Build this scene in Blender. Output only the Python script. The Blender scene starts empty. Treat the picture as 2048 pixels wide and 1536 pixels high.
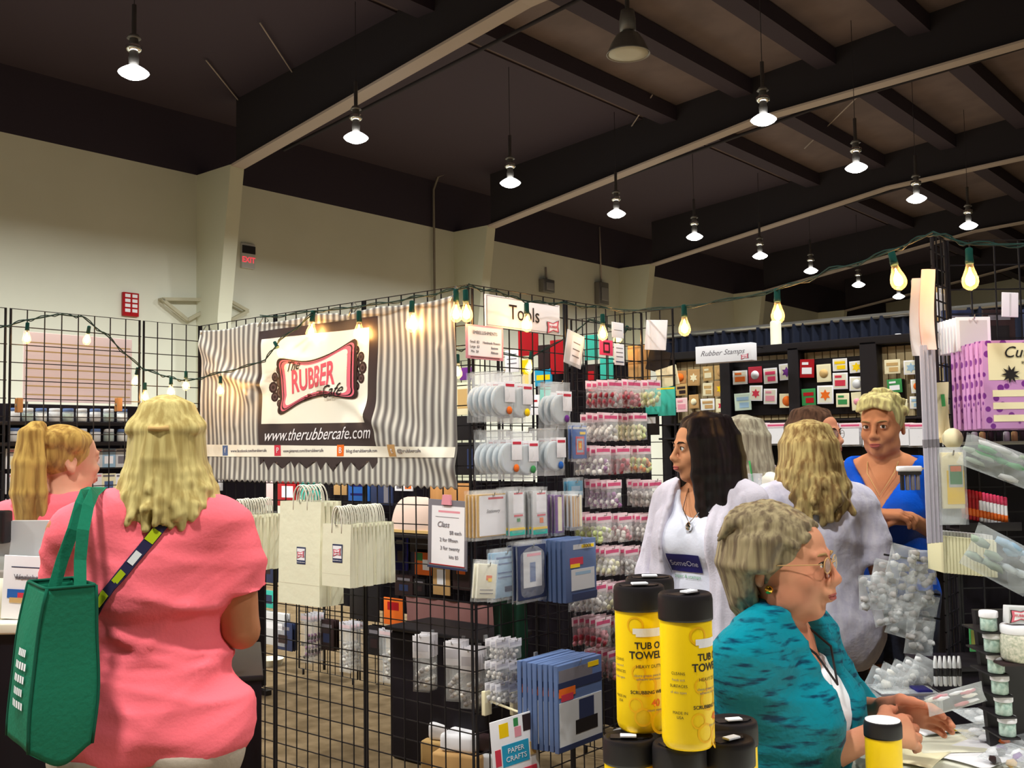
import bpy, bmesh, math, random
import numpy as np
from mathutils import Vector, Matrix, Euler
from mathutils.bvhtree import BVHTree
PI = math.pi
rnd = random.Random(7)
SC = bpy.context.scene
COL = SC.collection

# ---------------------------------------------------------------- camera
FPX, CX, CY = 2050.0, 1024.0, 768.0
_v2 = Vector((2750 - CX, 872 - CY, FPX)).normalized()
_v1 = Vector((-(FPX * FPX + 104 * 165.0) / 1726.0, 165.0, FPX)).normalized()
_X, _Y = -_v1, _v2
_Z = _X.cross(_Y)
RW = Matrix((_X, _Y, _Z))                     # image frame -> world
CAM = Vector((0, 0, 1.5))
cam_data = bpy.data.cameras.new('camera')
cam = bpy.data.objects.new('camera', cam_data)
COL.objects.link(cam)
_r = RW @ Vector((1, 0, 0)); _u = RW @ Vector((0, -1, 0)); _b = RW @ Vector((0, 0, -1))
cam.matrix_world = Matrix(((_r.x, _u.x, _b.x, CAM.x), (_r.y, _u.y, _b.y, CAM.y), (_r.z, _u.z, _b.z, CAM.z), (0, 0, 0, 1)))
cam_data.sensor_width = 36.0
cam_data.lens = FPX / 2048 * 36.0
cam_data.clip_start = 0.05
cam_data.clip_end = 200
SC.camera = cam

# ---------------------------------------------------------------- world, exposure
SC.view_settings.view_transform = 'Standard'
SC.view_settings.look = 'None'
SC.view_settings.gamma = 1.0
SC.view_settings.use_curve_mapping = False
SC.view_settings.exposure = 0.0
world = bpy.data.worlds.new('hall_world')
SC.world = world
world.use_nodes = True
world.node_tree.nodes['Background'].inputs[0].default_value = (0.5, 0.5, 0.55, 1)
world.node_tree.nodes['Background'].inputs[1].default_value = 0.02
LAMP_POWER = 205.0
LAMP_COLOR = (1.0, 1.0, 0.93)
SC.cycles.max_bounces = 6
SC.cycles.diffuse_bounces = 4
SC.cycles.glossy_bounces = 2
SC.cycles.transmission_bounces = 3
SC.cycles.transparent_max_bounces = 24
SC.cycles.caustics_reflective = False
SC.cycles.caustics_refractive = False
SC.cycles.use_denoising = True
SC.cycles.sample_clamp_indirect = 4.0

def ray(px, py):
    return RW @ Vector((px - CX, py - CY, FPX))
def onz(px, py, z):
    d = ray(px, py); return CAM + d * ((z - CAM.z) / d.z)
def onx(px, py, x):
    d = ray(px, py); return CAM + d * (x / d.x)
def ony(px, py, y):
    d = ray(px, py); return CAM + d * (y / d.y)
def at(px, py, depth):
    return CAM + ray(px, py) * (depth / FPX)

# ---------------------------------------------------------------- materials
MATS = {}
def mat(name, col, rough=0.6, metal=0.0, emit=None, es=1.0, alpha=1.0, spec=0.5, bump=None, var=None, trans=0.0):
    """bump=(scale, strength)  var=(scale, colour2, stretch)"""
    if name in MATS: return MATS[name]
    m = bpy.data.materials.new(name); m.use_nodes = True
    nt = m.node_tree; b = nt.nodes['Principled BSDF']
    b.inputs['Base Color'].default_value = (*col, 1)
    b.inputs['Roughness'].default_value = rough
    b.inputs['Metallic'].default_value = metal
    b.inputs['Alpha'].default_value = alpha
    b.inputs['Specular IOR Level'].default_value = spec
    b.inputs['Transmission Weight'].default_value = trans
    if emit:
        b.inputs['Emission Color'].default_value = (*emit, 1)
        b.inputs['Emission Strength'].default_value = es
    tc = None
    if bump or var:
        tc = nt.nodes.new('ShaderNodeTexCoord')
    if var:
        mp = nt.nodes.new('ShaderNodeMapping'); nt.links.new(tc.outputs['Object'], mp.inputs[0])
        mp.inputs['Scale'].default_value = var[2] if len(var) > 2 else (1, 1, 1)
        n = nt.nodes.new('ShaderNodeTexNoise'); n.inputs['Scale'].default_value = var[0]; n.inputs['Detail'].default_value = 3
        nt.links.new(mp.outputs[0], n.inputs['Vector'])
        cr = nt.nodes.new('ShaderNodeValToRGB')
        lo, hi = (var[3] if len(var) > 3 else (0.35, 0.65))
        cr.color_ramp.elements[0].position = lo; cr.color_ramp.elements[0].color = (*col, 1)
        cr.color_ramp.elements[1].position = hi; cr.color_ramp.elements[1].color = (*var[1], 1)
        nt.links.new(n.outputs['Fac'], cr.inputs[0]); nt.links.new(cr.outputs[0], b.inputs['Base Color'])
        if bump == 'var':
            bp = nt.nodes.new('ShaderNodeBump'); bp.inputs['Strength'].default_value = 0.4; bp.inputs['Distance'].default_value = 0.004
            nt.links.new(n.outputs['Fac'], bp.inputs['Height']); nt.links.new(bp.outputs[0], b.inputs['Normal'])
    if bump and bump != 'var':
        n2 = nt.nodes.new('ShaderNodeTexNoise'); n2.inputs['Scale'].default_value = bump[0]; n2.inputs['Detail'].default_value = 2
        nt.links.new(tc.outputs['Object'], n2.inputs['Vector'])
        bp = nt.nodes.new('ShaderNodeBump'); bp.inputs['Strength'].default_value = bump[1]; bp.inputs['Distance'].default_value = 0.01
        nt.links.new(n2.outputs['Fac'], bp.inputs['Height']); nt.links.new(bp.outputs[0], b.inputs['Normal'])
    MATS[name] = m
    return m
def film(name, col=(0.9, 0.92, 0.95), opac=0.18, rough=0.12):
    """thin clear plastic: mostly see-through with a bright gloss"""
    if name in MATS: return MATS[name]
    m = bpy.data.materials.new(name); m.use_nodes = True
    nt = m.node_tree; nt.nodes.clear()
    out = nt.nodes.new('ShaderNodeOutputMaterial')
    tr = nt.nodes.new('ShaderNodeBsdfTransparent')
    pr = nt.nodes.new('ShaderNodeBsdfPrincipled')
    pr.inputs['Base Color'].default_value = (*col, 1); pr.inputs['Roughness'].default_value = rough
    pr.inputs['Specular IOR Level'].default_value = 1.0
    tc = nt.nodes.new('ShaderNodeTexCoord'); n = nt.nodes.new('ShaderNodeTexNoise'); n.inputs['Scale'].default_value = 28
    nt.links.new(tc.outputs['Object'], n.inputs['Vector'])
    bp = nt.nodes.new('ShaderNodeBump'); bp.inputs['Strength'].default_value = 0.8; bp.inputs['Distance'].default_value = 0.01
    nt.links.new(n.outputs['Fac'], bp.inputs['Height']); nt.links.new(bp.outputs[0], pr.inputs['Normal'])
    lw = nt.nodes.new('ShaderNodeLayerWeight'); lw.inputs['Blend'].default_value = 0.25
    ma = nt.nodes.new('ShaderNodeMath'); ma.operation = 'MULTIPLY_ADD'; ma.use_clamp = True
    nt.links.new(lw.outputs['Facing'], ma.inputs[0]); ma.inputs[1].default_value = 0.35; ma.inputs[2].default_value = opac
    mx = nt.nodes.new('ShaderNodeMixShader')
    nt.links.new(ma.outputs[0], mx.inputs[0]); nt.links.new(tr.outputs[0], mx.inputs[1]); nt.links.new(pr.outputs[0], mx.inputs[2])
    nt.links.new(mx.outputs[0], out.inputs[0])
    MATS[name] = m
    return m
def srgb(r, g, b):
    f = lambda c: (c / 255 / 12.92) if c / 255 <= 0.04045 else ((c / 255 + 0.055) / 1.055) ** 2.4
    return (f(r), f(g), f(b))

# ---------------------------------------------------------------- objects
def tag(o, label=None, cat=None, group=None, kind=None):
    if label: o['label'] = label
    if cat: o['category'] = cat
    if group: o['group'] = group
    if kind: o['kind'] = kind
    return o
def thing(name, label, cat, loc=(0, 0, 0), rz=0.0, group=None, rot=None):
    o = bpy.data.objects.new(name, None); COL.objects.link(o)
    o.empty_display_size = 0.05
    o.location = loc
    o.rotation_euler = rot if rot else (0, 0, rz)
    return tag(o, label, cat, group)
def link(name, me, parent=None, mats=None, kind=None):
    o = bpy.data.objects.new(name, me); COL.objects.link(o)
    if parent is not None: o.parent = parent
    if mats is not None and not me.materials:
        for m in (mats if isinstance(mats, (list, tuple)) else [mats]): me.materials.append(m)
    if kind: o['kind'] = kind
    return o
def copy_tree(o, parent=None):
    c = o.copy(); COL.objects.link(c)
    if parent is not None: c.parent = parent
    for ch in list(o.children): copy_tree(ch, c)
    return c

class MB:
    def __init__(s): s.v = []; s.f = []; s.m = []; s.sm = []
    def add(s, vs, fs, m=0, smooth=False):
        n = len(s.v); s.v += [tuple(v) for v in vs]; s.f += [[i + n for i in f] for f in fs]; s.m += [m] * len(fs); s.sm += [smooth] * len(fs)
        return s
    def box(s, lo, hi, m=0, M=None):
        x0, y0, z0 = lo; x1, y1, z1 = hi
        vs = [Vector(p) for p in ((x0,y0,z0),(x1,y0,z0),(x1,y1,z0),(x0,y1,z0),(x0,y0,z1),(x1,y0,z1),(x1,y1,z1),(x0,y1,z1))]
        if M is not None: vs = [M @ v for v in vs]
        return s.add(vs, [(0,3,2,1),(4,5,6,7),(0,1,5,4),(1,2,6,5),(2,3,7,6),(3,0,4,7)], m)
    def bbox(s, lo, hi, b, m=0, M=None):
        """box with bevelled vertical and horizontal edges (12-edge chamfer)"""
        bm = bmesh.new(); bmesh.ops.create_cube(bm, size=1)
        for v in bm.verts:
            v.co = Vector([(lo[i] + hi[i]) / 2 + v.co[i] * (hi[i] - lo[i]) for i in range(3)])
        bmesh.ops.bevel(bm, geom=bm.edges[:], offset=b, segments=2, affect='EDGES', profile=0.6)
        vs = [v.co.copy() for v in bm.verts]
        if M is not None: vs = [M @ v for v in vs]
        bm.verts.index_update()
        s.add(vs, [[v.index for v in f.verts] for f in bm.faces], m, True); bm.free()
        return s
    def tube(s, pts, r, n=6, m=0, closed=False, cap=True, smooth=True):
        pts = [Vector(p) for p in pts]; rs = r if isinstance(r, (list, tuple)) else [r] * len(pts)
        vs = []; fs = []; N = len(pts); prev = None
        for i, p in enumerate(pts):
            if closed: t = pts[(i + 1) % N] - pts[i - 1]
            else: t = pts[min(i + 1, N - 1)] - pts[max(i - 1, 0)]
            t.normalize()
            if prev is None:
                a = Vector((0, 0, 1)) if abs(t.z) < .9 else Vector((1, 0, 0)); u = t.cross(a).normalized()
            else:
                u = (prev - t * prev.dot(t)).normalized()
            prev = u; w = t.cross(u)
            for k in range(n):
                a = 2 * PI * (k + .5) / n; vs.append(p + (u * math.cos(a) + w * math.sin(a)) * rs[i])
        for i in range(N if closed else N - 1):
            for k in range(n):
                a = i * n + k; b = i * n + (k + 1) % n; c = ((i + 1) % N) * n + (k + 1) % n; d = ((i + 1) % N) * n + k
                fs.append((a, b, c, d))
        if cap and not closed:
            fs.append(list(range(n))[::-1]); fs.append([(N - 1) * n + k for k in range(n)])
        return s.add(vs, fs, m, smooth)
    def lathe(s, prof, n=20, m=0, M=None, closed=False):
        vs = []; fs = []
        for r, z in prof:
            for k in range(n):
                a = 2 * PI * k / n; vs.append(Vector((r * math.cos(a), r * math.sin(a), z)))
        P = len(prof)
        for i in range(P - 1):
            for k in range(n):
                fs.append((i*n+k, i*n+(k+1)%n, (i+1)*n+(k+1)%n, (i+1)*n+k))
        if not closed:
            fs.append(list(range(n))[::-1]); fs.append([(P-1)*n+k for k in range(n)])
        if M is not None: vs = [M @ v for v in vs]
        return s.add(vs, fs, m, True)
    def prism(s, pts, d, m=0, M=None):
        """2D outline (x,z) extruded along y from 0 to d"""
        n = len(pts); vs = [Vector((x, 0, z)) for x, z in pts] + [Vector((x, d, z)) for x, z in pts]
        if M is not None: vs = [M @ v for v in vs]
        fs = [list(range(n)), list(range(n, 2*n))[::-1]] + [(i, i+n, (i+1)%n+n, (i+1)%n) for i in range(n)]
        return s.add(vs, fs, m)
    def grid(s, f, nu, nv, m=0, closed_u=False, smooth=True):
        vs = [f(i / nu, j / nv) for j in range(nv + 1) for i in range(nu + (0 if closed_u else 1))]
        W = nu if closed_u else nu + 1; fs = []
        for j in range(nv):
            for i in range(nu):
                a = j*W+i; b = j*W+(i+1)%W; fs.append((a, b, b+W, a+W))
        return s.add(vs, fs, m, smooth)
    def ribbon(s, pts, w, th, nrm, m=0):
        """flat strap along pts; nrm = list of outward normals"""
        vs = []; fs = []; N = len(pts)
        for i in range(N):
            p = Vector(pts[i]); t = (Vector(pts[min(i+1,N-1)]) - Vector(pts[max(i-1,0)])).normalized()
            n = Vector(nrm[i]).normalized() if isinstance(nrm, list) else Vector(nrm).normalized()
            sd = t.cross(n).normalized(); n = sd.cross(t).normalized()
            for a, b in ((-1,0),(1,0),(1,1),(-1,1)):
                vs.append(p + sd * (a * w / 2) + n * (b * th))
        for i in range(N-1):
            for k in range(4):
                fs.append((i*4+k, i*4+(k+1)%4, i*4+4+(k+1)%4, i*4+4+k))
        fs += [(0,3,2,1), ((N-1)*4,(N-1)*4+1,(N-1)*4+2,(N-1)*4+3)]
        return s.add(vs, fs, m, False)
    def mesh(s, name):
        me = bpy.data.meshes.new(name); me.from_pydata(s.v, [], s.f)
        me.polygons.foreach_set('material_index', s.m)
        me.polygons.foreach_set('use_smooth', s.sm); me.update()
        return me
    def build(s, name, mats, parent=None, kind=None):
        return link(name, s.mesh(name), parent, mats, kind)

def textmesh(body, size, shear=0.0, align='CENTER', spacing=1.0, extrude=0.0003, bold=0.0):
    cu = bpy.data.curves.new('txt', 'FONT'); cu.body = body; cu.size = size; cu.shear = shear
    cu.align_x = align; cu.align_y = 'CENTER'; cu.space_character = spacing; cu.extrude = extrude; cu.offset = bold
    cu.resolution_u = 3
    o = bpy.data.objects.new('txt', cu); COL.objects.link(o)
    dg = bpy.context.evaluated_depsgraph_get()
    me = bpy.data.meshes.new_from_object(o.evaluated_get(dg)); me.name = 'lettering'
    bpy.data.objects.remove(o); bpy.data.curves.remove(cu)
    return me
RX90 = Matrix.Rotation(PI / 2, 4, 'X')
def text(body, size, m, parent, loc, shear=0.0, align='CENTER', spacing=1.0, rot=None, name='lettering', bold=0.0):
    """upright lettering that faces local -Y"""
    me = textmesh(body, size, shear, align, spacing, bold=bold)
    o = link(name, me, parent); me.materials.clear(); me.materials.append(m)
    o.location = loc; o.rotation_euler = rot or (PI / 2, 0, 0)
    return o
# ---------------------------------------------------------------- signed distance modelling (organic shapes)
class Sdf:
    def __init__(s): s.ops = []; s.M = Matrix.Identity(4); s.tagname = ''
    def rc(s, a, b, r1, r2, k=.02, cap=None, sub=False):
        s.ops.append(['rc', s.M @ Vector(a), s.M @ Vector(b), r1, r2, k, cap, sub, s.tagname]); return s
    def el(s, c, r, k=.02, sub=False, R=None):
        Rm = s.M.to_quaternion().to_matrix() @ (R if R is not None else Matrix.Identity(3))
        s.ops.append(['el', s.M @ Vector(c), Vector(r), Rm, None, k, None, sub, s.tagname]); return s
    def ch(s, pts, rs, k=.02):
        for i in range(len(pts) - 1): s.rc(pts[i], pts[i+1], rs[i], rs[i+1], k)
        return s
    def take(s, other, tags, off=0.0, k=None):
        for o in other.ops:
            if o[8] in tags and not o[7]:
                n = list(o)
                if n[0] == 'rc': n[3] += off; n[4] += off
                else: n[2] = n[2] + Vector((off, off, off))
                if k is not None: n[5] = k
                s.ops.append(n)
        return s

def axis(lo, hi, coarse, fines):
    """non-uniform coordinates: coarse step, fine step inside the given intervals [(a,b,step)]"""
    out = [lo]; x = lo
    while x < hi:
        st = coarse
        for a, b, f in fines:
            if a - coarse <= x <= b: st = min(st, f)
        x += st; out.append(x)
    return np.array(out, dtype=np.float32)

def sdf_eval(ops, X, Y, Z, far=.15):
    F = np.full((len(X), len(Y), len(Z)), far, dtype=np.float32)
    for o in ops:
        kind, k, cap, sub = o[0], o[5], o[6], o[7]
        if kind == 'rc':
            a, b, r1, r2 = o[1:5]; R = max(r1, r2) + k + .012
            lo = [min(a[i], b[i]) - R for i in range(3)]; hi = [max(a[i], b[i]) + R for i in range(3)]
        else:
            c, r, Rm = o[1:4]
            e = [math.sqrt(sum((Rm[i][j] * r[j]) ** 2 for j in range(3))) + k + .012 for i in range(3)]
            lo = [c[i] - e[i] for i in range(3)]; hi = [c[i] + e[i] for i in range(3)]
        sl = []
        for ax, A in enumerate((X, Y, Z)):
            i0 = int(np.searchsorted(A, lo[ax])); i1 = int(np.searchsorted(A, hi[ax]))
            sl.append(slice(max(0, i0 - 1), i1 + 1))
        if any(q.stop <= q.start for q in sl): continue
        x = X[sl[0]][:, None, None]; y = Y[sl[1]][None, :, None]; z = Z[sl[2]][None, None, :]
        if kind == 'rc':
            d = b - a; L2 = max(d.dot(d), 1e-9)
            px, py, pz = x - a.x, y - a.y, z - a.z
            t = (px * d.x + py * d.y + pz * d.z) / L2
            tc = np.clip(t, 0, 1)
            D = np.sqrt((px - d.x * tc) ** 2 + (py - d.y * tc) ** 2 + (pz - d.z * tc) ** 2) - (r1 + (r2 - r1) * tc)
            if cap:
                L = math.sqrt(L2); D = np.maximum(D, (t - 1) * L)
        else:
            px, py, pz = x - c.x, y - c.y, z - c.z
            q = [px * Rm[0][j] + py * Rm[1][j] + pz * Rm[2][j] for j in range(3)]
            k0 = np.sqrt(sum((q[j] / r[j]) ** 2 for j in range(3)))
            k1 = np.sqrt(sum((q[j] / (r[j] ** 2)) ** 2 for j in range(3))) + 1e-9
            D = k0 * (k0 - 1) / k1
        f = F[sl[0], sl[1], sl[2]]
        if sub:
            h = np.clip(.5 - .5 * (f + D) / k, 0, 1) if k > 0 else (f < -D) * 1.0
            f2 = f * (1 - h) + (-D) * h + k * h * (1 - h)
        elif k > 0:
            h = np.clip(.5 + .5 * (f - D) / k, 0, 1)
            f2 = f * (1 - h) + D * h - k * h * (1 - h)
        else:
            f2 = np.minimum(f, D)
        F[sl[0], sl[1], sl[2]] = f2
    return F

def nets(F, X, Y, Z):
    ins = F < 0
    c = ins[:-1, :-1, :-1].astype(np.int8)
    for dx in (0, 1):
        for dy in (0, 1):
            for dz in (0, 1):
                if dx or dy or dz: c = c + ins[dx:ins.shape[0]-1+dx, dy:ins.shape[1]-1+dy, dz:ins.shape[2]-1+dz]
    ai, aj, ak = np.nonzero((c > 0) & (c < 8))
    n = len(ai); idm = np.full(c.shape, -1, dtype=np.int32); idm[ai, aj, ak] = np.arange(n)
    acc = np.zeros((n, 3)); cnt = np.zeros(n)
    A = (X, Y, Z)
    corners = [(a, b, d) for a in (0, 1) for b in (0, 1) for d in (0, 1)]
    for p in corners:
        for ax in range(3):
            if p[ax] == 0:
                q = list(p); q[ax] = 1
                f0 = F[ai+p[0], aj+p[1], ak+p[2]]; f1 = F[ai+q[0], aj+q[1], ak+q[2]]
                m = (f0 < 0) != (f1 < 0)
                t = np.where(m, f0 / np.where(m, f0 - f1, 1), 0)
                P0 = np.stack([X[ai+p[0]], Y[aj+p[1]], Z[ak+p[2]]], 1); P1 = np.stack([X[ai+q[0]], Y[aj+q[1]], Z[ak+q[2]]], 1)
                acc += np.where(m[:, None], P0 + (P1 - P0) * t[:, None], 0); cnt += m
    V = acc / cnt[:, None]
    faces = []
    S = ins.shape
    for ax in range(3):
        o1, o2 = [(1, 2), (2, 0), (0, 1)][ax]
        sl0 = [slice(0, None)] * 3; sl1 = [slice(0, None)] * 3
        sl0[ax] = slice(0, -1); sl1[ax] = slice(1, None)
        a = ins[tuple(sl0)]; b = ins[tuple(sl1)]
        e = np.nonzero(a != b); e = [np.array(q) for q in e]
        ok = (e[o1] > 0) & (e[o2] > 0) & (e[o1] < S[o1] - 1) & (e[o2] < S[o2] - 1)
        e = [q[ok] for q in e]
        inside = a[e[0], e[1], e[2]]
        def cell(d1, d2):
            q = [x.copy() for x in e]; q[o1] = q[o1] + d1; q[o2] = q[o2] + d2
            return idm[q[0], q[1], q[2]]
        Q = np.stack([cell(-1, -1), cell(0, -1), cell(0, 0), cell(-1, 0)], 1)
        Q[~inside] = Q[~inside][:, ::-1]
        faces.append(Q)
    Q = np.concatenate(faces); Q = Q[(Q >= 0).all(1)]
    return V, Q

def vnormals(V, Q):
    n = np.cross(V[Q[:, 2]] - V[Q[:, 0]], V[Q[:, 3]] - V[Q[:, 1]])
    N = np.zeros_like(V)
    for k in range(4): np.add.at(N, Q[:, k], n)
    return N / (np.linalg.norm(N, axis=1)[:, None] + 1e-12)

def sdf_mesh(name, ops, bounds, coarse=.012, fx=(), fy=(), fz=(), clips=(), disp=None):
    X = axis(bounds[0], bounds[1], coarse, fx); Y = axis(bounds[2], bounds[3], coarse, fy); Z = axis(bounds[4], bounds[5], coarse, fz)
    F = sdf_eval(ops, X, Y, Z)
    x = X[:, None, None]; y = Y[None, :, None]; z = Z[None, None, :]
    for cfun in clips: F = np.maximum(F, cfun(x, y, z)).astype(np.float32)
    V, Q = nets(F, X, Y, Z)
    if disp is not None:
        N = vnormals(V, Q); V = V + N * disp(V)[:, None]
    me = bpy.data.meshes.new(name)
    me.vertices.add(len(V)); me.vertices.foreach_set('co', V.astype(np.float32).ravel())
    me.loops.add(len(Q) * 4); me.loops.foreach_set('vertex_index', Q.astype(np.int32).ravel())
    me.polygons.add(len(Q)); me.polygons.foreach_set('loop_start', np.arange(0, len(Q) * 4, 4, dtype=np.int32))
    me.polygons.foreach_set('loop_total', np.full(len(Q), 4, dtype=np.int32))
    me.polygons.foreach_set('use_smooth', np.ones(len(Q), dtype=bool))
    me.update(calc_edges=True); me.validate()
    return me

# ---------------------------------------------------------------- people
def hand_ops(S, wrist, fwd, nrm, side, curl=.5, s=1.0, spread=.1):
    """side: +1/-1 where the thumb leaves; nrm = direction the palm faces"""
    f = Vector(fwd).normalized(); n = Vector(nrm); n = (n - f * n.dot(f)).normalized(); t = f.cross(n) * side
    w = Vector(wrist)
    for q, L in ((-.026, .078), (-.009, .084), (.009, .085), (.024, .080)):
        S.rc(w + t * q * .6 * s, w + (t * q + f * L) * s, .017 * s, .0125 * s, .012)
    for q, L in ((-.030, .058), (-.0105, .072), (.0095, .078), (.029, .070)):
        b = w + (t * q + f * (.078 if abs(q) > .02 else .086)) * s
        d1 = (f * math.cos(curl * .6) + n * math.sin(curl * .6) + t * (q * spread * 10)).normalized()
        d2 = (f * math.cos(curl * 1.6) + n * math.sin(curl * 1.6) + t * (q * spread * 6)).normalized()
        d3 = (f * math.cos(curl * 2.4) + n * math.sin(curl * 2.4)).normalized()
        p1 = b + d1 * L * .45 * s; p2 = p1 + d2 * L * .32 * s; p3 = p2 + d3 * L * .25 * s
        S.ch([b, p1, p2, p3], [.0098 * s, .009 * s, .0082 * s, .007 * s], .004)
    b = w + (t * .022 + f * .018) * s
    d = (f * .75 + t * .62 + n * .25).normalized(); d2 = (f * .95 + t * .2 + n * .3).normalized()
    S.ch([b, b + d * .04 * s, b + d * .04 * s + d2 * .03 * s, b + d * .04 * s + d2 * .054 * s], [.016 * s, .0125 * s, .010 * s, .0075 * s], .008)

def person(name, label, px, py_top, depth, turn, P):
    """P: dict of build options; local frame faces -Y, person's right is -X"""
    top = at(px, py_top, depth)
    toc = Vector((-top.x, -top.y)).normalized(); a = math.radians(turn)
    g = Vector((toc.x * math.cos(a) - toc.y * math.sin(a), toc.x * math.sin(a) + toc.y * math.cos(a)))
    phi = math.atan2(g.x, -g.y)
    seat = P.get('seat', 0.0)
    s = P.get('s') or (top.z - .02) / 1.65
    w = P.get('w', 1.0); bel = P.get('belly', 0.0); bust = P.get('bust', 1.0)
    dz = top.z - .02 - 1.65 * s if seat else 0.0
    hp = Vector(P.get('head_off', (0, 0, 0)))
    hl = Vector((0, -.025, 1.535)) * s + hp
    # put the head where the photograph has it
    off = Matrix.Rotation(phi, 3, 'Z') @ Vector((hl.x, hl.y, 0))
    root = thing(name, label, 'person', (top.x - off.x, top.y - off.y, dz), phi)
    Rz = Matrix.Rotation(-phi, 3, 'Z')
    def loc(v):
        return Rz @ (at(*v[1:]) - root.location) if v[0] == 'px' else Vector(v) * s
    S = Sdf()
    lean = P.get('lean', 0.0)      # forward lean of the trunk
    def T(x, y, z):                # torso point with lean
        q = max(0, z - .95); return (x * s, (y - lean * q) * s, z * s)
    S.tagname = 'hip'
    S.el(T(0, .01, .93), (.170 * w * s, .125 * w * s, .12 * s), .05)
    S.el(T(.08 * w, .055, .88), (.085 * w * s, .085 * w * s, .09 * s), .04); S.el(T(-.08 * w, .055, .88), (.085 * w * s, .085 * w * s, .09 * s), .04)
    S.tagname = 'torso'
    S.el(T(0, -.01 - bel * .4, 1.05), ((.142 + bel) * w * s, (.105 + bel) * w * s, .14 * s), .05)
    S.el(T(0, .0, 1.23), (.150 * w * s, .108 * w * s, .17 * s), .05)
    S.rc(T(-.125 * w, .015, 1.355), T(.125 * w, .015, 1.355), .052 * s, .052 * s, .05)
    S.rc(T(-.06 * w, .02, 1.385), T(.06 * w, .02, 1.385), .045 * s, .045 * s, .05)
    for q in (-1, 1):
        S.el(T(q * .075 * w, -.085 * w, 1.215), (.068 * bust * s, .062 * bust * s, .068 * bust * s), .04)
    S.tagname = 'neck'
    S.rc(T(0, .012, 1.37), (hl.x, hl.y + .018 * s, hl.z - .06 * s), .054 * s, .050 * s, .03)
    # arms
    A = P.get('arms', {})
    arm = {}
    for q, nm in ((-1, 'R'), (1, 'L')):
        S.tagname = 'arm' + nm
        sh = Vector(T(q * .168 * w, .015, 1.352))
        d = A.get(nm)
        if d: el_, wr = loc(d[0]), loc(d[1])
        else: el_, wr = Vector((q * .225 * w * s, .035 * s, 1.075 * s)), Vector((q * .215 * w * s, -.06 * s, .85 * s))
        arm[nm] = (sh, el_, wr)
        ar = P.get('arm_r', 1.0)
        S.rc(sh, el_, .050 * s * ar, .038 * s * ar, .03); S.rc(el_, wr, .038 * s * ar, .024 * s, .012)
        S.tagname = 'hand'
        fw = ((loc(d[2]) - wr) if d[2][0] == 'px' else Vector(d[2])) if d and len(d) > 2 else (wr - el_)
        nr = Vector(d[3]) if d and len(d) > 3 else Vector((-q, 0, 0))
        cu = d[4] if d and len(d) > 4 else .5
        hand_ops(S, wr, fw, nr, P.get('thumb' + nm, 1 if q < 0 else -1), cu, s)
    # legs
    S.tagname = 'leg'
    for q in (-1, 1):
        if seat:
            kn = Vector((q * .11, -.44, seat + .06)); an = Vector((q * .11, -.40, .09)); kn.z -= dz; an.z -= dz
            hip = Vector((q * .09 * w * s, 0, .90 * s))
        else:
            kn = Vector((q * .095 * w * s, -.01, .49 * s)); an = Vector((q * .09 * w * s, .02, .085 * s)); hip = Vector((q * .09 * w * s, .0, .88 * s))
        S.rc(hip, kn, .088 * w * s, .056 * s, .03)
        S.rc(kn, (kn + an) / 2 + Vector((0, .012, 0)), .054 * s, .052 * s, .02); S.rc((kn + an) / 2 + Vector((0, .012, 0)), an, .052 * s, .034 * s, .02)
        ft = an + Vector((0, -.02, -.045 * s)); S.rc(an + Vector((0, .03 * s, -.05 * s)), ft + Vector((0, -.13 * s, -.012 * s)), .034 * s, .026 * s, .02)
    # head
    hs = P.get('hs', 1.0) * s
    Mh = Matrix.Translation(hl) @ Matrix.Rotation(math.radians(P.get('yaw', 0)), 4, 'Z') @ Matrix.Rotation(math.radians(P.get('pitch', 0)), 4, 'X') @ Matrix.Rotation(math.radians(P.get('roll', 0)), 4, 'Y') @ Matrix.Scale(hs, 4)
    S.M = Mh; S.tagname = 'head'
    def el(c, r, k=.02, sub=False): S.el(c, [q * hs for q in r], k * hs, sub)
    def rc(a_, b_, r1, r2, k=.02): S.rc(a_, b_, r1 * hs, r2 * hs, k * hs)
    jw = P.get('jaw', 1.0)
    S2 = S
    el((0, .012, .030), (.073, .092, .084)); el((0, -.030, -.028), (.060 * jw, .060, .076), .03)
    el((0, -.052, .045), (.054, .035, .045), .025)
    el((0, -.062, -.088), (.026 * jw, .024, .020), .025)
    for q in (-1, 1):
        el((q * .036, -.062, -.022), (.024, .022, .024), .02)
        el((q * .043 * jw, -.02, -.068), (.018, .030, .022), .03)
        el((q * .031, -.102, .012), (.019, .017, .013), .012, True)
        el((q * .031, -.0775, .012), (.0178, .0172, .0172), .004); el((q * .031, -.100, .0105), (.0130, .015, .0052), .001, True)
        rc((q * .014, -.091, .031), (q * .046, -.080, .030), .007, .006, .014)
        el((q * .0115, -.103, -.026), (.0085, .011, .008), .006)
        # ear
        S.M = Mh @ Matrix.Rotation(q * .25, 4, 'Z')
        el((q * .074, .018, -.002), (.008, .019, .030), .006); el((q * .081, .018, .002), (.005, .010, .016), .004, True); el((q * .073, .013, -.028), (.007, .009, .010), .006)
        S.M = Mh
    rc((0, -.092, .020), (0, -.112, -.018), .0075, .0095, .012); el((0, -.113, -.022), (.0105, .010, .0095), .008)
    el((0, -.092, -.050), (.022, .016, .016), .02)
    el((0, -.101, -.0505), (.020, .008, .0055), .007); el((0, -.099, -.0625), (.017, .008, .0065), .007)
    rc((-.022, -.104, -.0565), (.022, -.104, -.0565), .0012, .0012, .003)
    S.ops[-1][7] = True
    S.M = Matrix.Identity(4)
    fine = P.get('fine', .005)
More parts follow.
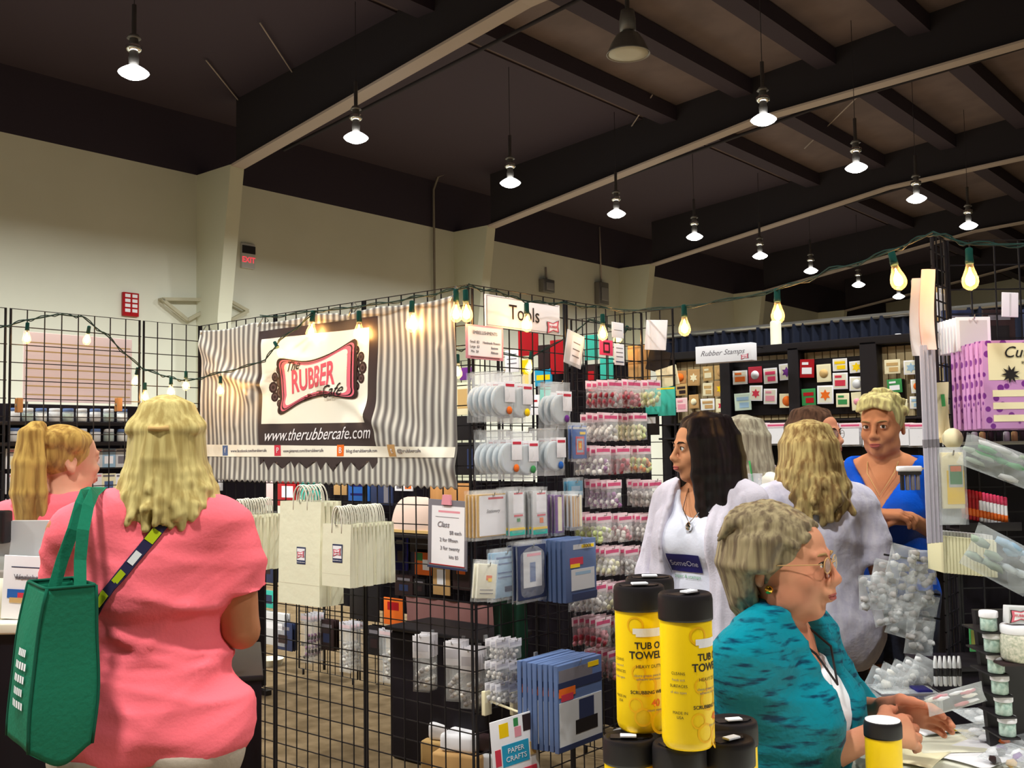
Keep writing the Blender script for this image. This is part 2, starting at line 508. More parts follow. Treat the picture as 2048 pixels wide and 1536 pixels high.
    hx = (hl.x - .11 * s, hl.x + .11 * s, fine); hy = (hl.y - .14 * s, hl.y + .12 * s, fine); hz = (hl.z - .14 * s, 1.7 * s, fine)
    fxs, fys, fzs = [hx], [hy], [hz]
    if P.get('finehands'):
        for nm in P['finehands']:
            wr = arm[nm][2]
            fxs.append((wr.x - .16, wr.x + .16, .0045)); fys.append((wr.y - .17, wr.y + .1, .0045)); fzs.append((wr.z - .12, wr.z + .12, .0045))
    xs = [p.x for t in arm.values() for p in t]; ys = [p.y for t in arm.values() for p in t] + [hl.y]
    zlo = -.02 if not seat else -dz - .02
    bnd = (min(xs + [-.2]) - .2, max(xs + [.2]) + .2, min(ys + [-.22 if not seat else -.72]) - .16, .24, zlo, hl.z + .16 * s)
    body = link('body', sdf_mesh('body', S.ops, bnd, P.get('coarse', .014), fxs, fys, fzs), root, P['skin'])
    # face details
    if P.get('face', True):
        eb = MB(); ir = MB()
        for q in (-1, 1):
            C = Mh @ Matrix.Translation((q * .031, -.0785, .012))
            eb.lathe([(.0155 * math.sin(t * PI / 8) + 1e-5, -.0155 * math.cos(t * PI / 8)) for t in range(0, 9)], 14, 0, C @ Matrix.Rotation(PI / 2, 4, 'X'))
            ir.lathe([(1e-4, 0), (.0062, 0), (.0058, .0012), (1e-4, .0016)], 12, 0, C @ Matrix.Rotation(math.radians(P.get('gaze', 0)), 4, 'Z') @ Matrix.Translation((0, -.0149, 0)) @ Matrix.Rotation(PI / 2, 4, 'X'))
        eb.build('eyes', M_['eye'], root); ir.build('irises', M_['iris'], root)
        L = Sdf(); L.M = Mh
        for q in (-1, 1):
            L.rc((q * .017, -.0965, .0235), (q * .046, -.086, .0225), .0022 * hs, .0018 * hs, .001)
        bx = Mh @ Vector((0, -.09, 0))
        L.M = Matrix.Identity(4)
        B = (bx.x - .08, bx.x + .08, bx.y - .08, bx.y + .08, bx.z - .1, bx.z + .08)
        lid = MB()
        for q in (-1, 1):   # upper lids with lashes
            lid.tube([Mh @ Vector((q * .031 + .0145 * math.cos(t), -.0955 + .008 * abs(math.cos(t)) , .0115 + .0062 * math.sin(t))) for t in np.linspace(.15, PI - .15, 9)], .0014 * hs, 5)
        lid.build('eyelashes', P.get('lash', M_['lash']), root)
        br = MB()
        for q in (-1, 1):
            br.tube([Mh @ Vector(p) for p in ((q * .013, -.0985, .028), (q * .028, -.0985, .0335), (q * .042, -.090, .0325), (q * .050, -.082, .027))], [.0016 * hs, .0030 * hs, .0026 * hs, .001 * hs], 6)
        br.build('eyebrows', P.get('brow', M_['lash']), root)
        lp = MB()
        lp.tube([Mh @ Vector((x, -.108 + x * x * 18 , -.0515 - x * x * 5)) for x in np.linspace(-.021, .021, 9)], [.001] + [.0036 * hs] * 7 + [.001], 8)
        lp.tube([Mh @ Vector((x, -.1065 + x * x * 18, -.0605 + x * x * 8)) for x in np.linspace(-.019, .019, 9)], [.001] + [.0045 * hs] * 7 + [.001], 8)
        lp.build('lips', P.get('lip', M_['lips']), root)
    R = dict(root=root, S=S, Mh=Mh, s=s, hl=hl, arm=arm, bnd=bnd, hs=hs, T=T, phi=phi, w=w, dz=dz, lean=lean)
    return R

def garment(R, name, material, tags, off, zlo, zhi, extra=None, clips=(), k=None, coarse=.011, disp=None, bnd=None, fz=()):
    G = Sdf(); G.take(R['S'], tags, off, k)
    if extra: extra(G)
    b = list(bnd or R['bnd']); b[4] = zlo - .03; b[5] = zhi + .03
    cl = [lambda x, y, z: zlo - z + 0 * x + 0 * y, lambda x, y, z: z - zhi + 0 * x + 0 * y] + list(clips)
    me = sdf_mesh(name, G.ops, b, coarse, (), (), fz, cl, disp)
    return link(name, me, R['root'], material)

def ell_out(c, r):
    """clip that removes the inside of an ellipsoid"""
    return lambda x, y, z: -((np.sqrt(((x - c[0]) / r[0]) ** 2 + ((y - c[1]) / r[1]) ** 2 + ((z - c[2]) / r[2]) ** 2) - 1) * min(r))
def plane_clip(p, n):
    """keep the side n points away from"""
    n = Vector(n).normalized(); p = Vector(p)
    return lambda x, y, z: (x - p.x) * n.x + (y - p.y) * n.y + (z - p.z) * n.z

def folds(seed, amp, sc, zc=None, zw=.2, tilt=.6):
    r = np.random.RandomState(seed); W = []
    for i in range(6):
        th = r.uniform(-tilt, tilt); kk = sc * r.uniform(.6, 1.5)
        W.append((kk * math.sin(th) * 1.0, kk * r.uniform(-.3, .3), kk * math.cos(th), r.uniform(0, 6.28), r.uniform(.5, 1)))
    def f(V):
        d = np.zeros(len(V))
        for a, b, c, ph, am in W:
            d += am * (1 - np.abs(np.sin((V[:, 0] * a + V[:, 1] * b + V[:, 2] * c) + ph + 1.2 * np.sin(V[:, 0] * 9 + ph)))) ** 2
        d = (d / 6 - .25) * amp
        if zc is not None: d = d * (.25 + np.exp(-((V[:, 2] - zc) / zw) ** 2))
        return d
    return f

def hair(R, material, locks, cap=True, k=.010, zlo=1.0, fine=.0055, extra=None, clips=(), faceclip=True, cap_r=(.084, .104, .095), cap_c=(0, .018, .038), name='hair', disp=None, facer=(.062, .07, .088), facec=(0, -.095, -.03)):
    """locks: list of (points in head coordinates, radii)"""
    H = Sdf(); H.M = R['Mh']; hs = R['hs']
    if cap: H.el(cap_c, [q * hs for q in cap_r], .01)
    for pts, rs in locks: H.ch(pts, [r * hs for r in rs], k * hs)
    if extra: extra(H, hs)
    Mi = R['Mh'].inverted()
    H.M = Matrix.Identity(4)
    cl = list(clips)
    if faceclip:
        c = R['Mh'] @ Vector(facec); Rm = R["Mh"].to_quaternion().to_matrix(); rr = [q * hs for q in facer]
        H.ops.append(['el', c, Vector(rr), Rm, None, .006, None, True, ''])
    P = [v for o in H.ops for v in ((o[1], o[2]) if o[0] == 'rc' else (o[1],))]
    b = (min(p.x for p in P) - .12, max(p.x for p in P) + .12, min(p.y for p in P) - .13, max(p.y for p in P) + .13, min(p.z for p in P) - .1, max(p.z for p in P) + .12)
    me = sdf_mesh(name, H.ops, b, fine, clips=cl, disp=disp)
    return link(name, me, R['root'], material)

def locks_hang(n, th0, th1, zend, seed, r0=.017, flare=1.0, crown=(0, .02, .118), part=0.0, jit=.012, wave=0.0, endr=.006, rx=.086, ry=.104, taper=.9, yback=0.0, zjit=.03):
    """strands from the crown, down over the skull and hanging to zend (theta 0 = back of head)"""
    r = random.Random(seed); out = []
    for i in range(n):
        th = math.radians(th0 + (th1 - th0) * (i + .5) / n + r.uniform(-4, 4))
        sx, cy = math.sin(th), math.cos(th)
        e = zend + r.uniform(-zjit, zjit)
        pts = [(crown[0] + part * (1 if sx > 0 else -1) * .3 + sx * .015, crown[1] + cy * .015, crown[2])]
        pts.append((sx * rx * .70, .018 + cy * ry * .72, .100))
        pts.append((sx * rx * 1.02, .018 + cy * ry * 1.0, .045))
        pts.append((sx * rx * 1.10, .020 + cy * ry * 1.02 + yback * .3, -.030))
        m = 5; rs = [r0 * .8, r0, r0, r0]
        for j in range(1, m + 1):
            t = j / m; z = -.03 + (e + .03) * t
            fx = 1.10 + (flare - 1.0) * t
            wv = wave * math.sin(t * 9 + i * 1.7)
            pts.append((sx * rx * fx + r.uniform(-jit, jit) * t + wv, .02 + cy * ry * (1.02 + (flare - 1) * .4 * t) + yback * t + r.uniform(-jit, jit) * t + wv * .5, z))
            rs.append(r0 * (1 - taper * t * t) + endr * t)
        out.append((pts, rs))
    return out
# ---------------------------------------------------------------- shared materials
M_ = {}
def defm(k, *a, **kw): M_[k] = mat(k, *a, **kw)
defm('wall', srgb(228, 230, 218), .85, var=(.6, srgb(221, 223, 210)))
defm('wall_dark', srgb(54, 46, 62), .9)
defm('pilaster', srgb(224, 226, 208), .8)
defm('deck', srgb(116, 102, 104), .9, var=(1.5, srgb(102, 90, 92)))
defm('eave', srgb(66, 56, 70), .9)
defm('purlin', srgb(56, 46, 60), .9)
defm('beam', srgb(176, 164, 160), .8)
defm('beam_web', srgb(46, 42, 50), .9)
defm('floor', srgb(124, 106, 82), .85, var=(9, srgb(100, 84, 62)))
defm('blackmetal', (.012, .011, .014), .4, spec=.4)
defm('steel', (.6, .6, .58), .3, .9)
defm('chrome', (.9, .9, .9), .12, 1.0)
defm('lampglass', (.9, .9, .9), .3, emit=(1, 1, .94), es=14.0)
defm('lampglass2', (.9, .9, .9), .3, emit=(1, 1, .94), es=5.0)
defm('lamp_off', (.55, .55, .5), .5)
defm('lamp_shell', (.25, .24, .24), .4, .6)
defm('green_plastic', srgb(18, 58, 52), .45)
defm('cord', srgb(28, 50, 46), .5)
defm('filament', (1, .6, .3), .5, emit=(1.0, .50, .14), es=110.0)
M_['bulbglass'] = film('bulbglass', (1, .85, .6), .05, .05)
M_['film'] = film('film', (.92, .94, .96), .10, .10)
M_['film2'] = film('film2', (.80, .84, .88), .22, .12)
defm('white', (.80, .80, .80), .6); defm('paper', srgb(236, 234, 240), .75); defm('offwhite', srgb(228, 224, 205), .7)
defm('bagpaper', srgb(222, 220, 196), .8, bump=(30, .15)); defm('pinkpaper', srgb(240, 205, 205), .7)
defm('ink', (.02, .018, .02), .6); defm('greyink', srgb(120, 116, 124), .7); defm('red', srgb(170, 25, 35), .5); defm('hotpink', srgb(225, 70, 110), .5)
defm('softpink', srgb(226, 150, 165), .6); defm('blackcloth', (.010, .008, .012), .85); defm('black', (.015, .013, .015), .5)
defm('rubberpink', srgb(222, 92, 108), .6); defm('darkbrown', srgb(50, 36, 38), .6); defm('logopink', srgb(225, 110, 130), .6); defm('logored', srgb(205, 60, 80), .6)
defm('teal', srgb(60, 180, 165), .5); defm('blue', srgb(40, 95, 175), .5); defm('navy', srgb(30, 28, 95), .6); defm('yellow', srgb(245, 205, 20), .4)
defm('orange', srgb(230, 110, 40), .5); defm('green', srgb(60, 140, 80), .5); defm('purple', srgb(110, 50, 135), .5); defm('tan', srgb(200, 165, 110), .7)
defm('kraft', srgb(190, 150, 100), .8); defm('cream', srgb(236, 226, 190), .7); defm('slate', srgb(88, 108, 150), .45); defm('slatedark', srgb(45, 55, 88), .5)
defm('lightblue', srgb(150, 180, 205), .5); defm('greenprint', srgb(120, 190, 140), .6); defm('grey', (.3, .3, .32), .5); defm('lightgrey', (.6, .6, .62), .5)
defm('wood', srgb(205, 150, 95), .6, var=(8, srgb(180, 125, 75), (1, 1, .1)))
defm('eye', (.75, .73, .70), .25); defm('iris', (.03, .018, .01), .2); defm('lash', (.03, .02, .015), .7); defm('lips', srgb(165, 85, 80), .45)
defm('browlight', srgb(150, 118, 80), .7)
defm('greypeg', (.18, .18, .19), .4)

defm('conduit', srgb(120, 114, 108), .6); defm('steelbeige', srgb(186, 182, 160), .6)
# ---------------------------------------------------------------- the hall
XW, YN, YF, XE = -14.4, -9.0, 40.0, 14.4
def ridge(x): return 7.0 + .09 * (14.4 - abs(x))
MB().box((XW - .3, YN, -.2), (XE + .3, YF, 0)).build('floor', M_['floor'], kind='structure')
fl = MB().box((XW - .3, YN, 0), (XW, YF, 6.0)).build('wall_left', M_['wall'], kind='structure')
MB().box((XW - .3, YN, 6.0), (XW, YF, 8.0)).build('trim_1', M_['wall_dark'], kind='structure')
MB().box((XE, YN, 0), (XE + .3, YF, 8)).build('wall_right', M_['wall'], kind='structure')
MB().box((XW, YF, 0), (XE, YF + .3, 10)).build('wall_back', M_['wall'], kind='structure')
MB().box((XW, YN - .3, 0), (XE, YN, 10)).build('wall_front', M_['wall'], kind='structure')
ceil = MB()
for sx in (-1, 1):
    x0, x1 = (XW, 0) if sx < 0 else (0, XE)
    ceil.add([(x0, YN, ridge(x0)), (x1, YN, ridge(x1)), (x1, YF, ridge(x1)), (x0, YF, ridge(x0)),
              (x0, YN, ridge(x0) + .1), (x1, YN, ridge(x1) + .1), (x1, YF, ridge(x1) + .1), (x0, YF, ridge(x0) + .1)],
             [(0, 3, 2, 1), (4, 5, 6, 7), (0, 1, 5, 4), (1, 2, 6, 5), (2, 3, 7, 6), (3, 0, 4, 7)])
ceiling = ceil.build('ceiling', M_['deck'], kind='structure')
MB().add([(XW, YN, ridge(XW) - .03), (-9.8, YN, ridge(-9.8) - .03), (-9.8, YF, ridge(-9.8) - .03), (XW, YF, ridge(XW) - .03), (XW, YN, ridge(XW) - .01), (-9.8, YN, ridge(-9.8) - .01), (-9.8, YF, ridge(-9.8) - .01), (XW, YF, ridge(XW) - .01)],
         [(0, 3, 2, 1), (4, 5, 6, 7), (0, 1, 5, 4), (1, 2, 6, 5), (2, 3, 7, 6), (3, 0, 4, 7)]).build('eave_dark_strip', M_['eave'], ceiling)  # darker sheet just under the deck along the left wall
frames_y = [-8.77, -2.71, 3.35, 9.41, 15.47, 21.53, 27.59, 33.65]
x = XW + .8
while x < XE - .5:
    z = ridge(x)
    if x > -9.6: MB().box((x - .16, YN, z - .26), (x + .16, YF, z - .005)).build('purlin', M_['purlin'], ceiling)
    x += 1.45
for y in frames_y:
    b = MB()
    for sx in (-1, 1):
        # haunched I section: web and bottom flange
        o = [(13.45, 6.0), (7.6, 6.90), (0, 7.26)]
        for i in (0, 1):
            (xa, za), (xb, zb) = o[i], o[i + 1]; xa *= sx; xb *= sx
            b.add([(xa, y - .04, za), (xb, y - .04, zb), (xb, y - .04, ridge(xb)), (xa, y - .04, ridge(xa)),
                   (xa, y + .04, za), (xb, y + .04, zb), (xb, y + .04, ridge(xb)), (xa, y + .04, ridge(xa))],
                  [(0, 1, 2, 3), (7, 6, 5, 4), (0, 4, 5, 1), (3, 2, 6, 7), (0, 3, 7, 4), (1, 5, 6, 2)], 1)
            b.add([(xa, y - .12, za - .03), (xb, y - .12, zb - .03), (xb, y + .12, zb - .03), (xa, y + .12, za - .03),
                   (xa, y - .13, za), (xb, y - .13, zb), (xb, y + .13, zb), (xa, y + .13, za)],
                  [(0, 3, 2, 1), (4, 5, 6, 7), (0, 1, 5, 4), (1, 2, 6, 5), (2, 3, 7, 6), (3, 0, 4, 7)], 0)
    b.build('roof_beam', [M_['beam'], M_['beam_web']], kind='structure')
    p = MB()
    for sx in (-1, 1):
        X0 = 14.4 * sx
        vs = []
        for z, d in ((0, .34), (3.7, .60), (6.0, .93)):
            xi = X0 - sx * d
            vs += [(X0, y - .125, z), (xi, y - .125, z), (xi, y + .125, z), (X0, y + .125, z)]
        f = []
        for L in (0, 4):
            f += [(L, L+1, L+5, L+4), (L+1, L+2, L+6, L+5), (L+2, L+3, L+7, L+6)]
        f += [(8, 9, 10, 11)]
        p.add(vs, f)
    p.build('pilaster', M_['pilaster'], kind='structure')
# service pipes under the roof
for y in (10.1, 16.2, 22.3):
    MB().tube([(-13.2, y, 6.35), (-7, y, 7.1), (0, y, 7.5)], .03, 6).build('ceiling_pipe', M_['beam_web'], kind='structure')
MB().tube([(-14.33, 14.69, 4.0), (-14.33, 14.69, 6.75), (-14.2, 14.69, 7.0), (-13.8, 14.69, 7.06)], .025, 6).build('wall_pipe', M_['conduit'], kind='structure')
for a_, b_ in (((-11.1, 8.1, 7.22), (-13.2, 10.9, 7.05)), ((-12.5, 8.2, 7.1), (-14.2, 10.4, 6.98)), ((-9.0, 14.5, 7.4), (-12.2, 17.4, 7.12)), ((-5.2, 16.0, 7.7), (-8.5, 19.4, 7.45))):
    MB().tube([a_, b_], .012, 5).build('brace_rod', M_['beam'], kind='structure')

# ---------------------------------------------------------------- high-bay lamps
def lamp_proto(on):
    r = thing('high_bay_lamp', '', 'lamp')
    if on: MB().lathe([(.045, .26), (.05, .19), (.045, .07), (.055, .04), (.05, -.045)], 12).build('neck', M_['lamp_shell'], r)
    MB().lathe([(.025, .62), (.025, .30), (.05, .29), (.075, .25)] if on else [(.025, .62), (.025, .30), (.07, .29), (.085, .20), (.085, .08), (.05, .06)], 14).build('ballast_housing', M_['lamp_shell'], r)
    if on: MB().lathe([(.05, .19), (.085, .17), (.085, .125), (.06, .105)], 14).build('bright_cap', M_['chrome'], r)
    (MB().lathe([(.05, -.045), (.085, -.062), (.125, -.088), (.150, -.108), (.158, -.118)], 24) if on else MB().lathe([(.06, .07), (.12, .03), (.17, -.05), (.215, -.15), (.225, -.17), (.218, -.17), (.20, -.14), (.15, -.04), (.10, .02), (.05, .05)], 24)).build('reflector', [M_['lampglass2' if on else 'lamp_shell']], r)
    MB().lathe([(.158, -.118), (.160, -.124), (.135, -.150), (.075, -.180), (.01, -.192)] if on else
               [(.02, -.10), (.12, -.12), (.205, -.16), (.205, -.163), (.12, -.165), (.01, -.166)], 24).build('lens', M_['lampglass' if on else 'lamp_off'], r)
    MB().tube([(0, 0, 0), (0, 0, 1)], .005, 5).build('hanging_rod', M_['beam_web'], r).location = (0, 0, .6)
    if on:
        L = bpy.data.lights.new('lamp_light', 'AREA'); L.shape = 'DISK'; L.size = .4; L.energy = LAMP_POWER; L.color = LAMP_COLOR; L.spread = math.radians(165)
        lo = bpy.data.objects.new('lamp_light', L); COL.objects.link(lo); lo.parent = r; lo.location = (0, 0, -.23)
        lo.visible_camera = False; lo.visible_glossy = False
    return r
lon, loff = lamp_proto(True), lamp_proto(False)
ordn = ['nearest', 'second', 'third', 'fourth', 'fifth', 'sixth', 'seventh', 'eighth', 'farthest']
row1 = [5.63, 8.75, 11.86, 14.73, 17.42, 20.2, 22.8, 25.7, 28.6]
row2 = [8.66, 11.7, 14.7, 17.3, 20.17]
def place_lamp(x, y, on, label, grp=None):
    src = lon if on else loff
    if not src.get('used'):
        o = src; src['used'] = 1
    else: o = copy_tree(src)
    o.location = (x, y, 5.68); o['label'] = label
    for ch in o.children:
        if ch.name.startswith('hanging_rod'): ch.scale = (1, 1, ridge(x) - 5.68 - .6 - .002)
    if grp: o['group'] = grp
for i, y in enumerate(row1):
    place_lamp(-9.93, y, True, 'lit high-bay lamp, %s in the row nearer the cream wall' % ordn[i], 'lit high-bay lamps of the wall row')
for i, y in enumerate(row2):
    if i == 0: place_lamp(-5.65, y, False, 'unlit bell-shaped high-bay lamp hanging under the dark roof')
    else: place_lamp(-5.65, y, True, 'lit high-bay lamp, %s of the row farther from the cream wall' % ordn[i - 1], 'lit high-bay lamps of the inner row')
for x in (-9.93, -5.65, -1.3, 3.0, 7.3):
    for y in ((2.8, -.2, -3.2) if x < -4 else (5.7, -.2, 11.7) if x < 0 else (2.8,)):
        place_lamp(x, y, True, 'lit high-bay lamp outside the photographed part of the hall', 'lamps of the rest of the hall')
for o in (lon, loff):
    if 'used' in o: del o['used']
for o in COL.objects:
    if 'used' in o: del o['used']

# wall fittings
def wall_sign(name, label, cat, p, w, h, mats, build):
    r = thing(name, label, cat, p, PI / 2); MB().bbox((-w/2, 0, -h/2), (w/2, .05, h/2), .008).build('housing', mats, r); build(r); return r
p = Vector((-14.30, 10.35, 4.83)); p.x = -14.35
def _b(r):
    text('EXIT', .13, M_['exitred'], r, (0, -.003, -.07), bold=.004)
    MB().box((-.13, -.012, .04), (.13, -.001, .17)).build('battery_cover', M_['black'], r)
defm('exitred', srgb(220, 50, 60), .5, emit=(1, .1, .12), es=.7)
wall_sign('exit_sign', 'small exit sign with black top beside the nearest wall pilaster', 'exit sign', (-14.35, 10.25, 4.80), .26, .42, M_['lightgrey'], _b)
def _b(r):
    for z in (-.12, -.045, .03, .105): MB().box((-.10, -.004, z), (.10, .001, z + .05)).build('lettering', M_['paper'], r)
    MB().box((-.015, -.006, -.15), (.015, .001, .16)).build('stripe', M_['red'], r)
wall_sign('fire_sign', 'small red and white sign high on the cream wall', 'sign', (-14.35, 8.13, 3.77), .26, .36, M_['red'], _b)
for (px, py, dz, lab) in ((1088, 573, .30, 'small dark box high on the wall, left of the two'), (1198, 588, .55, 'larger grey control box high on the wall with conduit')):
    q = onx(px, py, -14.4); r = thing('wall_box', lab, 'electrical box', (q.x + .16, q.y, q.z), PI / 2)
    MB().bbox((-.2, 0, -dz/2), (.2, .16, dz/2), .02).build('case', M_['lamp_shell'], r)
    MB().bbox((-.13, -.03, -dz/3), (.13, 0, dz/4), .01).build('cover', M_['grey'], r)
    MB().tube([(.05, .12, dz/2), (.05, .14, dz/2 + (1.4 if dz > .4 else .3))], .02, 6).build('conduit', M_['beam'], r)
for (pts, lab) in (([(325, 598), (448, 600), (375, 640), (328, 602)], 'folded steel wall bracket, larger one left of the pilaster'),
                   ([(462, 603), (496, 622), (462, 640)], 'smaller steel wall bracket right of the pilaster')):
    q = [onx(a, b, -14.3) for a, b in pts]; c = q[0].copy()
    r = thing('wall_bracket', lab, 'bracket', c)
    for i in range(len(q)):
        a, b = q[i] - c, q[(i + 1) % len(q)] - c
        if len(pts) == 3 and i == 2: continue
        MB().tube([a, b], .035, 4, smooth=False).build('strut', M_['steelbeige'], r)
    for v in q[:2]: MB().tube([v - c, v - c + Vector((-.1, 0, 0))], .025, 4, smooth=False).build('mount', M_['steelbeige'], r)

# ---------------------------------------------------------------- grid wall panels
def grid_panel(p0, p1, z0, z1, label, sp=.0762, feet=True, group='black wire grid panels', rw=.0028):
    p0, p1 = Vector(p0), Vector(p1); d = p1 - p0; L = d.length; a = math.atan2(d.y, d.x)
    r = thing('grid_panel', label, 'wire grid', (p0.x, p0.y, 0), a, group)
    MB().tube([(.006, 0, z0), (L - .006, 0, z0), (L - .006, 0, z1), (.006, 0, z1)], .006, 6, closed=True, smooth=False).build('frame', M_['blackmetal'], r)
    m = MB(); n = max(2, round(L / sp)); nz = round((z1 - z0) / sp)
    for i in range(1, n): m.tube([(L * i / n, 0, z0), (L * i / n, 0, z1)], rw, 4, cap=False, smooth=False)
    for i in range(1, nz): m.tube([(0, .004, z0 + (z1 - z0) * i / nz), (L, .004, z0 + (z1 - z0) * i / nz)], rw, 4, cap=False, smooth=False)
    m.build('wire_grid', M_['blackmetal'], r)
    if feet:
        for xx in (.05, L - .05):
            MB().tube([(xx, 0, z0), (xx, 0, .012)], .008, 6).build('foot', M_['blackmetal'], r)
    return r
G = 2.13; YB = 2.885; XR = -2.625; XL = -4.437
grid_panel((XL, YB, 0), (XL + .602, YB, 0), .05, G, 'wire grid panel behind the left third of the striped banner')
grid_panel((XL + .604, YB, 0), (XL + 1.206, YB, 0), .05, G, 'wire grid panel behind the middle of the striped banner')
grid_panel((XL + 1.208, YB, 0), (XR - .004, YB, 0), .05, G, 'wire grid panel with the hanging price chart at the booth corner')
grid_panel((XR, YB + .006, 0), (XR, YB + .60, 0), .05, G, 'wire grid panel hung with round tin packets right of the corner')
grid_panel((XR, YB + .606, 0), (XR, YB + 1.205, 0), .05, G, 'wire grid panel hung with pink-header packets')
grid_panel((-3.07, 4.12, 0), (-2.47, 4.12, 0), .05, G + .01, 'wire grid panel crossing behind the pink-header packets')
grid_panel((XL - .003, YB, 0), (XL - .003, 2.575, 0), .05, G, 'narrow wire grid panel next to the banner')
grid_panel((XL - .003, 2.565, 0), (XL - .003, 1.955, 0), .05, G, 'wire grid panel in front of the pale pink sheet')
grid_panel((XL - .003, 1.945, 0), (XL - .003, 1.335, 0), .05, G, 'wire grid panel at the left edge of the photo')

# ---------------------------------------------------------------- the banner
YBN = YB - .035
def bpt(px, py):
    q = ony(px, py, YBN); return q.x, q.z
bx0, _ = bpt(401, 700); bx1, _ = bpt(912, 700)
bz1 = G - .03
bz0 = 1.372
def seg_d(x, z, a, b):
    ax, az = a; bx, bz = b; L = (bx-ax)**2 + (bz-az)**2
    t = max(0, min(1, ((x-ax)*(bx-ax) + (z-az)*(bz-az)) / L)); return math.hypot(x-ax-t*(bx-ax), z-az-t*(bz-az))
FOLDS = [(bpt(405, 690), bpt(500, 790), .030, .022), (bpt(415, 740), bpt(528, 770), .022, .020), (bpt(740, 830), bpt(905, 935), .040, .030),
         (bpt(700, 850), bpt(800, 900), .030, .018), (bpt(640, 760), bpt(760, 850), .020, .012), (bpt(830, 640), bpt(850, 860), .03, .010),
         (bpt(530, 690), bpt(545, 840), .03, .014), (bpt(450, 700), bpt(470, 850), .02, .008), (bpt(880, 700), bpt(900, 900), .02, .012)]
def bn_y(x, z):
    d = 0.0
    for a, b, w, amp in FOLDS:
        r = seg_d(x, z, a, b); d += amp * .8 * math.exp(-(r / (w * 1.25)) ** 2)
    d += .004 * math.sin(x * 23 + z * 6) + .003 * math.sin(z * 17 + x * 5)
    return YBN - d
def bn(x, z, off=0.0):
    # droop of the top edge between its clips and the lifted lower right corner
    u = (x - bx0) / (bx1 - bx0)
    return Vector((x, bn_y(x, z) - off, z))
def bn_stripe_mat():
    m = bpy.data.materials.new('corrugated_print'); m.use_nodes = True; nt = m.node_tree; b = nt.nodes['Principled BSDF']
    uv = nt.nodes.new('ShaderNodeUVMap'); sp = nt.nodes.new('ShaderNodeSeparateXYZ'); nt.links.new(uv.outputs[0], sp.inputs[0])
    mu = nt.nodes.new('ShaderNodeMath'); mu.operation = 'MULTIPLY'; mu.inputs[1].default_value = 46 * 2 * PI; nt.links.new(sp.outputs[0], mu.inputs[0])
    si = nt.nodes.new('ShaderNodeMath'); si.operation = 'SINE'; nt.links.new(mu.outputs[0], si.inputs[0])
    ad = nt.nodes.new('ShaderNodeMath'); ad.operation = 'MULTIPLY_ADD'; ad.inputs[1].default_value = .5; ad.inputs[2].default_value = .5; nt.links.new(si.outputs[0], ad.inputs[0])
    cr = nt.nodes.new('ShaderNodeValToRGB'); e = cr.color_ramp.elements
    e[0].position = .02; e[0].color = (*srgb(104, 100, 100), 1); e[1].position = .98; e[1].color = (*srgb(208, 206, 198), 1)
    q = e.new(.45); q.color = (*srgb(150, 148, 144), 1)
    nt.links.new(ad.outputs[0], cr.inputs[0]); nt.links.new(cr.outputs[0], b.inputs['Base Color']); b.inputs['Roughness'].default_value = .38
    return m
banner = thing('banner', 'striped grey vinyl banner with pink cafe logo hung on the grid wall', 'banner', (0, 0, 0))
m = MB()
NU, NV = 230, 100
def edge_z(u):   # lower hem: small scallops, lifts at right
    return bz0 + .006 * math.sin(u * 46 * 2 * PI) - .02 * u
def top_z(u):
    return bz1 - .012 * abs(math.sin(u * PI * 4)) - (.010 if u > .6 else 0)
m.grid(lambda u, v: bn(bx0 + (bx1 - bx0) * u, edge_z(u) + (top_z(u) - edge_z(u)) * v), NU, NV)
me = m.mesh('vinyl_sheet'); uvl = me.uv_layers.new(name='UVMap')
for lp in me.loops:
    i = lp.vertex_index % (NU + 1); j = lp.vertex_index // (NU + 1); uvl.data[lp.index].uv = (i / NU, j / NV)
sheet = link('vinyl_sheet', me, banner, bn_stripe_mat())
so = sheet.modifiers.new('th', 'SOLIDIFY'); so.thickness = .0012; so.offset = 1
bm_dark = mat('bannerdark', srgb(62, 52, 54), .4)
def on_banner(name, pts, m, off, parent=banner, res=.0115):
    """a printed patch: 2D outline in banner metres laid over the folded sheet"""
    bm = bmesh.new(); f = bm.faces.new([bm.verts.new((x, 0, z)) for x, z in pts])
    bmesh.ops.triangulate(bm, faces=[f])
    xs = [q[0] for q in pts]; zs = [q[1] for q in pts]
    x = min(xs) + res
    while x < max(xs):
        bmesh.ops.bisect_plane(bm, geom=bm.verts[:] + bm.edges[:] + bm.faces[:], plane_co=(x, 0, 0), plane_no=(1, 0, 0)); x += res
    z = min(zs) + res
    while z < max(zs):
        bmesh.ops.bisect_plane(bm, geom=bm.verts[:] + bm.edges[:] + bm.faces[:], plane_co=(0, 0, z), plane_no=(0, 0, 1)); z += res
    for v in bm.verts: v.co = bn(v.co.x, v.co.z, off)
    bmesh.ops.recalc_face_normals(bm, faces=bm.faces[:])
    me = bpy.data.meshes.new(name); bm.to_mesh(me); bm.free()
    for p in me.polygons: p.use_smooth = True
    return link(name, me, parent, m)
def px_poly(L): return [bpt(a, b) for a, b in L]
# dark field with ragged lower edge
low = [(756, 925)]
xx = 745
while xx > 530:
    low += [(xx, 940 + 4 * math.sin(xx)), (xx - 7, 922), (xx - 15, 924)]; xx -= 26
dark = on_banner('dark_field', px_poly([(518, 663), (756, 632)] + low + [(520, 930)]), bm_dark, .0022)
white_m = mat('bannerwhite', srgb(240, 236, 222), .35)
wf = on_banner('white_field', px_poly([(526, 679), (740, 655), (738, 845), (526, 848)]), white_m, .0034)
strip = on_banner('address_strip', px_poly([(401, 889), (912, 894), (912, 915), (401, 913)]), white_m, .0034)
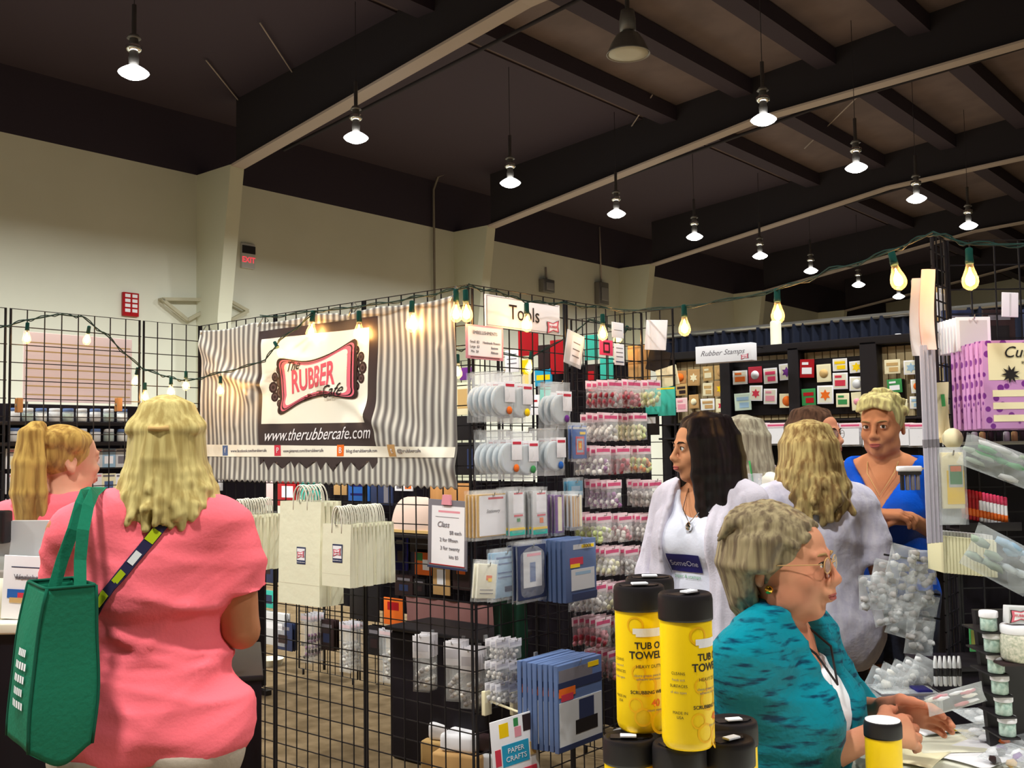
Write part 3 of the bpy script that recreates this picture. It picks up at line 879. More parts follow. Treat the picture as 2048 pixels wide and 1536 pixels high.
# logo plaque
lc = bpt(634, 756)
sxm = bpt(735, 756)[0] - bpt(533, 756)[0]; szm = abs(bpt(634, 700)[1] - bpt(634, 812)[1])
def plaque(sc, bow=.17, n=14):
    W, H = sxm * .355 * sc, szm * .5 * (.90 + .0 * sc) * (sc ** 1.15); out = []
    K = [(-1, .82), (-.93, 1.0), (-.72, .93), (-.35, .72), (0, .66), (.35, .72), (.72, .93), (.93, 1.0), (1, .82), (.93, .45), (.90, 0), (.93, -.45), (1, -.82), (.93, -1.0), (.72, -.93), (.35, -.72), (0, -.66), (-.35, -.72), (-.72, -.93), (-.93, -1.0), (-1, -.82), (-.93, -.45), (-.90, 0), (-.93, .45)]
    N = len(K)
    for i in range(N):
        p0, p1, p2, p3 = K[i-1], K[i], K[(i+1) % N], K[(i+2) % N]
        for t in (0, .33, .66):
            q = [.5 * (2*p1[c] + (p2[c]-p0[c])*t + (2*p0[c]-5*p1[c]+4*p2[c]-p3[c])*t*t + (3*p1[c]-p0[c]-3*p2[c]+p3[c])*t**3) for c in (0, 1)]
            x, z = q[0] * W, q[1] * H
            out.append((lc[0] + x, lc[1] + z + .10 * x))
    return out
k = 0
for sd in (-1, 1):
    for (dx, dz, r) in ((.0, .30, .018), (.028, .18, .022), (.040, .0, .026), (.030, -.17, .022), (.0, -.29, .018), (-.005, .08, .026), (-.005, -.10, .026)):
        cx_, cz_ = lc[0] + sd * (sxm * .385 + dx * 1.0), lc[1] + dz * szm * 1.05 + .10 * sd * sxm * .38
        for q, (rr, mm) in enumerate(((r, M_['darkbrown']), (r * .62, mat('swirl', srgb(96, 74, 76), .5)), (r * .34, M_['darkbrown']))):
            on_banner('rosette', [(cx_ + rr * math.cos(a * PI / 6), cz_ + rr * math.sin(a * PI / 6)) for a in range(12)], mm, .0042 + q * .0008, res=.05)
on_banner('logo_outline', plaque(1.12), M_['darkbrown'], .0075)
on_banner('logo_rim', plaque(1.03), M_['logopink'], .0085)
on_banner('logo_rim', plaque(.985), M_['darkbrown'], .0092)
on_banner('logo_border', plaque(.95), M_['logopink'], .0099)
on_banner('logo_panel', plaque(.86), white_m, .0108)
def banner_text(body, size, m, px, py, shear=0, off=.0120, sx=1.0, sz=1.0, slope=0.0, name='lettering', bow=0.0, bold=0.0, align='CENTER'):
    me = textmesh(body, 1.0, shear, align, bold=bold); cx_, cz_ = bpt(px, py)
    bm = bmesh.new(); bm.from_mesh(me); bmesh.ops.triangulate(bm, faces=bm.faces[:])
    for _ in range(2 if size > .05 else 0):
        ed = [e for e in bm.edges if e.calc_length() * size > .016]
        bmesh.ops.subdivide_edges(bm, edges=ed, cuts=1); bmesh.ops.triangulate(bm, faces=bm.faces[:])
    for v in bm.verts:
        x, z = v.co.x * size * sx, v.co.y * size * sz
        z = z * (1 + bow * (x / .2) ** 2) + slope * x
        v.co = bn(cx_ + x, cz_ + z, off + v.co.z)
    bm.to_mesh(me); bm.free(); o = link(name, me, banner); me.materials.clear(); me.materials.append(m); return o
banner_text('RUBBER', .092, M_['rubberpink'], 630, 757, .0, sx=.90, sz=1.35, slope=.10, bow=.35, bold=.022)
banner_text('The', .062, M_['ink'], 590, 733, .5, sx=.9, slope=.12, off=.0135)
banner_text('Cafe', .075, M_['ink'], 668, 783, .5, sx=.95, slope=.10, off=.0135)
banner_text('www.therubbercafe.com', .074, M_['paper'], 632, 869, .45, off=.004, sx=.98)
for (px, body, mm) in ((452, 'www.facebook.com/therubbercafe', M_['slate']), (556, 'www.pinterest.com/therubbercafe', M_['logored']), (684, 'blog.therubbercafe.com', M_['orange']), (790, '@rubbercafe', M_['kraft'])):
    x_, z_ = bpt(px, 901)
    on_banner('icon', [(x_ - .022, z_ - .024), (x_ + .022, z_ - .024), (x_ + .022, z_ + .024), (x_ - .022, z_ + .024)], mm, .0042, res=.03)
    banner_text({452: 'f', 556: 'P', 684: 'B', 790: 't'}[px], .035, M_['paper'], px, 901, off=.0052)
    banner_text(body, .020, M_['greyink'], px + 11, 902, off=.0046, align='LEFT', sx=1.0 if len(body) > 14 else 1.3)
for px in (405, 520, 700, 905):
    x_, z_ = bpt(px, 720)
    MB().tube([(x_, YBN - .012, top_z((x_ - bx0) / (bx1 - bx0)) - .02), (x_, YB - .012, G - .0), (x_, YB + .012, G - .02), (x_, YBN + .006, bz1 - .03)], .0025, 5).build('hanging_loop', M_['steel'], banner)

# ---------------------------------------------------------------- string lights
def bulb_parts(r, p, s=1.0, tilt=(0, 0)):
    """socket, glass and filament hanging from p (local to r)"""
    M = Matrix.Translation(p) @ Matrix.Rotation(tilt[0], 4, 'X') @ Matrix.Rotation(tilt[1], 4, 'Y') @ Matrix.Scale(s, 4)
    sock = MB().lathe([(.009, .012), (.0135, .008), (.014, -.030), (.0155, -.036), (.0155, -.048), (.013, -.048)], 12, 0, M).build('socket', M_['green_plastic'], r)
    g = MB().lathe([(.013, -.046), (.0135, -.055), (.016, -.066), (.023, -.085), (.029, -.102), (.0305, -.116), (.027, -.131), (.016, -.143), (.004, -.148), (.001, -.149)], 16, 0, M, closed=True)
    b = g.build('glass_bulb', M_['bulbglass'], sock)
    MB().lathe([(.002, -.062), (.006, -.080), (.0155, -.098), (.0175, -.112), (.014, -.124), (.004, -.131)], 12, 0, M).build('filament', M_['filament'], sock)
def string(name, label, anchors, bulbs, sag=.03, group=None, s=1.0, r0=.003):
    """anchors: world points of the cord; bulbs: world points where sockets hang"""
    c = Vector(anchors[0]); r = thing(name, label, 'string lights', c)
    pts = []
    for i in range(len(anchors) - 1):
        a, b = Vector(anchors[i]), Vector(anchors[i + 1]); n = 8
        sg = sag * (b - a).length
        for k in range(n): t = k / n; q = a.lerp(b, t); q.z -= sg * 4 * t * (1 - t); pts.append(q - c)
    pts.append(Vector(anchors[-1]) - c)
    MB().tube(pts, r0, 6).build('cord', M_['cord'], r)
    tw = [p + Vector((0, .008 * math.sin(i), .008 * math.cos(i))) for i, p in enumerate(pts)]
    MB().tube(tw, r0 * .8, 5).build('cord', M_['cord'], r)
    for (p, tl) in bulbs: bulb_parts(r, Vector(p) - c, s, tl)
    return r
# on the left grid wall (in front of it)
xg = XL + .03
A = [onx(0, 655, xg), onx(52, 640, xg), onx(115, 628, xg), onx(165, 633, xg), onx(215, 672, xg), onx(282, 735, xg - .02)]
A += [ony(330, 752, YB - .30), ony(372, 762, YB - .25), ony(440, 745, YB - .12), ony(530, 720, YB - .10), ony(560, 680, YB - .10), ony(625, 628, YB - .08)]
B = [(onx(55, 648, xg) , (0, .1)), (onx(178, 655, xg), (.1, .5)), (ony(275, 738, YB - .32), (0, .3)), (ony(290, 768, YB - .32), (0, 0)), (ony(342, 757, YB - .3), (0, 0)),
     (ony(372, 745, YB - .2), (0, 0)), (ony(441, 755, YB - .12), (0, 0)), (ony(550, 686, YB - .10), (0, -.7))]
string('string_lights', 'green cord with lit bulbs looping over the left grid and banner', A, B, .02, s=.58)
yb = YB - .07
A = [ony(520, 634, yb), ony(624, 622, yb), ony(720, 612, yb), ony(823, 596, yb), ony(905, 580, yb), ony(937, 574, yb)]
B = [(ony(626, 626, yb), (0, .15)), (ony(718, 626, yb), (0, 0)), (ony(824, 606, yb), (0, .05)), (ony(912, 584, yb), (.1, .1)), (ony(931, 584, yb), (0, -.05))]
string('string_lights', 'lit bulbs along the top edge of the striped banner', A, B, .015, s=.78)
xr = XR + .12
A = [onx(937, 572, xr), onx(1000, 585, xr), onx(1052, 602, xr), onx(1125, 606, xr), onx(1200, 615, xr), at(1368, 612, 3.7), at(1553, 578, 3.3), at(1660, 540, 3.0), at(1785, 500, 2.75), at(1866, 464, 2.6), at(1936, 488, 2.55), at(2100, 484, 2.4)]
B = [(onx(1053, 610, xr), (0, 0)), (onx(1205, 632, xr), (0, 0)), (at(1368, 614, 3.7), (0, 0)), (at(1554, 582, 3.3), (0, 0)), (at(1783, 506, 2.8), (0, -.2)), (at(1938, 502, 2.75), (0, 0))]
string('string_lights', 'green cord of bulbs strung across the aisle to the right rack', A, B, .02, s=.72)
A = [at(905, 700, 4.4), at(950, 692, 4.6), at(1060, 715, 4.8), at(1180, 640, 5), at(1262, 660, 4.9)]
B = [(at(915, 712, 4.5), (0, 0)), (at(1063, 705, 4.8), (0, .2)), (at(1254, 655, 4.9), (0, .8))]
string('string_lights', 'lit bulbs hanging inside the booth behind the tin packets', A, B, .03, s=.68)
# ================================================================ people
def haircol(name, c1, c2, sc=70):
    return mat(name, c1, .42, var=(sc, c2, (1, 1, .06), (.38, .62)), bump='var')
SK = lambda n, c, c2: mat(n, c, .52, var=(9, c2), spec=.35)
skin_pale = SK('skin_pale', srgb(214, 160, 135), srgb(204, 145, 120)); skin_tan = SK('skin_tan', srgb(190, 130, 95), srgb(178, 116, 82))
skin_asian = SK('skin_warm', srgb(196, 140, 105), srgb(186, 128, 94)); skin_red = SK('skin_rosy', srgb(200, 142, 112), srgb(190, 122, 96))
coral = mat('coral_jersey', srgb(252, 114, 128), .8, bump=(140, .10))
hair_blonde = haircol('hair_blonde', srgb(208, 190, 128), srgb(168, 146, 90)); hair_straw = haircol('hair_strawberry', srgb(190, 155, 85), srgb(140, 105, 55))
hair_black = haircol('hair_black', srgb(26, 19, 22), srgb(15, 11, 13)); hair_grey = haircol('hair_grey', srgb(165, 160, 140), srgb(120, 112, 98))
hair_wavy = haircol('hair_wavy', srgb(190, 170, 115), srgb(125, 98, 62)); hair_brown = haircol('hair_brown', srgb(92, 66, 52), srgb(60, 42, 34))
hair_crop = haircol('hair_crop', srgb(200, 190, 130), srgb(150, 135, 95)); hair_ash = haircol('hair_ash', srgb(150, 136, 106), srgb(98, 84, 68))
khaki = mat('khaki', srgb(178, 164, 150), .85, bump=(120, .1)); denim = mat('denim', srgb(62, 70, 92), .85, var=(60, srgb(48, 54, 74))); darkpants = mat('dark_trousers', srgb(34, 32, 42), .85)
shoe = mat('shoe', (.03, .03, .035), .5)

def shoes(R):
    def ex(G):
        pass
    G = Sdf()
    for o in R['S'].ops:
        if o[8] == 'leg' and o[0] == 'rc' and max(o[1].z, o[2].z) < .16 * R['s'] - R['dz'] * (1 if R['dz'] else 0) + (0.05 if R['dz'] else 0):
            n = list(o); n[3] += .012; n[4] += .012; G.ops.append(n)
    b = list(R['bnd']); zz = -R['dz'] if R['dz'] else 0.0
    b[4] = zz - .02; b[5] = zz + .16
    me = sdf_mesh('shoes', G.ops, b, .012, clips=[lambda x, y, z: zz + .003 - z + 0 * x + 0 * y, lambda x, y, z: z - zz - .085 + 0 * x + 0 * y])
    return link('shoes', me, R['root'], shoe)
def bvh(*obs):
    """trees in world space"""
    bpy.context.view_layer.update(); V = []; F = []
    for o in obs:
        n = len(V); V += [o.matrix_world @ v.co for v in o.data.vertices]; F += [[i + n for i in p.vertices] for p in o.data.polygons]
    return BVHTree.FromPolygons(V, F)
def hitpx(T, px, py):
    d = ray(px, py).normalized(); return T.ray_cast(CAM, d)
def drape_strap(T, pts, step=26):
    """points of a strap lying on a body along a line seen at these pixels"""
    out = []; nn = []
    for i in range(len(pts) - 1):
        (a, b), (c, d) = pts[i], pts[i + 1]; n = max(1, int(math.hypot(c - a, d - b) / step))
        for k in range(n + (1 if i == len(pts) - 2 else 0)):
            t = k / n; h = hitpx(T, a + (c - a) * t, b + (d - b) * t)
            if h[0] is not None: out.append(h[0] + h[1] * .004); nn.append(h[1])
    return out, nn

# ---------------------------------------------------------------- woman in coral shirt seen from behind
def sleeve(R, G, nm, frac, r1, r2, k=.03, off=0):
    sh, el_, wr = R['arm'][nm]
    G.rc(sh + Vector((0, 0, .004)), sh.lerp(el_, frac), r1 * R['s'], r2 * R['s'], k, cap=True)
R = person('person', 'woman in coral T-shirt seen from behind with green tote bag', 338, 785, 2.38, 174,
    dict(w=1.05, belly=.0, skin=skin_tan, yaw=-4, hs=.97, head_off=(-.03, 0, 0), arms={'R': (('px', 484, 1262, 2.36), ('px', 420, 1225, 2.64), ('px', 400, 1200, 2.8), (0, 0, 1)), 'L': (('px', 128, 1285, 2.36), ('px', 180, 1240, 2.62), ('px', 200, 1220, 2.8), (0, 0, 1))}, arm_r=1.05, face=True, brow=M_['browlight']))
s = R['s']
def ex(G):
    for nm in 'LR': sleeve(R, G, nm, .62, .056, .074)
    G.rc((-.10 * s, .02, .92 * s), (.10 * s, .02, .92 * s), .13 * s, .13 * s, .05)
shirt1 = garment(R, 'tshirt', coral, ('torso', 'hip'), .021, .85 * s, 1.45 * s, ex, [ell_out((0, -.02, 1.50 * s), (.105 * s, .10 * s, .105 * s))], k=.045, coarse=.009,
                 disp=lambda V: folds(3, .045, 26, 1.10 * s, .16, .5)(V) + .0035 * np.sin(V[:, 2] * 22 + V[:, 0] * 30))
def ex(G):
    G.el((.09 * s, .06, .87 * s), (.12 * s, .11 * s, .12 * s), .03); G.el((-.09 * s, .06, .87 * s), (.12 * s, .11 * s, .12 * s), .03)
garment(R, 'trousers', khaki, ('hip', 'leg'), .014, .10, .88 * s, ex, coarse=.013)
shoes(R)
L = locks_hang(76, -128, 128, -.158, 5, .0128, 1.62, taper=.72, jit=.010, endr=.004, yback=.006, zjit=.026, rx=.071, ry=.094)
# half-up top layer swept back to a clip
for i in range(18):
    a = -1.25 + 2.5 * i / 17
    L.append(([(math.sin(a) * .055, -.045 + .02 * abs(a), .115 - .035 * abs(a)), (math.sin(a) * .082, .03, .112 - .045 * abs(a)), (math.sin(a) * .074, .080, .085 - .03 * abs(a)), (math.sin(a) * .02, .116, .045), (math.sin(a) * .03, .122, -.02), (math.sin(a) * .045, .122, -.10)], [.012, .015, .014, .010, .011, .006]))
hair(R, hair_blonde, L, facer=(.060, .07, .085), k=.006, fine=.0046)
MB().tube([R['Mh'] @ Vector(p) for p in ((-.022, .127, .050), (0, .133, .048), (.022, .127, .050))], .006, 8).build('hair_clip', M_['tan'], R['root'])
W1 = R
T1 = bvh(shirt1)
# ---- patterned strap across the back
pts, nn = drape_strap(T1, [(368, 1004), (330, 1045), (290, 1095), (245, 1150), (205, 1200), (188, 1226)])
if len(pts) > 3:
    c0 = pts[0].copy(); st = thing('crossbody_strap', 'dark floral crossbody strap over the back of the coral T-shirt', 'bag strap', c0)
    MB()  .ribbon([p - c0 for p in pts], .024, .003, nn).build('webbing', mat('strapdark', srgb(40, 38, 66), .7), st)
    for i in range(0, len(pts) - 1):
        t = ((i * 37) % 10) / 10; q = pts[i].lerp(pts[i + 1], t) - c0
        if i % 3 == 2: continue
        w_ = [(q - (pts[i+1] - pts[i]).normalized() * .014) + nn[i] * .0035, q + nn[i] * .0035, (q + (pts[i+1] - pts[i]).normalized() * .016) + nn[i] * .0035]
        MB().ribbon(w_, .022 if i % 2 else .016, .0012, [nn[i]] * 3).build('print_patch', mat('strapgreen', srgb(160, 175, 30), .7) if i % 4 else M_['lightgrey'], st)
# ---- green tote
green_t = mat('green_tote', srgb(30, 112, 86), .8, bump=(90, .15)); green_d = mat('green_tote_binding', srgb(22, 84, 66), .8)
tb = at(118, 1490, 2.08); tt = at(138, 1178, 1.72)
toc = Vector((-tb.x, -tb.y)).normalized(); phi = math.atan2(toc.x, -toc.y)
tote = thing('tote_bag', 'green fabric tote bag hanging from the shoulder of the coral-shirted woman', 'tote bag', (tb.x, tb.y, tb.z), phi + math.radians(14))
H_ = .325
def tote_f(u, v):
    a = 2 * PI * u
    e = .30                                   # rounded rectangle section
    cx_, cy_ = math.cos(a), math.sin(a)
    r = (abs(cx_) ** (2 / e * .5 * 2 / 3) + abs(cy_) ** (2 / e * .5 * 2 / 3)) if False else max(abs(cx_), abs(cy_))
    x, y = cx_ / r, cy_ / r
    wx = .060 * (1 - .24 * v) + .008 * math.sin(v * PI); wy = .088 * (1 - .10 * v) 
    bul = 1 + .10 * math.sin(v * PI) * (1 - abs(y)) + .025 * math.sin(v * 9 + u * 20)
    z = H_ * v - .018 * (1 - v) * math.cos(x * 2.6) * 1.0
    return Vector((x * wx * bul - .018 * (1 - v), y * wy * (1 + .03 * math.sin(v * 7)), z))
tm = MB().grid(tote_f, 64, 26, closed_u=True)
n0 = 0; tm.f.append(list(range(63, -1, -1))); tm.m.append(0); tm.sm.append(False)
tm.build('body', green_t, tote).modifiers.new('s', 'SOLIDIFY').thickness = .0015
for q in (-1, 1):
    # piping along the gusset seams and hem
    MB().tube([Vector(tote_f(.125 if q > 0 else .875, v)) + Vector((0, 0, 0)) for v in np.linspace(0, 1, 12)], .0032, 6).build('seam', green_d, tote)
    MB().tube([Vector(tote_f(.375 if q > 0 else .625, v)) for v in np.linspace(0, 1, 12)], .0032, 6).build('seam', green_d, tote)
MB().tube([Vector(tote_f(u, 1)) for u in np.linspace(0, .97, 40)], .0035, 6, closed=True).build('top_hem', green_d, tote)
bpy.context.view_layer.update()
Mi = tote.matrix_world.inverted()
for j, (ps, dd) in enumerate([([((108, 1176), 2.08), ((124, 1120), 2.10), ((146, 1060), 2.12), ((160, 1010), 2.16), ((168, 988), 2.22)], 0), ([((160, 1176), 2.06), ((160, 1120), 2.085), ((166, 1060), 2.10), ((176, 1012), 2.14), ((188, 984), 2.20)], 1)]):
    P_ = [Mi @ at(a, b, d) for (a, b), d in ps]
    last = P_[-1]; P_.append(Mi @ at(186 + j * 16, 976, 2.30)); P_.append(Mi @ at(200 + j * 12, 990, 2.42))
    MB().ribbon(P_, .024, .0022, [Vector((0, -1, .15))] * 5 + [Vector((0, -.2, 1)), Vector((0, 1, 0))]).build('handle', green_t, tote)
for k_, (zz, bw) in enumerate(((.20, .05), (.175, .075), (.15, .07), (.125, .06), (.10, .075))):
    def side(y, z):
        v = z / H_; yn = y / .084; wx = .060 * (1 - .24 * v) + .008 * math.sin(v * PI)
        return Vector((-wx * (1 + .10 * math.sin(v * PI) * (1 - abs(yn)) + .025) - .018 * (1 - v) - .003, y, z))
    bw *= 1.0; b = MB()
    for q in range(5):
        y0 = -bw / 2 - .01 + bw * q / 5; b.add([side(y0, zz - .010), side(y0 + bw / 5 * .7, zz - .010), side(y0 + bw / 5 * .7, zz + .004), side(y0, zz + .004)], [(0, 3, 2, 1)])
    b.build('printed_lettering', M_['paper'], tote)

# ---------------------------------------------------------------- girl with ponytail
R = person('person', 'girl in coral T-shirt with strawberry-blonde ponytail, face in profile', 134, 840, 3.15, 168,
    dict(w=.98, skin=skin_pale, yaw=-40, hs=1.0, brow=M_['browlight'], bust=.85, gaze=0))
s = R['s']
def ex(G):
    for nm in 'LR': sleeve(R, G, nm, .55, .062, .062)
garment(R, 'tshirt', coral, ('torso', 'hip'), .014, .87 * s, 1.46 * s, ex, [ell_out((0, -.03, 1.50 * s), (.09 * s, .09 * s, .09 * s))], k=.05, disp=folds(9, .02, 22))
garment(R, 'trousers', darkpants, ('hip', 'leg'), .012, .1, .98 * s, None, coarse=.015)
shoes(R)
L = []
for i in range(26):      # pulled back to a high ponytail
    a = -2.1 + 4.2 * i / 25
    st_ = (math.sin(a) * .074, -.060 * math.cos(a * .75) + .01, .085 * math.cos(a * .62) + .005)
    L.append(([st_, (st_[0] * 1.10, .03, st_[2] * .9 + .020), (st_[0] * .55, .085, .05 + st_[2] * .35), (0, .092, .072)], [.010, .016, .015, .012]))
r_ = random.Random(4)
for i in range(34):      # tail
    a = 2 * PI * i / 34; q = r_.uniform(.2, .78)
    L.append(([(0, .085, .078), (math.cos(a) * .012, .108 + math.sin(a) * .01, .112), (math.cos(a) * .040 * q, .128 + math.sin(a) * .022 * q, .092), (math.cos(a) * .060 * q, .132 + math.sin(a) * .040 * q, .0), (math.cos(a) * .062 * q, .128 + math.sin(a) * .058 * q, -.09), (math.cos(a) * .050 * q, .115 + math.sin(a) * .062 * q, -.16 + r_.uniform(-.05, .03)), (math.cos(a) * .03 * q, .10 + math.sin(a) * .05 * q, -.215 + r_.uniform(-.05, .04))],
              [.009, .011, .014, .015, .014, .010, .004]))
hair(R, hair_straw, L, cap=True, cap_r=(.0765, .096, .088), cap_c=(0, .016, .034), facer=(.064, .075, .100), facec=(0, -.088, -.040), clips=[], name='hair')
W2 = R

# ---------------------------------------------------------------- dark-haired woman in white cardigan
R = person('person', 'woman with long black hair, white cardigan over white printed top, looking left', 1402, 825, 3.55, -28,
    dict(w=.98, skin=skin_asian, yaw=-38, pitch=2, gaze=-6, arms={'R': ((-.235, -.01, 1.09), (-.20, -.16, .92)), 'L': ((.225, .03, 1.09), (.21, -.04, .86))}))
s = R['s']
white_knit = mat('white_knit', srgb(204, 199, 214), .85, bump=(160, .15)); white_tee = mat('white_tee', srgb(222, 225, 242), .8, bump=(120, .08))
top = garment(R, 'tank_top', white_tee, ('torso', 'hip'), .012, .80 * s, 1.40 * s, None, [ell_out((0, -.09 * s, 1.42 * s), (.085 * s, .14 * s, .12 * s))], k=.05, disp=folds(12, .014, 20))
def ex(G):
    for nm in 'LR':
        sh, e_, w_ = R['arm'][nm]; G.rc(sh, e_, .062 * s, .052 * s, .03); G.rc(e_, e_.lerp(w_, .8), .052 * s, .044 * s, .02, cap=True)
    for q in (-1, 1):
        G.rc((q * .10 * s, -.09 * s, 1.30 * s), (q * .125 * s, -.155 * s, .74 * s), .034 * s, .05 * s, .03)
        G.rc((q * .13 * s, -.08 * s, 1.28 * s), (q * .17 * s, -.09 * s, .74 * s), .034 * s, .05 * s, .03)
open_front = lambda x, y, z: np.minimum(.070 * s + .05 * (1.4 * s - z) - np.abs(x + .015), -(y + .02)) + 0 * z
card = garment(R, 'cardigan', white_knit, ('torso', 'hip'), .026, .72 * s, 1.44 * s, ex, [open_front, ell_out((0, -.06, 1.50 * s), (.09 * s, .12 * s, .12 * s))], k=.05,
        disp=lambda V: folds(15, .012, 20)(V) + np.where(V[:, 1] < -.05, .0045 * np.sin(V[:, 0] * 170), 0))
garment(R, 'trousers', darkpants, ('hip', 'leg'), .012, .1, .98 * s, None, coarse=.015); shoes(R)
L = locks_hang(50, -138, 138, -.30, 15, .019, 1.12, taper=.7, jit=.010, endr=.007, yback=.03, zjit=.03, part=.05, crown=(.0, .0, .118))
hair(R, hair_black, L, facer=(.060, .075, .110), facec=(-.006, -.090, -.030), fine=.006)
# navy printed panel on the chest
Ttop = bvh(top)
def chest_patch(R, T, cx_, cz_, w_, h_, slope, m, name, off=.003, sides=1):
    Mw = R['root'].matrix_world; NX, NZ = 10, 6; vs = []
    for j in range(NZ + 1):
        for i in range(NX + 1):
            x_ = cx_ + w_ * (i / NX - .5); z_ = cz_ + h_ * (j / NZ - .5) + slope * (x_ - cx_)
            h = T.ray_cast(Mw @ Vector((x_, -.6, z_)), (Mw.to_3x3() @ Vector((0, 1, 0))).normalized())
            y_ = (Mw.inverted() @ h[0]).y - off if h[0] is not None else -.12
            vs.append((x_, y_, z_))
    b = MB(); b.add(vs, [(j*(NX+1)+i, j*(NX+1)+i+1, (j+1)*(NX+1)+i+1, (j+1)*(NX+1)+i) for j in range(NZ) for i in range(NX)], 0, True)
    return b.build(name, m, R['root'])
def chest_text(R, T, body, size, cx_, cz_, slope, m, off=.005, shear=0, bold=0.0):
    Mw = R['root'].matrix_world; me = textmesh(body, size, shear, bold=bold)
    for v in me.vertices:
        x_ = cx_ + v.co.x; z_ = cz_ + v.co.y + slope * v.co.x
        h = T.ray_cast(Mw @ Vector((x_, -.6, z_)), (Mw.to_3x3() @ Vector((0, 1, 0))).normalized())
        y_ = (Mw.inverted() @ h[0]).y - off if h[0] is not None else -.14
        v.co = (x_, y_, z_)
    o = link('lettering', me, R['root']); me.materials.clear(); me.materials.append(m)
chest_patch(R, Ttop, -.022, 1.145 * s, .125, .060, -.02, M_['navy'], 'printed_panel', .004)
chest_text(R, Ttop, 'SomeOne', .026, -.022, 1.143 * s, -.02, M_['paper'], .007)
chest_text(R, Ttop, 'paper & stamps', .0165, -.018, 1.098 * s, -.02, M_['greenprint'], .006)
Mh = R['Mh']
MB().tube([(-.045, -.045, 1.40 * s), (-.035, -.105, 1.33 * s), (0, -.128, 1.285 * s), (.035, -.105, 1.33 * s), (.045, -.045, 1.40 * s)], .0022, 6).build('necklace', M_['chrome'], R['root'])
MB().lathe([(.002, 0), (.011, .006), (.013, .016), (.008, .028), (.002, .032)], 10, 0, Matrix.Translation((0, -.133, 1.255 * s))).build('pendant', M_['chrome'], R['root'])
W3 = R

# ---------------------------------------------------------------- grey-haired woman behind her
R = person('person', 'woman with shoulder-length grey hair and cream top, seen from behind', 1490, 832, 4.25, 152,
    dict(w=1.08, skin=skin_pale, arms={'R': ((-.25, -.02, 1.12), (-.20, -.22, 1.28), (0, -.6, .8), (0, -1, 0)), 'L': ((.25, -.02, 1.12), (.12, -.25, 1.15))}, brow=M_['browlight']))
s = R['s']
cream_top = mat('cream_top', srgb(226, 224, 214), .85, bump=(100, .15))
def ex(G):
    for nm in 'LR': sleeve(R, G, nm, .95, .066, .060)
garment(R, 'blouse', cream_top, ('torso', 'hip'), .022, .80 * s, 1.45 * s, ex, [ell_out((0, -.03, 1.50 * s), (.09 * s, .09 * s, .09 * s))], k=.05, disp=folds(22, .02, 22))
garment(R, 'trousers', darkpants, ('hip', 'leg'), .012, .1, .98 * s, None, coarse=.015); shoes(R)
hair(R, hair_grey, locks_hang(40, -130, 130, -.15, 25, .021, 1.22, taper=.7, jit=.012, endr=.008, yback=.02, zjit=.03), fine=.0065)
W4 = R
# a clear cup with a green straw in her hand
q = at(1506, 975, 3.85); cup = thing('drink_cup', 'clear plastic cup with green straw held behind the black-haired woman', 'cup', q)
MB().lathe([(.026, -.05), (.036, .05), (.0375, .052), (.035, .05), (.025, -.048)], 18).build('cup_body', M_['film2'], cup)
MB().tube([(.01, 0, -.04), (-.012, 0, .10)], .0035, 8).build('straw', M_['green'], cup)

# ---------------------------------------------------------------- woman with wavy blonde hair, back view
R = person('person', 'woman with wavy dark-blonde hair and pale lilac top, seen from behind', 1612, 842, 3.75, 200,
    dict(w=1.12, skin=skin_pale, roll=0, brow=M_['browlight']))
s = R['s']
lilac = mat('lilac_top', srgb(222, 220, 238), .85, var=(50, srgb(204, 202, 226), (1, 1, .3)), bump=(90, .15))
def ex(G):
    for nm in 'LR': sleeve(R, G, nm, .8, .068, .074)
    G.rc((-.12 * s, .02, .86 * s), (.12 * s, .02, .86 * s), .13 * s, .13 * s, .06)
garment(R, 'loose_top', lilac, ('torso', 'hip'), .030, .72 * s, 1.47 * s, ex, [ell_out((0, -.03, 1.53 * s), (.09 * s, .09 * s, .09 * s))], k=.06, disp=folds(32, .03, 20))
garment(R, 'trousers', darkpants, ('hip', 'leg'), .012, .1, .98 * s, None, coarse=.015); shoes(R)
hair(R, hair_wavy, locks_hang(44, -135, 135, -.20, 35, .021, 1.35, taper=.7, jit=.018, wave=.012, endr=.008, yback=.045, zjit=.05), fine=.0065)
W5 = R

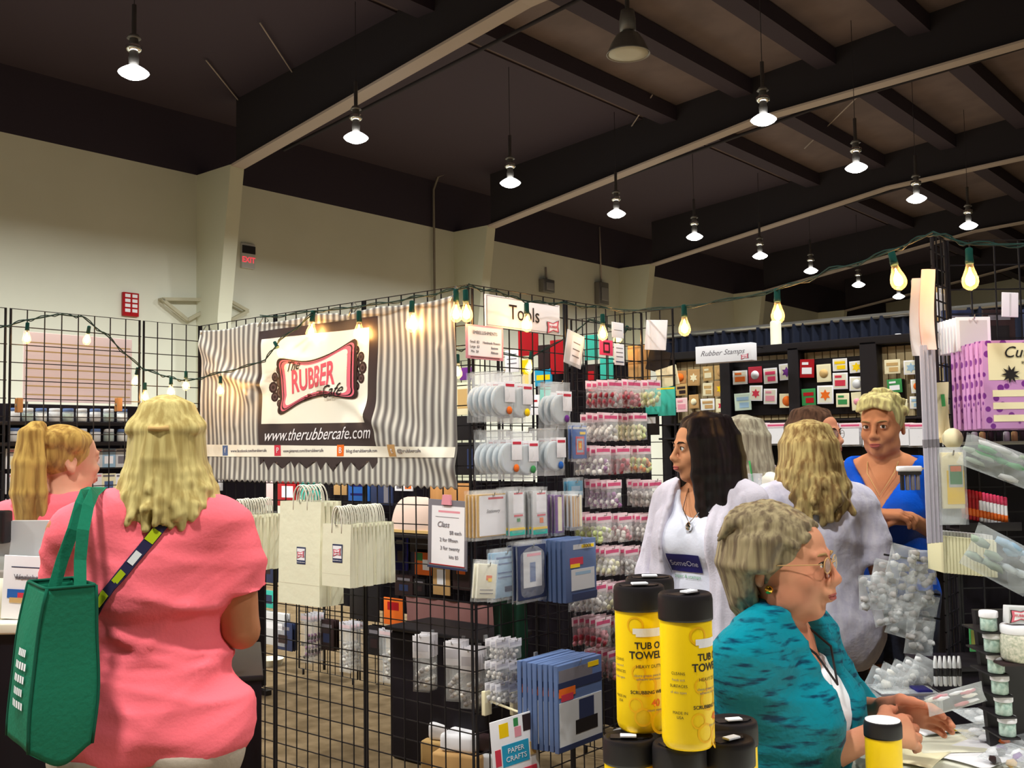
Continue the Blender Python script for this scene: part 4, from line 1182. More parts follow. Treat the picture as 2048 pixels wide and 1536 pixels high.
# ---------------------------------------------------------------- brown-haired woman with glasses
R = person('person', 'brown-haired woman with glasses looking right, half hidden by the wavy-haired woman', 1632, 812, 4.5, 62,
    dict(w=1.0, skin=skin_red))
s = R['s']
def ex(G):
    for nm in 'LR': sleeve(R, G, nm, .9, .066, .060)
garment(R, 'dark_top', darkpants, ('torso', 'hip'), .02, .80 * s, 1.45 * s, ex, [ell_out((0, -.04, 1.50 * s), (.085 * s, .1 * s, .1 * s))], k=.05)
garment(R, 'trousers', denim, ('hip', 'leg'), .012, .1, .98 * s, None, coarse=.015); shoes(R)
hair(R, hair_brown, locks_hang(40, -122, 122, -.13, 45, .020, 1.15, taper=.7, jit=.01, endr=.008, yback=.01), fine=.0065, facer=(.064, .085, .100), facec=(0, -.092, -.035))
def glasses(R, m=None, w_=.0225, h_=.0165):
    Mh = R['Mh']; g = MB()
    for q in (-1, 1):
        g.tube([Mh @ Vector((q * .031 + w_ * math.cos(t), -.104 + .10 * (q * .031 + w_ * math.cos(t)) ** 2 * 20 * .5, .010 + h_ * math.sin(t))) for t in np.linspace(0, 2 * PI, 16, endpoint=False)], .0012, 5, closed=True)
        g.tube([Mh @ Vector(p) for p in ((q * .053, -.098, .014), (q * .072, -.075, .014), (q * .080, .005, .010), (q * .078, .03, -.008))], .0012, 5)
    g.tube([Mh @ Vector(p) for p in ((-.0085, -.107, .014), (0, -.111, .017), (.0085, -.107, .014))], .0012, 5)
    o = g.build('glasses_frame', m or M_['steel'], R['root'])
    l = MB()
    for q in (-1, 1):
        l.add([Mh @ Vector((q * .031 + w_ * math.cos(t), -.1035, .010 + h_ * math.sin(t))) for t in np.linspace(0, 2 * PI, 14, endpoint=False)], [list(range(14))])
    l.build('glasses_lenses', film('lens', (.9, .95, .95), .06, .03), R['root'])
glasses(R)

# ---------------------------------------------------------------- woman in royal blue sleeveless top
R = person('person', 'woman with cropped blonde hair in royal blue sleeveless top, hands clasped', 1762, 783, 4.0, -12,
    dict(w=.93, skin=skin_tan, pitch=8, yaw=-6, gaze=10, jaw=.98, hs=1.0, fine=.004, brow=M_['browlight'],
         finehands='RL', arms={'R': (('px', 1702, 1062, 3.96), ('px', 1752, 1030, 3.78), ('px', 1815, 1028, 3.74), (.2, .3, -1), .7), 'L': (('px', 1862, 1062, 3.96), ('px', 1822, 1038, 3.78), ('px', 1760, 1034, 3.76), (-.2, .5, -1), .8)}))
s = R['s']
royal = mat('royal_blue', srgb(12, 78, 190), .6, bump=(70, .2))
vneck = lambda x, y, z: -(np.maximum(np.abs(x) * 1.0 - .095 * s * np.clip((z - 1.215 * s) / (.20 * s), 0, 1.0), y + .0)) + 0 * z
bluetop = garment(R, 'sleeveless_top', royal, ('torso', 'hip'), .016, .86 * s, 1.425 * s, None,
        [lambda x, y, z: -np.maximum(np.maximum(np.abs(x) - np.clip((z - 1.22 * s) * .62, 0, .2), y - .01), 1.22 * s - z) , lambda x, y, z: np.abs(x) - .172 * s + 0 * y + 0 * z if False else np.where(z > 1.18 * s, np.abs(x) - .155 * s, -.1) + 0 * y,
         ell_out((0, .0, 1.48 * s), (.10 * s, .12 * s, .10 * s))], k=.05, disp=folds(42, .018, 22, 1.1 * s, .2))
garment(R, 'denim_shorts', denim, ('hip', 'leg'), .012, .64 * s, .93 * s, None, coarse=.013); shoes(R)
L = []
r_ = random.Random(9)
for i in range(90):
    a = r_.uniform(0, 2 * PI); e = r_.uniform(.05, 1.45)
    n = Vector((math.cos(a) * math.cos(e), math.sin(a) * math.cos(e), math.sin(e)))
    if n.y < -.3 and n.z < .55: continue
    p = Vector((n.x * .071, .018 + n.y * .090, .036 + n.z * .084)); d = Vector((n.x * .5, -.5 if n.z > .6 else .3, .6 * n.z))
    L.append(([p, p + n * .008 + d * .010, p + n * (.012 if n.z > .5 else .006) + d * .020], [.010, .009, .004]))
for i in range(15):
    x_ = -.055 + .11 * i / 14; L.append(([(x_ * .9, -.03, .118), (x_, -.065, .112 - abs(x_) * .3), (x_ * 1.12, -.083, .092 - abs(x_) * .35)], [.012, .011, .007]))
hair(R, hair_crop, L, cap_r=(.0785, .0985, .090), facer=(.070, .07, .092), facec=(0, -.098, -.030), fine=.005)
MB().tube([R['arm']['R'][2].lerp(R['arm']['R'][1], .18) + Matrix.Rotation(t, 3, (R['arm']['R'][2] - R['arm']['R'][1]).normalized()) @ Vector((0, .030 * s, 0)).cross((R['arm']['R'][2] - R['arm']['R'][1]).normalized()) for t in np.linspace(0, 2 * PI, 16, endpoint=False)], .0065, 6, closed=True).build('wristband', M_['hotpink'], R['root'])
Tb = bvh(bluetop)
chest_patch(R, Tb, -.0, 1.205 * s, .04, .03, 0, M_['teal'], 'neckline_embroidery', .003)
MB().tube([(-.06, -.02, 1.42 * s), (-.05, -.085, 1.36 * s), (0, -.118, 1.275 * s), (.05, -.085, 1.36 * s), (.06, -.02, 1.42 * s)], .0016, 5).build('necklace', M_['tan'], R['root'])
W6 = R

# ---------------------------------------------------------------- seated woman in teal jacket
R = person('person', 'seated woman in teal jacket with short ash-blonde hair and glasses, speaking', 1562, 1012, 2.36, 70,
    dict(w=1.10, belly=.03, seat=.46, s=1.03, skin=skin_red, yaw=4, pitch=0, gaze=0, lean=.18, jaw=1.16, hs=1.03, fine=.0038, brow=M_['browlight'],
         head_off=(0, -.055, 0), finehands='RL', arms={'R': (('px', 1590, 1545, 2.22), ('px', 1760, 1462, 2.24), ('px', 1850, 1462, 2.30), (.6, .3, -.4), .5), 'L': (('px', 1690, 1420, 2.56), ('px', 1768, 1420, 2.40), ('px', 1860, 1430, 2.34), (-.8, .1, -.5), .35)}))
s = R['s']
jm = mat('teal_jacket', srgb(10, 122, 140), .7, var=(26, srgb(8, 52, 78), (.6, .6, 3.2), (.52, .66)), bump=(60, .3))
T = R['T']
def ex(G):
    for nm in 'LR':
        sh, e_, w_ = R['arm'][nm]; G.rc(sh + Vector((0, 0, .006)), e_, .078 * s, .066 * s, .045); G.rc(e_, e_.lerp(w_, .42), .066 * s, .058 * s, .03, cap=True)
    for q in (-1, 1):      # collar and lapels
        a = Vector(T(q * .045, .055, 1.455)); b = Vector(T(q * .082, -.01, 1.435)); c = Vector(T(q * .075, -.085, 1.34)); d = Vector(T(q * .085, -.155, 1.14))
        G.ch([a, b, c, d], [.022, .026, .022, .016], .014)
jop = lambda x, y, z: np.minimum(.030 * s + .10 * np.clip(z - 1.1 * s, -.2, .4) - np.abs(x - 0), -(y + .07)) + 0 * z
jack = garment(R, 'jacket', jm, ('torso', 'hip'), .026, .84 * s, 1.50 * s, ex, [jop, ell_out((0, -.07, 1.56 * s), (.078 * s, .105 * s, .115 * s))], k=.055, coarse=.0085,
        disp=lambda V: folds(52, .030, 20)(V), bnd=(R['bnd'][0], R['bnd'][1], R['bnd'][2], R['bnd'][3], 0, 0))
blouse = garment(R, 'blouse', M_['paper'], ('torso',), .012, .86 * s, 1.40 * s, None, [ell_out((0, -.13, 1.45 * s), (.08 * s, .13 * s, .14 * s))], k=.05, disp=folds(55, .008, 30))
garment(R, 'trousers', darkpants, ('hip', 'leg'), .013, -R['dz'] + .1, 1.0 * s, None, coarse=.014, bnd=R['bnd']); shoes(R)
L = []
r_ = random.Random(11)
for i in range(64):        # short layered hair swept back from the forehead
    a = r_.uniform(-1, 1)
    x0 = a * .066; y0 = r_.uniform(-.068, .02)
    z0 = .030 + .088 * math.sqrt(max(0, 1 - (x0 / .082) ** 2 - ((y0 - .01) / .11) ** 2))
    p = Vector((x0, y0, z0)); sd = 1 if x0 > 0 else -1
    L.append(([p, Vector((x0 * 1.10, y0 + .035, z0 + .014)), Vector((x0 * 1.20, y0 + .075, z0 + .006)), Vector((x0 * 1.18 + sd * .004, y0 + .10, z0 - .03))], [.009, .012, .011, .004]))
for i in range(120):        # sides and nape
    th = math.radians(-116 + 232 * (i + .5) / 120 + r_.uniform(-3, 3)); sx, cy = math.sin(th), math.cos(th)
    ze = -.055 - .045 * max(0, cy) + r_.uniform(-.015, .015) + (.055 if cy < 0 else 0)
    tq = lambda a_: (math.sin(th * (1 - a_)) , math.cos(th * (1 - a_))); jj = r_.uniform(-.006, .007)
    (s1, c1), (s2, c2), (s3, c3), (s4, c4) = tq(.0), tq(.07), tq(.17), tq(.25)
    L.append(([(s1 * .052, .010 + c1 * .062, .100), (s2 * (.081 + jj), .018 + c2 * (.098 + jj), .060), (s3 * (.086 + jj), .020 + c3 * (.106 + jj), .008), (s4 * .075, .016 + c4 * .090, ze + .022), (s4 * (.062 + jj * 1.5), .010 + c4 * (.070 + jj * 2), ze - .010 + r_.uniform(-.012, .008))], [.011, .013, .0135, .011, .003]))
hair(R, hair_ash, L, cap_r=(.082, .102, .094), facer=(.072, .078, .094), facec=(0, -.098, -.033), fine=.0042, k=.006,
     clips=[])
glasses(R, M_['kraft'])
Mh = R['Mh']
for q in (-1, 1):
    MB().lathe([(.002, -.009), (.008, -.006), (.0095, 0), (.008, .006), (.002, .009)], 12, 0, Mh @ Matrix.Translation((q * .080, .008, -.040)) @ Matrix.Rotation(PI / 2, 4, 'Y')).build('earring', mat('gold', srgb(230, 190, 80), .2, 1.0), R['root'])
MB().tube([T(-.06, .02, 1.43), T(-.05, -.09, 1.36), T(0, -.13, 1.29), T(.05, -.09, 1.36), T(.06, .02, 1.43)], .0028, 6).build('necklace', M_['ink'], R['root'])
# open mouth: dark gap between the lips
MB().lathe([(.001, 0), (.014, 0), (.012, .002), (.001, .003)], 12, 0, Mh @ Matrix.Translation((0, -.1055, -.056)) @ Matrix.Rotation(PI / 2, 4, 'X') @ Matrix.Diagonal((1, .32, 1, 1))).build('mouth_gap', mat('mouth', srgb(70, 25, 28), .6), R['root'])
W7 = R
# folding chair under her
Mr = R['root']; sx_, sy_ = Mr.location.x, Mr.location.y; c = Mr.rotation_euler.z
ch_ = thing('folding_chair', 'dark folding chair under the seated woman in the teal jacket', 'chair', (sx_, sy_, 0), c)
MB().bbox((-.21, -.20, .40), (.21, .20, .425), .01).build('seat', M_['black'], ch_)
MB().bbox((-.20, .215, .68), (.20, .235, .85), .008).build('backrest', M_['black'], ch_)
for q in (-1, 1):
    MB().tube([(q * .22, -.22, .0), (q * .22, .10, .42), (q * .215, .24, .86)], .011, 8).build('leg', M_['greypeg'], ch_)
    MB().tube([(q * .20, .24, 0), (q * .20, -.06, .41)], .011, 8).build('leg', M_['greypeg'], ch_)
# ================================================================ goods: builders
ORD = ['first', 'second', 'third', 'fourth', 'fifth', 'sixth', 'seventh', 'eighth', 'ninth', 'tenth', 'eleventh', 'twelfth']
def blob(m, c, r, seed=0, mi=0):
    rr = random.Random(seed); t = (1 + 5 ** .5) / 2
    V = [Vector(v).normalized() for v in ((-1,t,0),(1,t,0),(-1,-t,0),(1,-t,0),(0,-1,t),(0,1,t),(0,-1,-t),(0,1,-t),(t,0,-1),(t,0,1),(-t,0,-1),(-t,0,1))]
    F = [(0,11,5),(0,5,1),(0,1,7),(0,7,10),(0,10,11),(1,5,9),(5,11,4),(11,10,2),(10,7,6),(7,1,8),(3,9,4),(3,4,2),(3,2,6),(3,6,8),(3,8,9),(4,9,5),(2,4,11),(6,2,10),(8,6,7),(9,8,1)]
    c = Vector(c); m.add([c + Vector((v.x * r[0], v.y * r[1], v.z * r[2])) * rr.uniform(.75, 1.2) for v in V], F, mi, True)
def pillow(w, z0, z1, t, seed=0, n=8):
    """clear bag, sealed at its edges, with crinkles"""
    m = MB(); ph = seed * 1.7
    def f(sg):
        def g(u, v):
            e = (math.sin(PI * u) ** .55) * (math.sin(PI * min(1, v * 1.02)) ** .5 if 0 < v < 1 else 0)
            e *= 1 + .22 * math.sin(u * 11 + ph) * math.sin(v * 13 + ph)
            return Vector((w * (u - .5) * (1 - .05 * math.sin(PI * v)), sg * t / 2 * e, z0 + (z1 - z0) * v))
        return g
    m.grid(f(-1), n, n); m.grid(f(1), n, n)
    return m
def header_packet(w, h, hdr, ch, cs, cont, seed, label='', cat='packet', t=.022, n=9, film_m='film', name='bead_packet'):
    r = thing(name, label, cat); rr = random.Random(seed)
    MB().bbox((-w/2, -.0012, -hdr), (w/2, .0012, 0), .0008).build('header_card', ch, r)
    MB().box((-w*.42, -.0019, -hdr*.70), (w*.42, -.0011, -hdr*.30)).build('printed_stripe', cs, r)
    c = MB()
    for i in range(n):
        c_ = (rr.uniform(-.36, .36) * w, rr.uniform(-.2, .2) * t, -hdr - (h - hdr) * (.28 + .62 * ((i + .5) / n)))
        blob(c, c_, (w * .15, t * .26, w * .13), seed * 31 + i, i % len(cont))
    c.build('contents', cont, r)
    pillow(w, -h, -hdr * .6, t, seed).build('clear_bag', M_[film_m], r)
    return r
def tin_packet(sticker, seed, label=''):
    r = thing('tin_packet', label, 'packet'); w, h = .105, .150; r.scale = (1.28, 1.2, 1.25)
    A = Matrix.Translation((0, 0, -h * .58)) @ Matrix.Rotation(PI / 2, 4, 'X')
    MB().lathe([(.001, -.007), (.044, -.007), (.047, -.004), (.047, .004), (.044, .007), (.040, .0075), (.001, .0075)], 24, 0, A).build('round_tin', M_['tin'], r)
    MB().bbox((-.002, -.0125, -h*.62), (.044, -.0115, -.030), .0004).build('label_card', M_['paper'], r)
    MB().box((.002, -.0131, -.046), (.040, -.0122, -.038)).build('printed_stripe', M_['logored'], r)
    MB().lathe([(.001, 0), (.012, 0), (.012, .0012), (.001, .0012)], 12, 0, Matrix.Translation((.018, -.0115, -h*.78)) @ Matrix.Rotation(PI / 2, 4, 'X')).build('round_sticker', sticker, r)
    pillow(w, -h, 0, .026, seed).build('clear_bag', M_['film'], r)
    return r
defm('tin', srgb(205, 214, 222), .3, .2)
def flat_card(name, label, cat, w, h, t, base, prints=(), texts=(), edge=None, bev=.0015, curl=0.0, group=None):
    """hangs from its top centre, faces local -Y. prints: (x, z, w, h, material) with x,z = centre in fractions; texts: (string, size, x, z, material)"""
    r = thing(name, label, cat, group=group)
    if curl:
        m = MB()
        def f(sg):
            return lambda u, v: Vector((w * (u - .5), curl * math.sin(PI * v * 1.1 + .3) * (1 + .3 * math.sin(u * 5)) + sg * t / 2, -h * (1 - v)))
        m.grid(f(-1), 6, 14); m.grid(f(1), 6, 14); m.build('sheet', base, r)
    else:
        MB().bbox((-w/2, -t/2, -h), (w/2, t/2, 0), min(bev, t * .4)).build('card' if t < .01 else 'box', base, r)
    if prints and w * h > .02:
        for i, (x, z, pw, ph, m) in enumerate(prints):
            x, z, pw, ph = x * w, -z * h, pw * w, ph * h
            MB().box((x - pw/2, -t/2 - .0006 - .0003 * i, z - ph/2), (x + pw/2, -t/2 + .0002, z + ph/2)).build('printed_panel', m, r)
    elif prints:
        b = MB(); mats = []
        for i, (x, z, pw, ph, m) in enumerate(prints):
            if m not in mats: mats.append(m)
            x, z, pw, ph = x * w, -z * h, pw * w, ph * h
            b.box((x - pw/2, -t/2 - .0006 - .0003 * i, z - ph/2), (x + pw/2, -t/2 + .0002, z + ph/2), mats.index(m))
        b.build('printed_panel', mats, r)
    for (st, sz, x, z, m, *rest) in texts:
        text(st, sz, m, r, (x * w, -t/2 - .0006 - .0003 * (len(prints) + 1), -z * h), shear=rest[0] if rest else 0)
    return r
def place(o, loc, rz=0.0, tilt=0.0):
    o.location = loc; o.rotation_euler = (0, tilt, rz); return o
def stack(o, n, loc, rz, gap, lab, group, hook=True, jit=.0, tilt=0.0, lab_rest=None):
    """o hangs in front; n-1 copies behind it towards local +Y on one peg"""
    back = Matrix.Rotation(rz, 3, 'Z') @ Vector((0, 1, 0)); side = Matrix.Rotation(rz, 3, 'Z') @ Vector((1, 0, 0))
    place(o, loc, rz, tilt); o['label'] = lab; o['group'] = group
    for i in range(1, n):
        c = copy_tree(o); c.location = Vector(loc) + back * gap * i + side * rnd.uniform(-jit, jit) + Vector((0, 0, rnd.uniform(-jit, jit))); c.rotation_euler = (0, tilt + rnd.uniform(-jit, jit) * 4, rz)
        c['label'] = rest_label(lab_rest or lab) + ', %s from front' % ORD[i]
    if hook:
        a = Vector(loc) + Vector((0, 0, -.006)); e = a + back * (gap * (n - 1) + hook if hook is not True else gap * (n - 1) + .03)
        k = thing('peg_hook', 'thin steel peg through the ' + short(lab), 'hook', a, 0, 'steel peg hooks')
        MB().tube([back * -.015 + Vector((0, 0, .012)), back * -.012, e - a], .0022, 5).build('peg', M_['steel'], k)
        MB().box((-.008, -.004, -.012), (.008, .004, .012), 0, Matrix.Translation(e - a) @ Matrix.Rotation(rz, 4, 'Z')).build('wall_clip', M_['greypeg'], k)
def rest_label(l):
    w = [x for x in l.replace(' behind the front one', '').replace(' hanging behind the front large one', '').replace(' stacked behind the front small one', '').split() if x != 'front'][:12]
    while w[-1] in ('of', 'with', 'and', 'the', 'on', 'in', 'a', 'by'): w.pop()
    return ' '.join(w).rstrip(',')
def short(l):
    w = l.split(); return ' '.join(w[-9:]) if len(w) > 9 else l
RZ = PI / 2
def wall(px, py, s): return onx(px, py, XR + s)

# ---------------------------------------------------------------- right grid wall
stick = [M_['orange'], M_['yellow'], M_['purple'], M_['green'], M_['blue'], M_['hotpink']]
for (px, py, n, st, lab) in ((1004, 742, 5, 0, 'front packet of round tins with orange sticker, upper row'), (1040, 748, 4, 1, 'front packet of round tins with yellow sticker, upper row'), (1120, 764, 3, 2, 'front round tin packet with purple sticker, hanging alone'),
                             (1018, 858, 5, 0, 'front packet of round tins with orange sticker, lower row'), (1052, 862, 3, 3, 'front packet of round tins with green sticker, lower row'), (1108, 856, 4, 4, 'front round tin packet with blue sticker, lower row')):
    stack(tin_packet(stick[st], px), n, wall(px, py, .15), RZ, .030, lab, 'round tin packets', jit=.003)
pk = mat('pinkstripe', srgb(214, 90, 130), .6); hd = mat('headerpink', srgb(232, 205, 212), .65)
C = {k: mat('cont_' + k, srgb(*v), .4) for k, v in dict(grey=(170, 165, 165), white=(232, 228, 222), cream=(226, 220, 180), red=(150, 45, 60), lime=(205, 215, 150), plum=(150, 105, 150), orange=(215, 135, 80), dark=(60, 52, 58), rose=(200, 130, 140), sage=(150, 165, 150)).items()}
rows = [(760, [(1212, 'grey red'), (1250, 'red rose'), (1290, 'lime cream')], 'top row'), (826, [(1203, 'white grey'), (1262, 'cream lime')], 'second row'), (892, [(1188, 'white plum'), (1228, 'red rose'), (1270, 'lime orange')], 'third row'),
        (960, [(1210, 'plum white'), (1292, 'white grey')], 'fourth row'), (1028, [(1190, 'lime white'), (1232, 'white rose'), (1276, 'white grey')], 'fifth row'), (1094, [(1206, 'cream white'), (1245, 'grey white'), (1282, 'red rose')], 'sixth row'),
        (1166, [(1180, 'white grey'), (1222, 'cream grey'), (1262, 'rose grey')], 'seventh row'), (1236, [(1188, 'rose red'), (1225, 'grey dark')], 'eighth row'), (1300, [(1212, 'rose dark')], 'ninth row')]
for py, cols, rn in rows:
    for j, (px, cc) in enumerate(cols):
        a, b = cc.split()
        o = header_packet(.112, .118, .036, hd, pk, [C[a], C[b]], py + j, t=.03, n=11)
        stack(o, 5, wall(px + 18, py, .15), RZ, .029, 'front packet of %s and %s beads under pink header, %s' % (a, b, rn), 'pink-header bead packets', jit=.004)
# signs on the right wall
def small_plaque(r, x, z, sc, y):
    for k, (q, m) in enumerate(((1.12, M_['darkbrown']), (1.0, M_['logopink']), (.72, M_['paper']))):
        W, H = .5 * sc * q, .32 * sc * q; K = [(-1, .95), (-.6, .85), (0, .6), (.6, .85), (1, .95), (.88, 0), (1, -.95), (.6, -.85), (0, -.6), (-.6, -.85), (-1, -.95), (-.88, 0)]
        MB().prism([(x + a * W, z + b * H + .12 * a * W) for a, b in K], -.0006, 0, Matrix.Translation((0, y - .0006 * k, 0))).build('logo_plaque', m, r)
    text('RUBBER', .19 * sc, M_['logored'], r, (x, y - .003, z))
o = flat_card('shelf_sign', 'white rectangular Tools sign at the top of the right grid wall', 'sign', .47, .125, .006, M_['paper'],
              [(0, .035, .97, .012, M_['greyink']), (0, .95, .97, .012, M_['greyink']), (-.485, .5, .004, .93, M_['greyink'])], [('Tools', .085, .0, .48, M_['ink'])])
small_plaque(o, .185, -.095, .075, -.0045); place(o, wall(1047, 600, .03), RZ)
o = flat_card('price_sign', 'pink-bordered white embellishments price sign near the booth corner', 'sign', .215, .130, .004, M_['softpink'],
              [(0, .48, .90, .86, M_['paper']), (0, .945, .78, .02, M_['darkbrown'])], [('EMBELLISHMENTS', .018, 0, .22, M_['greyink']), ('Small  $2', .014, -.28, .50, M_['greyink']), ('Handmade Flowers', .013, .17, .50, M_['greyink']), ('Large  $3', .014, -.28, .64, M_['greyink']), ('Buttons', .013, .25, .64, M_['greyink']), ('Mix  $4', .014, -.28, .78, M_['greyink']), ('Ribbons', .013, .25, .78, M_['greyink'])])
place(o, wall(969, 652, .03), RZ, .0)
# booklets and card packs in the third row
def book(name, lab, w, h, n, px, py, s, base, prints, texts=(), gap=.012, t=.006, cat='packet', grp=None, film_on=True, tilt=0.0):
    o = flat_card(name, lab, cat, w, h, t, base, prints, texts)
    if film_on: pillow(w + .02, -h - .012, .015, t + .016, 3).build('clear_bag', M_['film'], o)
    stack(o, n, wall(px, py, s), RZ, gap + t, lab, grp or lab, jit=.002, tilt=tilt)
    return o
book('paper_pad', 'front white paper pad with red title in clear sleeve', .17, .155, 4, 984, 988, .12, M_['tan'], [(.02, .5, .92, .94, M_['paper']), (.1, .10, .5, .05, M_['logored'])], [('Stationery', .018, 0, .4, M_['greyink'], .3)], grp='paper pads in sleeves')
book('label_packet', 'front packet with white label, green tick and teal base', .085, .165, 4, 1032, 982, .14, M_['lightgrey'], [(.1, .28, .7, .46, M_['paper']), (.1, .06, .6, .035, M_['logored']), (.1, .56, .6, .04, M_['logored']), (.1, .66, .22, .08, M_['green']), (0, .86, 1, .05, M_['yellow']), (0, .95, 1, .10, M_['teal'])], grp='label packets')
book('label_packet', 'front packet with white label, orange swirl and teal base', .085, .165, 4, 1078, 982, .14, M_['lightgrey'], [(.1, .28, .7, .46, M_['paper']), (.1, .06, .6, .035, M_['logored']), (.1, .56, .6, .04, M_['logored']), (.1, .68, .25, .12, M_['orange']), (0, .86, 1, .05, M_['yellow']), (0, .95, 1, .10, M_['teal'])], grp='label packets')
book('stick_pack', 'front pack of flat wooden sticks beside the label packets', .07, .13, 3, 1152, 990, .14, M_['lightgrey'], [(-.36, .5, .16, .95, M_['kraft']), (-.12, .5, .16, .95, M_['tan']), (.12, .5, .16, .95, M_['kraft']), (.36, .5, .16, .95, M_['cream'])], grp='wooden stick packs')
book('stick_pack', 'front purple-edged pack of wooden strips', .05, .15, 3, 1118, 990, .12, M_['purple'], [(0, .5, .5, .9, M_['cream'])], grp='purple-edged strip packs')
book('blue_book', 'blue craft packet with red and yellow rings beside the tins', .095, .135, 2, 1158, 852, .10, M_['blue'], [(0, .06, 1, .08, M_['sagep'] if 'sagep' in M_ else M_['lightgrey']), (0, .60, .62, .56, M_['logored']), (0, .60, .48, .42, M_['lightblue']), (0, .60, .3, .28, M_['orange']), (0, .60, .16, .16, M_['yellow']), (.2, .22, .4, .08, M_['yellow'])], grp='blue craft packets')
book('teal_book', 'turquoise packet above the wooden sticks', .10, .06, 2, 1150, 962, .08, mat('turq', srgb(40, 150, 190), .5), [(0, .5, .6, .3, M_['lightblue'])], grp='turquoise packets')
# slate-blue packs
book('clamshell_pack', 'front slate-blue tool pack with red and white picture', .20, .235, 6, 1158, 1078, .24, M_['slate'], [(.1, .12, .7, .08, M_['lightgrey']), (.22, .12, .4, .05, M_['yellow']), (-.15, .35, .42, .12, M_['logored']), (-.2, .42, .3, .06, M_['yellow']), (.05, .65, .75, .34, M_['lightgrey']), (.05, .55, .5, .05, M_['lightblue']), (.1, .92, .8, .1, M_['slatedark'])], [('TOOL', .02, .2, .12, M_['slatedark'])], gap=.008, t=.016, film_on=False, grp='slate-blue tool packs')
book('clamshell_pack', 'grey pack with white label hanging left of the slate-blue tool packs', .165, .20, 3, 1062, 1090, .17, M_['slatedark'], [(0, .45, .66, .66, M_['lightgrey']), (.05, .18, .5, .05, M_['softpink']), (0, .5, .2, .36, M_['slate'])], gap=.010, t=.012, film_on=True, grp='grey label packs')
book('blue_card_pack', 'light blue instruction card pack with printed lines', .15, .165, 2, 1010, 1104, .14, M_['lightblue'], [(0, .12, .7, .04, M_['slate']), (0, .25, .6, .03, M_['slate']), (0, .45, .6, .03, M_['slate']), (0, .55, .6, .03, M_['slate']), (.1, .82, .3, .12, M_['slatedark'])], grp='light blue card packs')
book('white_card_pack', 'white folded card with orange spot below the paper pads', .10, .12, 2, 975, 1128, .20, M_['offwhite'], [(.1, .4, .3, .14, M_['orange']), (.15, .46, .2, .1, M_['yellow']), (0, .75, .7, .02, M_['greyink']), (0, .85, .7, .02, M_['greyink'])], grp='white folded cards', tilt=.12)
book('clamshell_pack', 'large slate-blue punch pack with dark tool picture, lowest of the wall', .27, .305, 8, 1156, 1320, .36, M_['slate'], [(-.1, .13, .75, .14, M_['greyink']), (.3, .08, .25, .06, M_['yellow']), (0, .25, .98, .10, M_['slatedark']), (-.3, .32, .36, .10, M_['orange']), (-.3, .38, .26, .08, M_['logored']), (.0, .68, .95, .50, M_['lightgrey']), (.12, .58, .34, .26, M_['slatedark']), (.12, .76, .5, .16, M_['black']), (-.02, .96, .96, .06, M_['slatedark'])], gap=.006, t=.018, film_on=False, grp='large slate-blue punch packs')
# booklet on cream hooks at the foot of the wall
o = flat_card('booklet', 'white leaflet with coloured swatches hung from cream hooks low on the wall', 'leaflet', .20, .29, .004, M_['paper'],
    [(-.22, .14, .2, .17, M_['yellow']), (.05, .08, .1, .1, M_['green']), (.3, .12, .2, .2, M_['darkbrown']), (.08, .2, .14, .12, M_['softpink']), (0, .45, .58, .26, M_['turqp'] if 'turqp' in M_ else MATS['turq']), (-.38, .45, .12, .2, M_['logored']), (.38, .45, .12, .16, M_['tan']), (-.2, .74, .4, .16, M_['hotpink']), (.28, .74, .3, .16, M_['logored'])], [('PAPER', .026, 0, .40, M_['paper']), ('CRAFTS', .026, 0, .50, M_['paper'])])
place(o, wall(1025, 1432, .22), RZ - .25, -.08)
for i, px in enumerate((972, 1028)):
    k = thing('hook_bracket', 'cream hook bracket above the leaflet, %s of two' % ('left', 'right')[i], 'hook', wall(px, 1405, .02)); q = wall(px, 1405, .02)
    MB().bbox((-.006, -.02, -.045), (.012, .02, .045), .003).build('plate', M_['cream'], k)
    MB().tube([(.01, 0, .01), (.15, 0, -.01), (.19, 0, -.008), (.205, 0, .008)], .005, 6).build('arm', M_['cream'], k)
# items clipped on the second panel's top
for (px, py, w, h, base, pr, lab, ti) in (
    (1152, 666, .12, .145, M_['lightgrey'], [(.1, .5, .6, .8, M_['paper']), (.1, .3, .4, .03, M_['greyink']), (.1, .5, .4, .03, M_['greyink']), (.1, .7, .4, .03, M_['greyink'])], 'tilted grey and white card packet on the right grid wall', .22),
    (1212, 680, .10, .068, M_['hotpink'], [(0, .5, .5, .7, M_['darkbrown']), (0, .5, .3, .4, M_['hotpink'])], 'pink-red card with dark round stamp print', 0),
    (1238, 688, .075, .095, M_['paper'], [(0, .2, .7, .03, M_['greyink']), (0, .4, .7, .03, M_['greyink']), (0, .6, .7, .03, M_['greyink']), (0, .85, .8, .04, M_['slatedark'])], 'small white list sheet beside the pink-red card', 0),
    (1235, 645, .09, .07, M_['paper'], [(0, .5, .7, .03, M_['greyink'])], 'blank white card at the top of the second grid panel', 0)):
    o = flat_card('hanging_card', lab, 'card', w, h, .004, base, pr); place(o, wall(px, py, .05), RZ, ti)
def ring_dress(px, py, d):
    pass
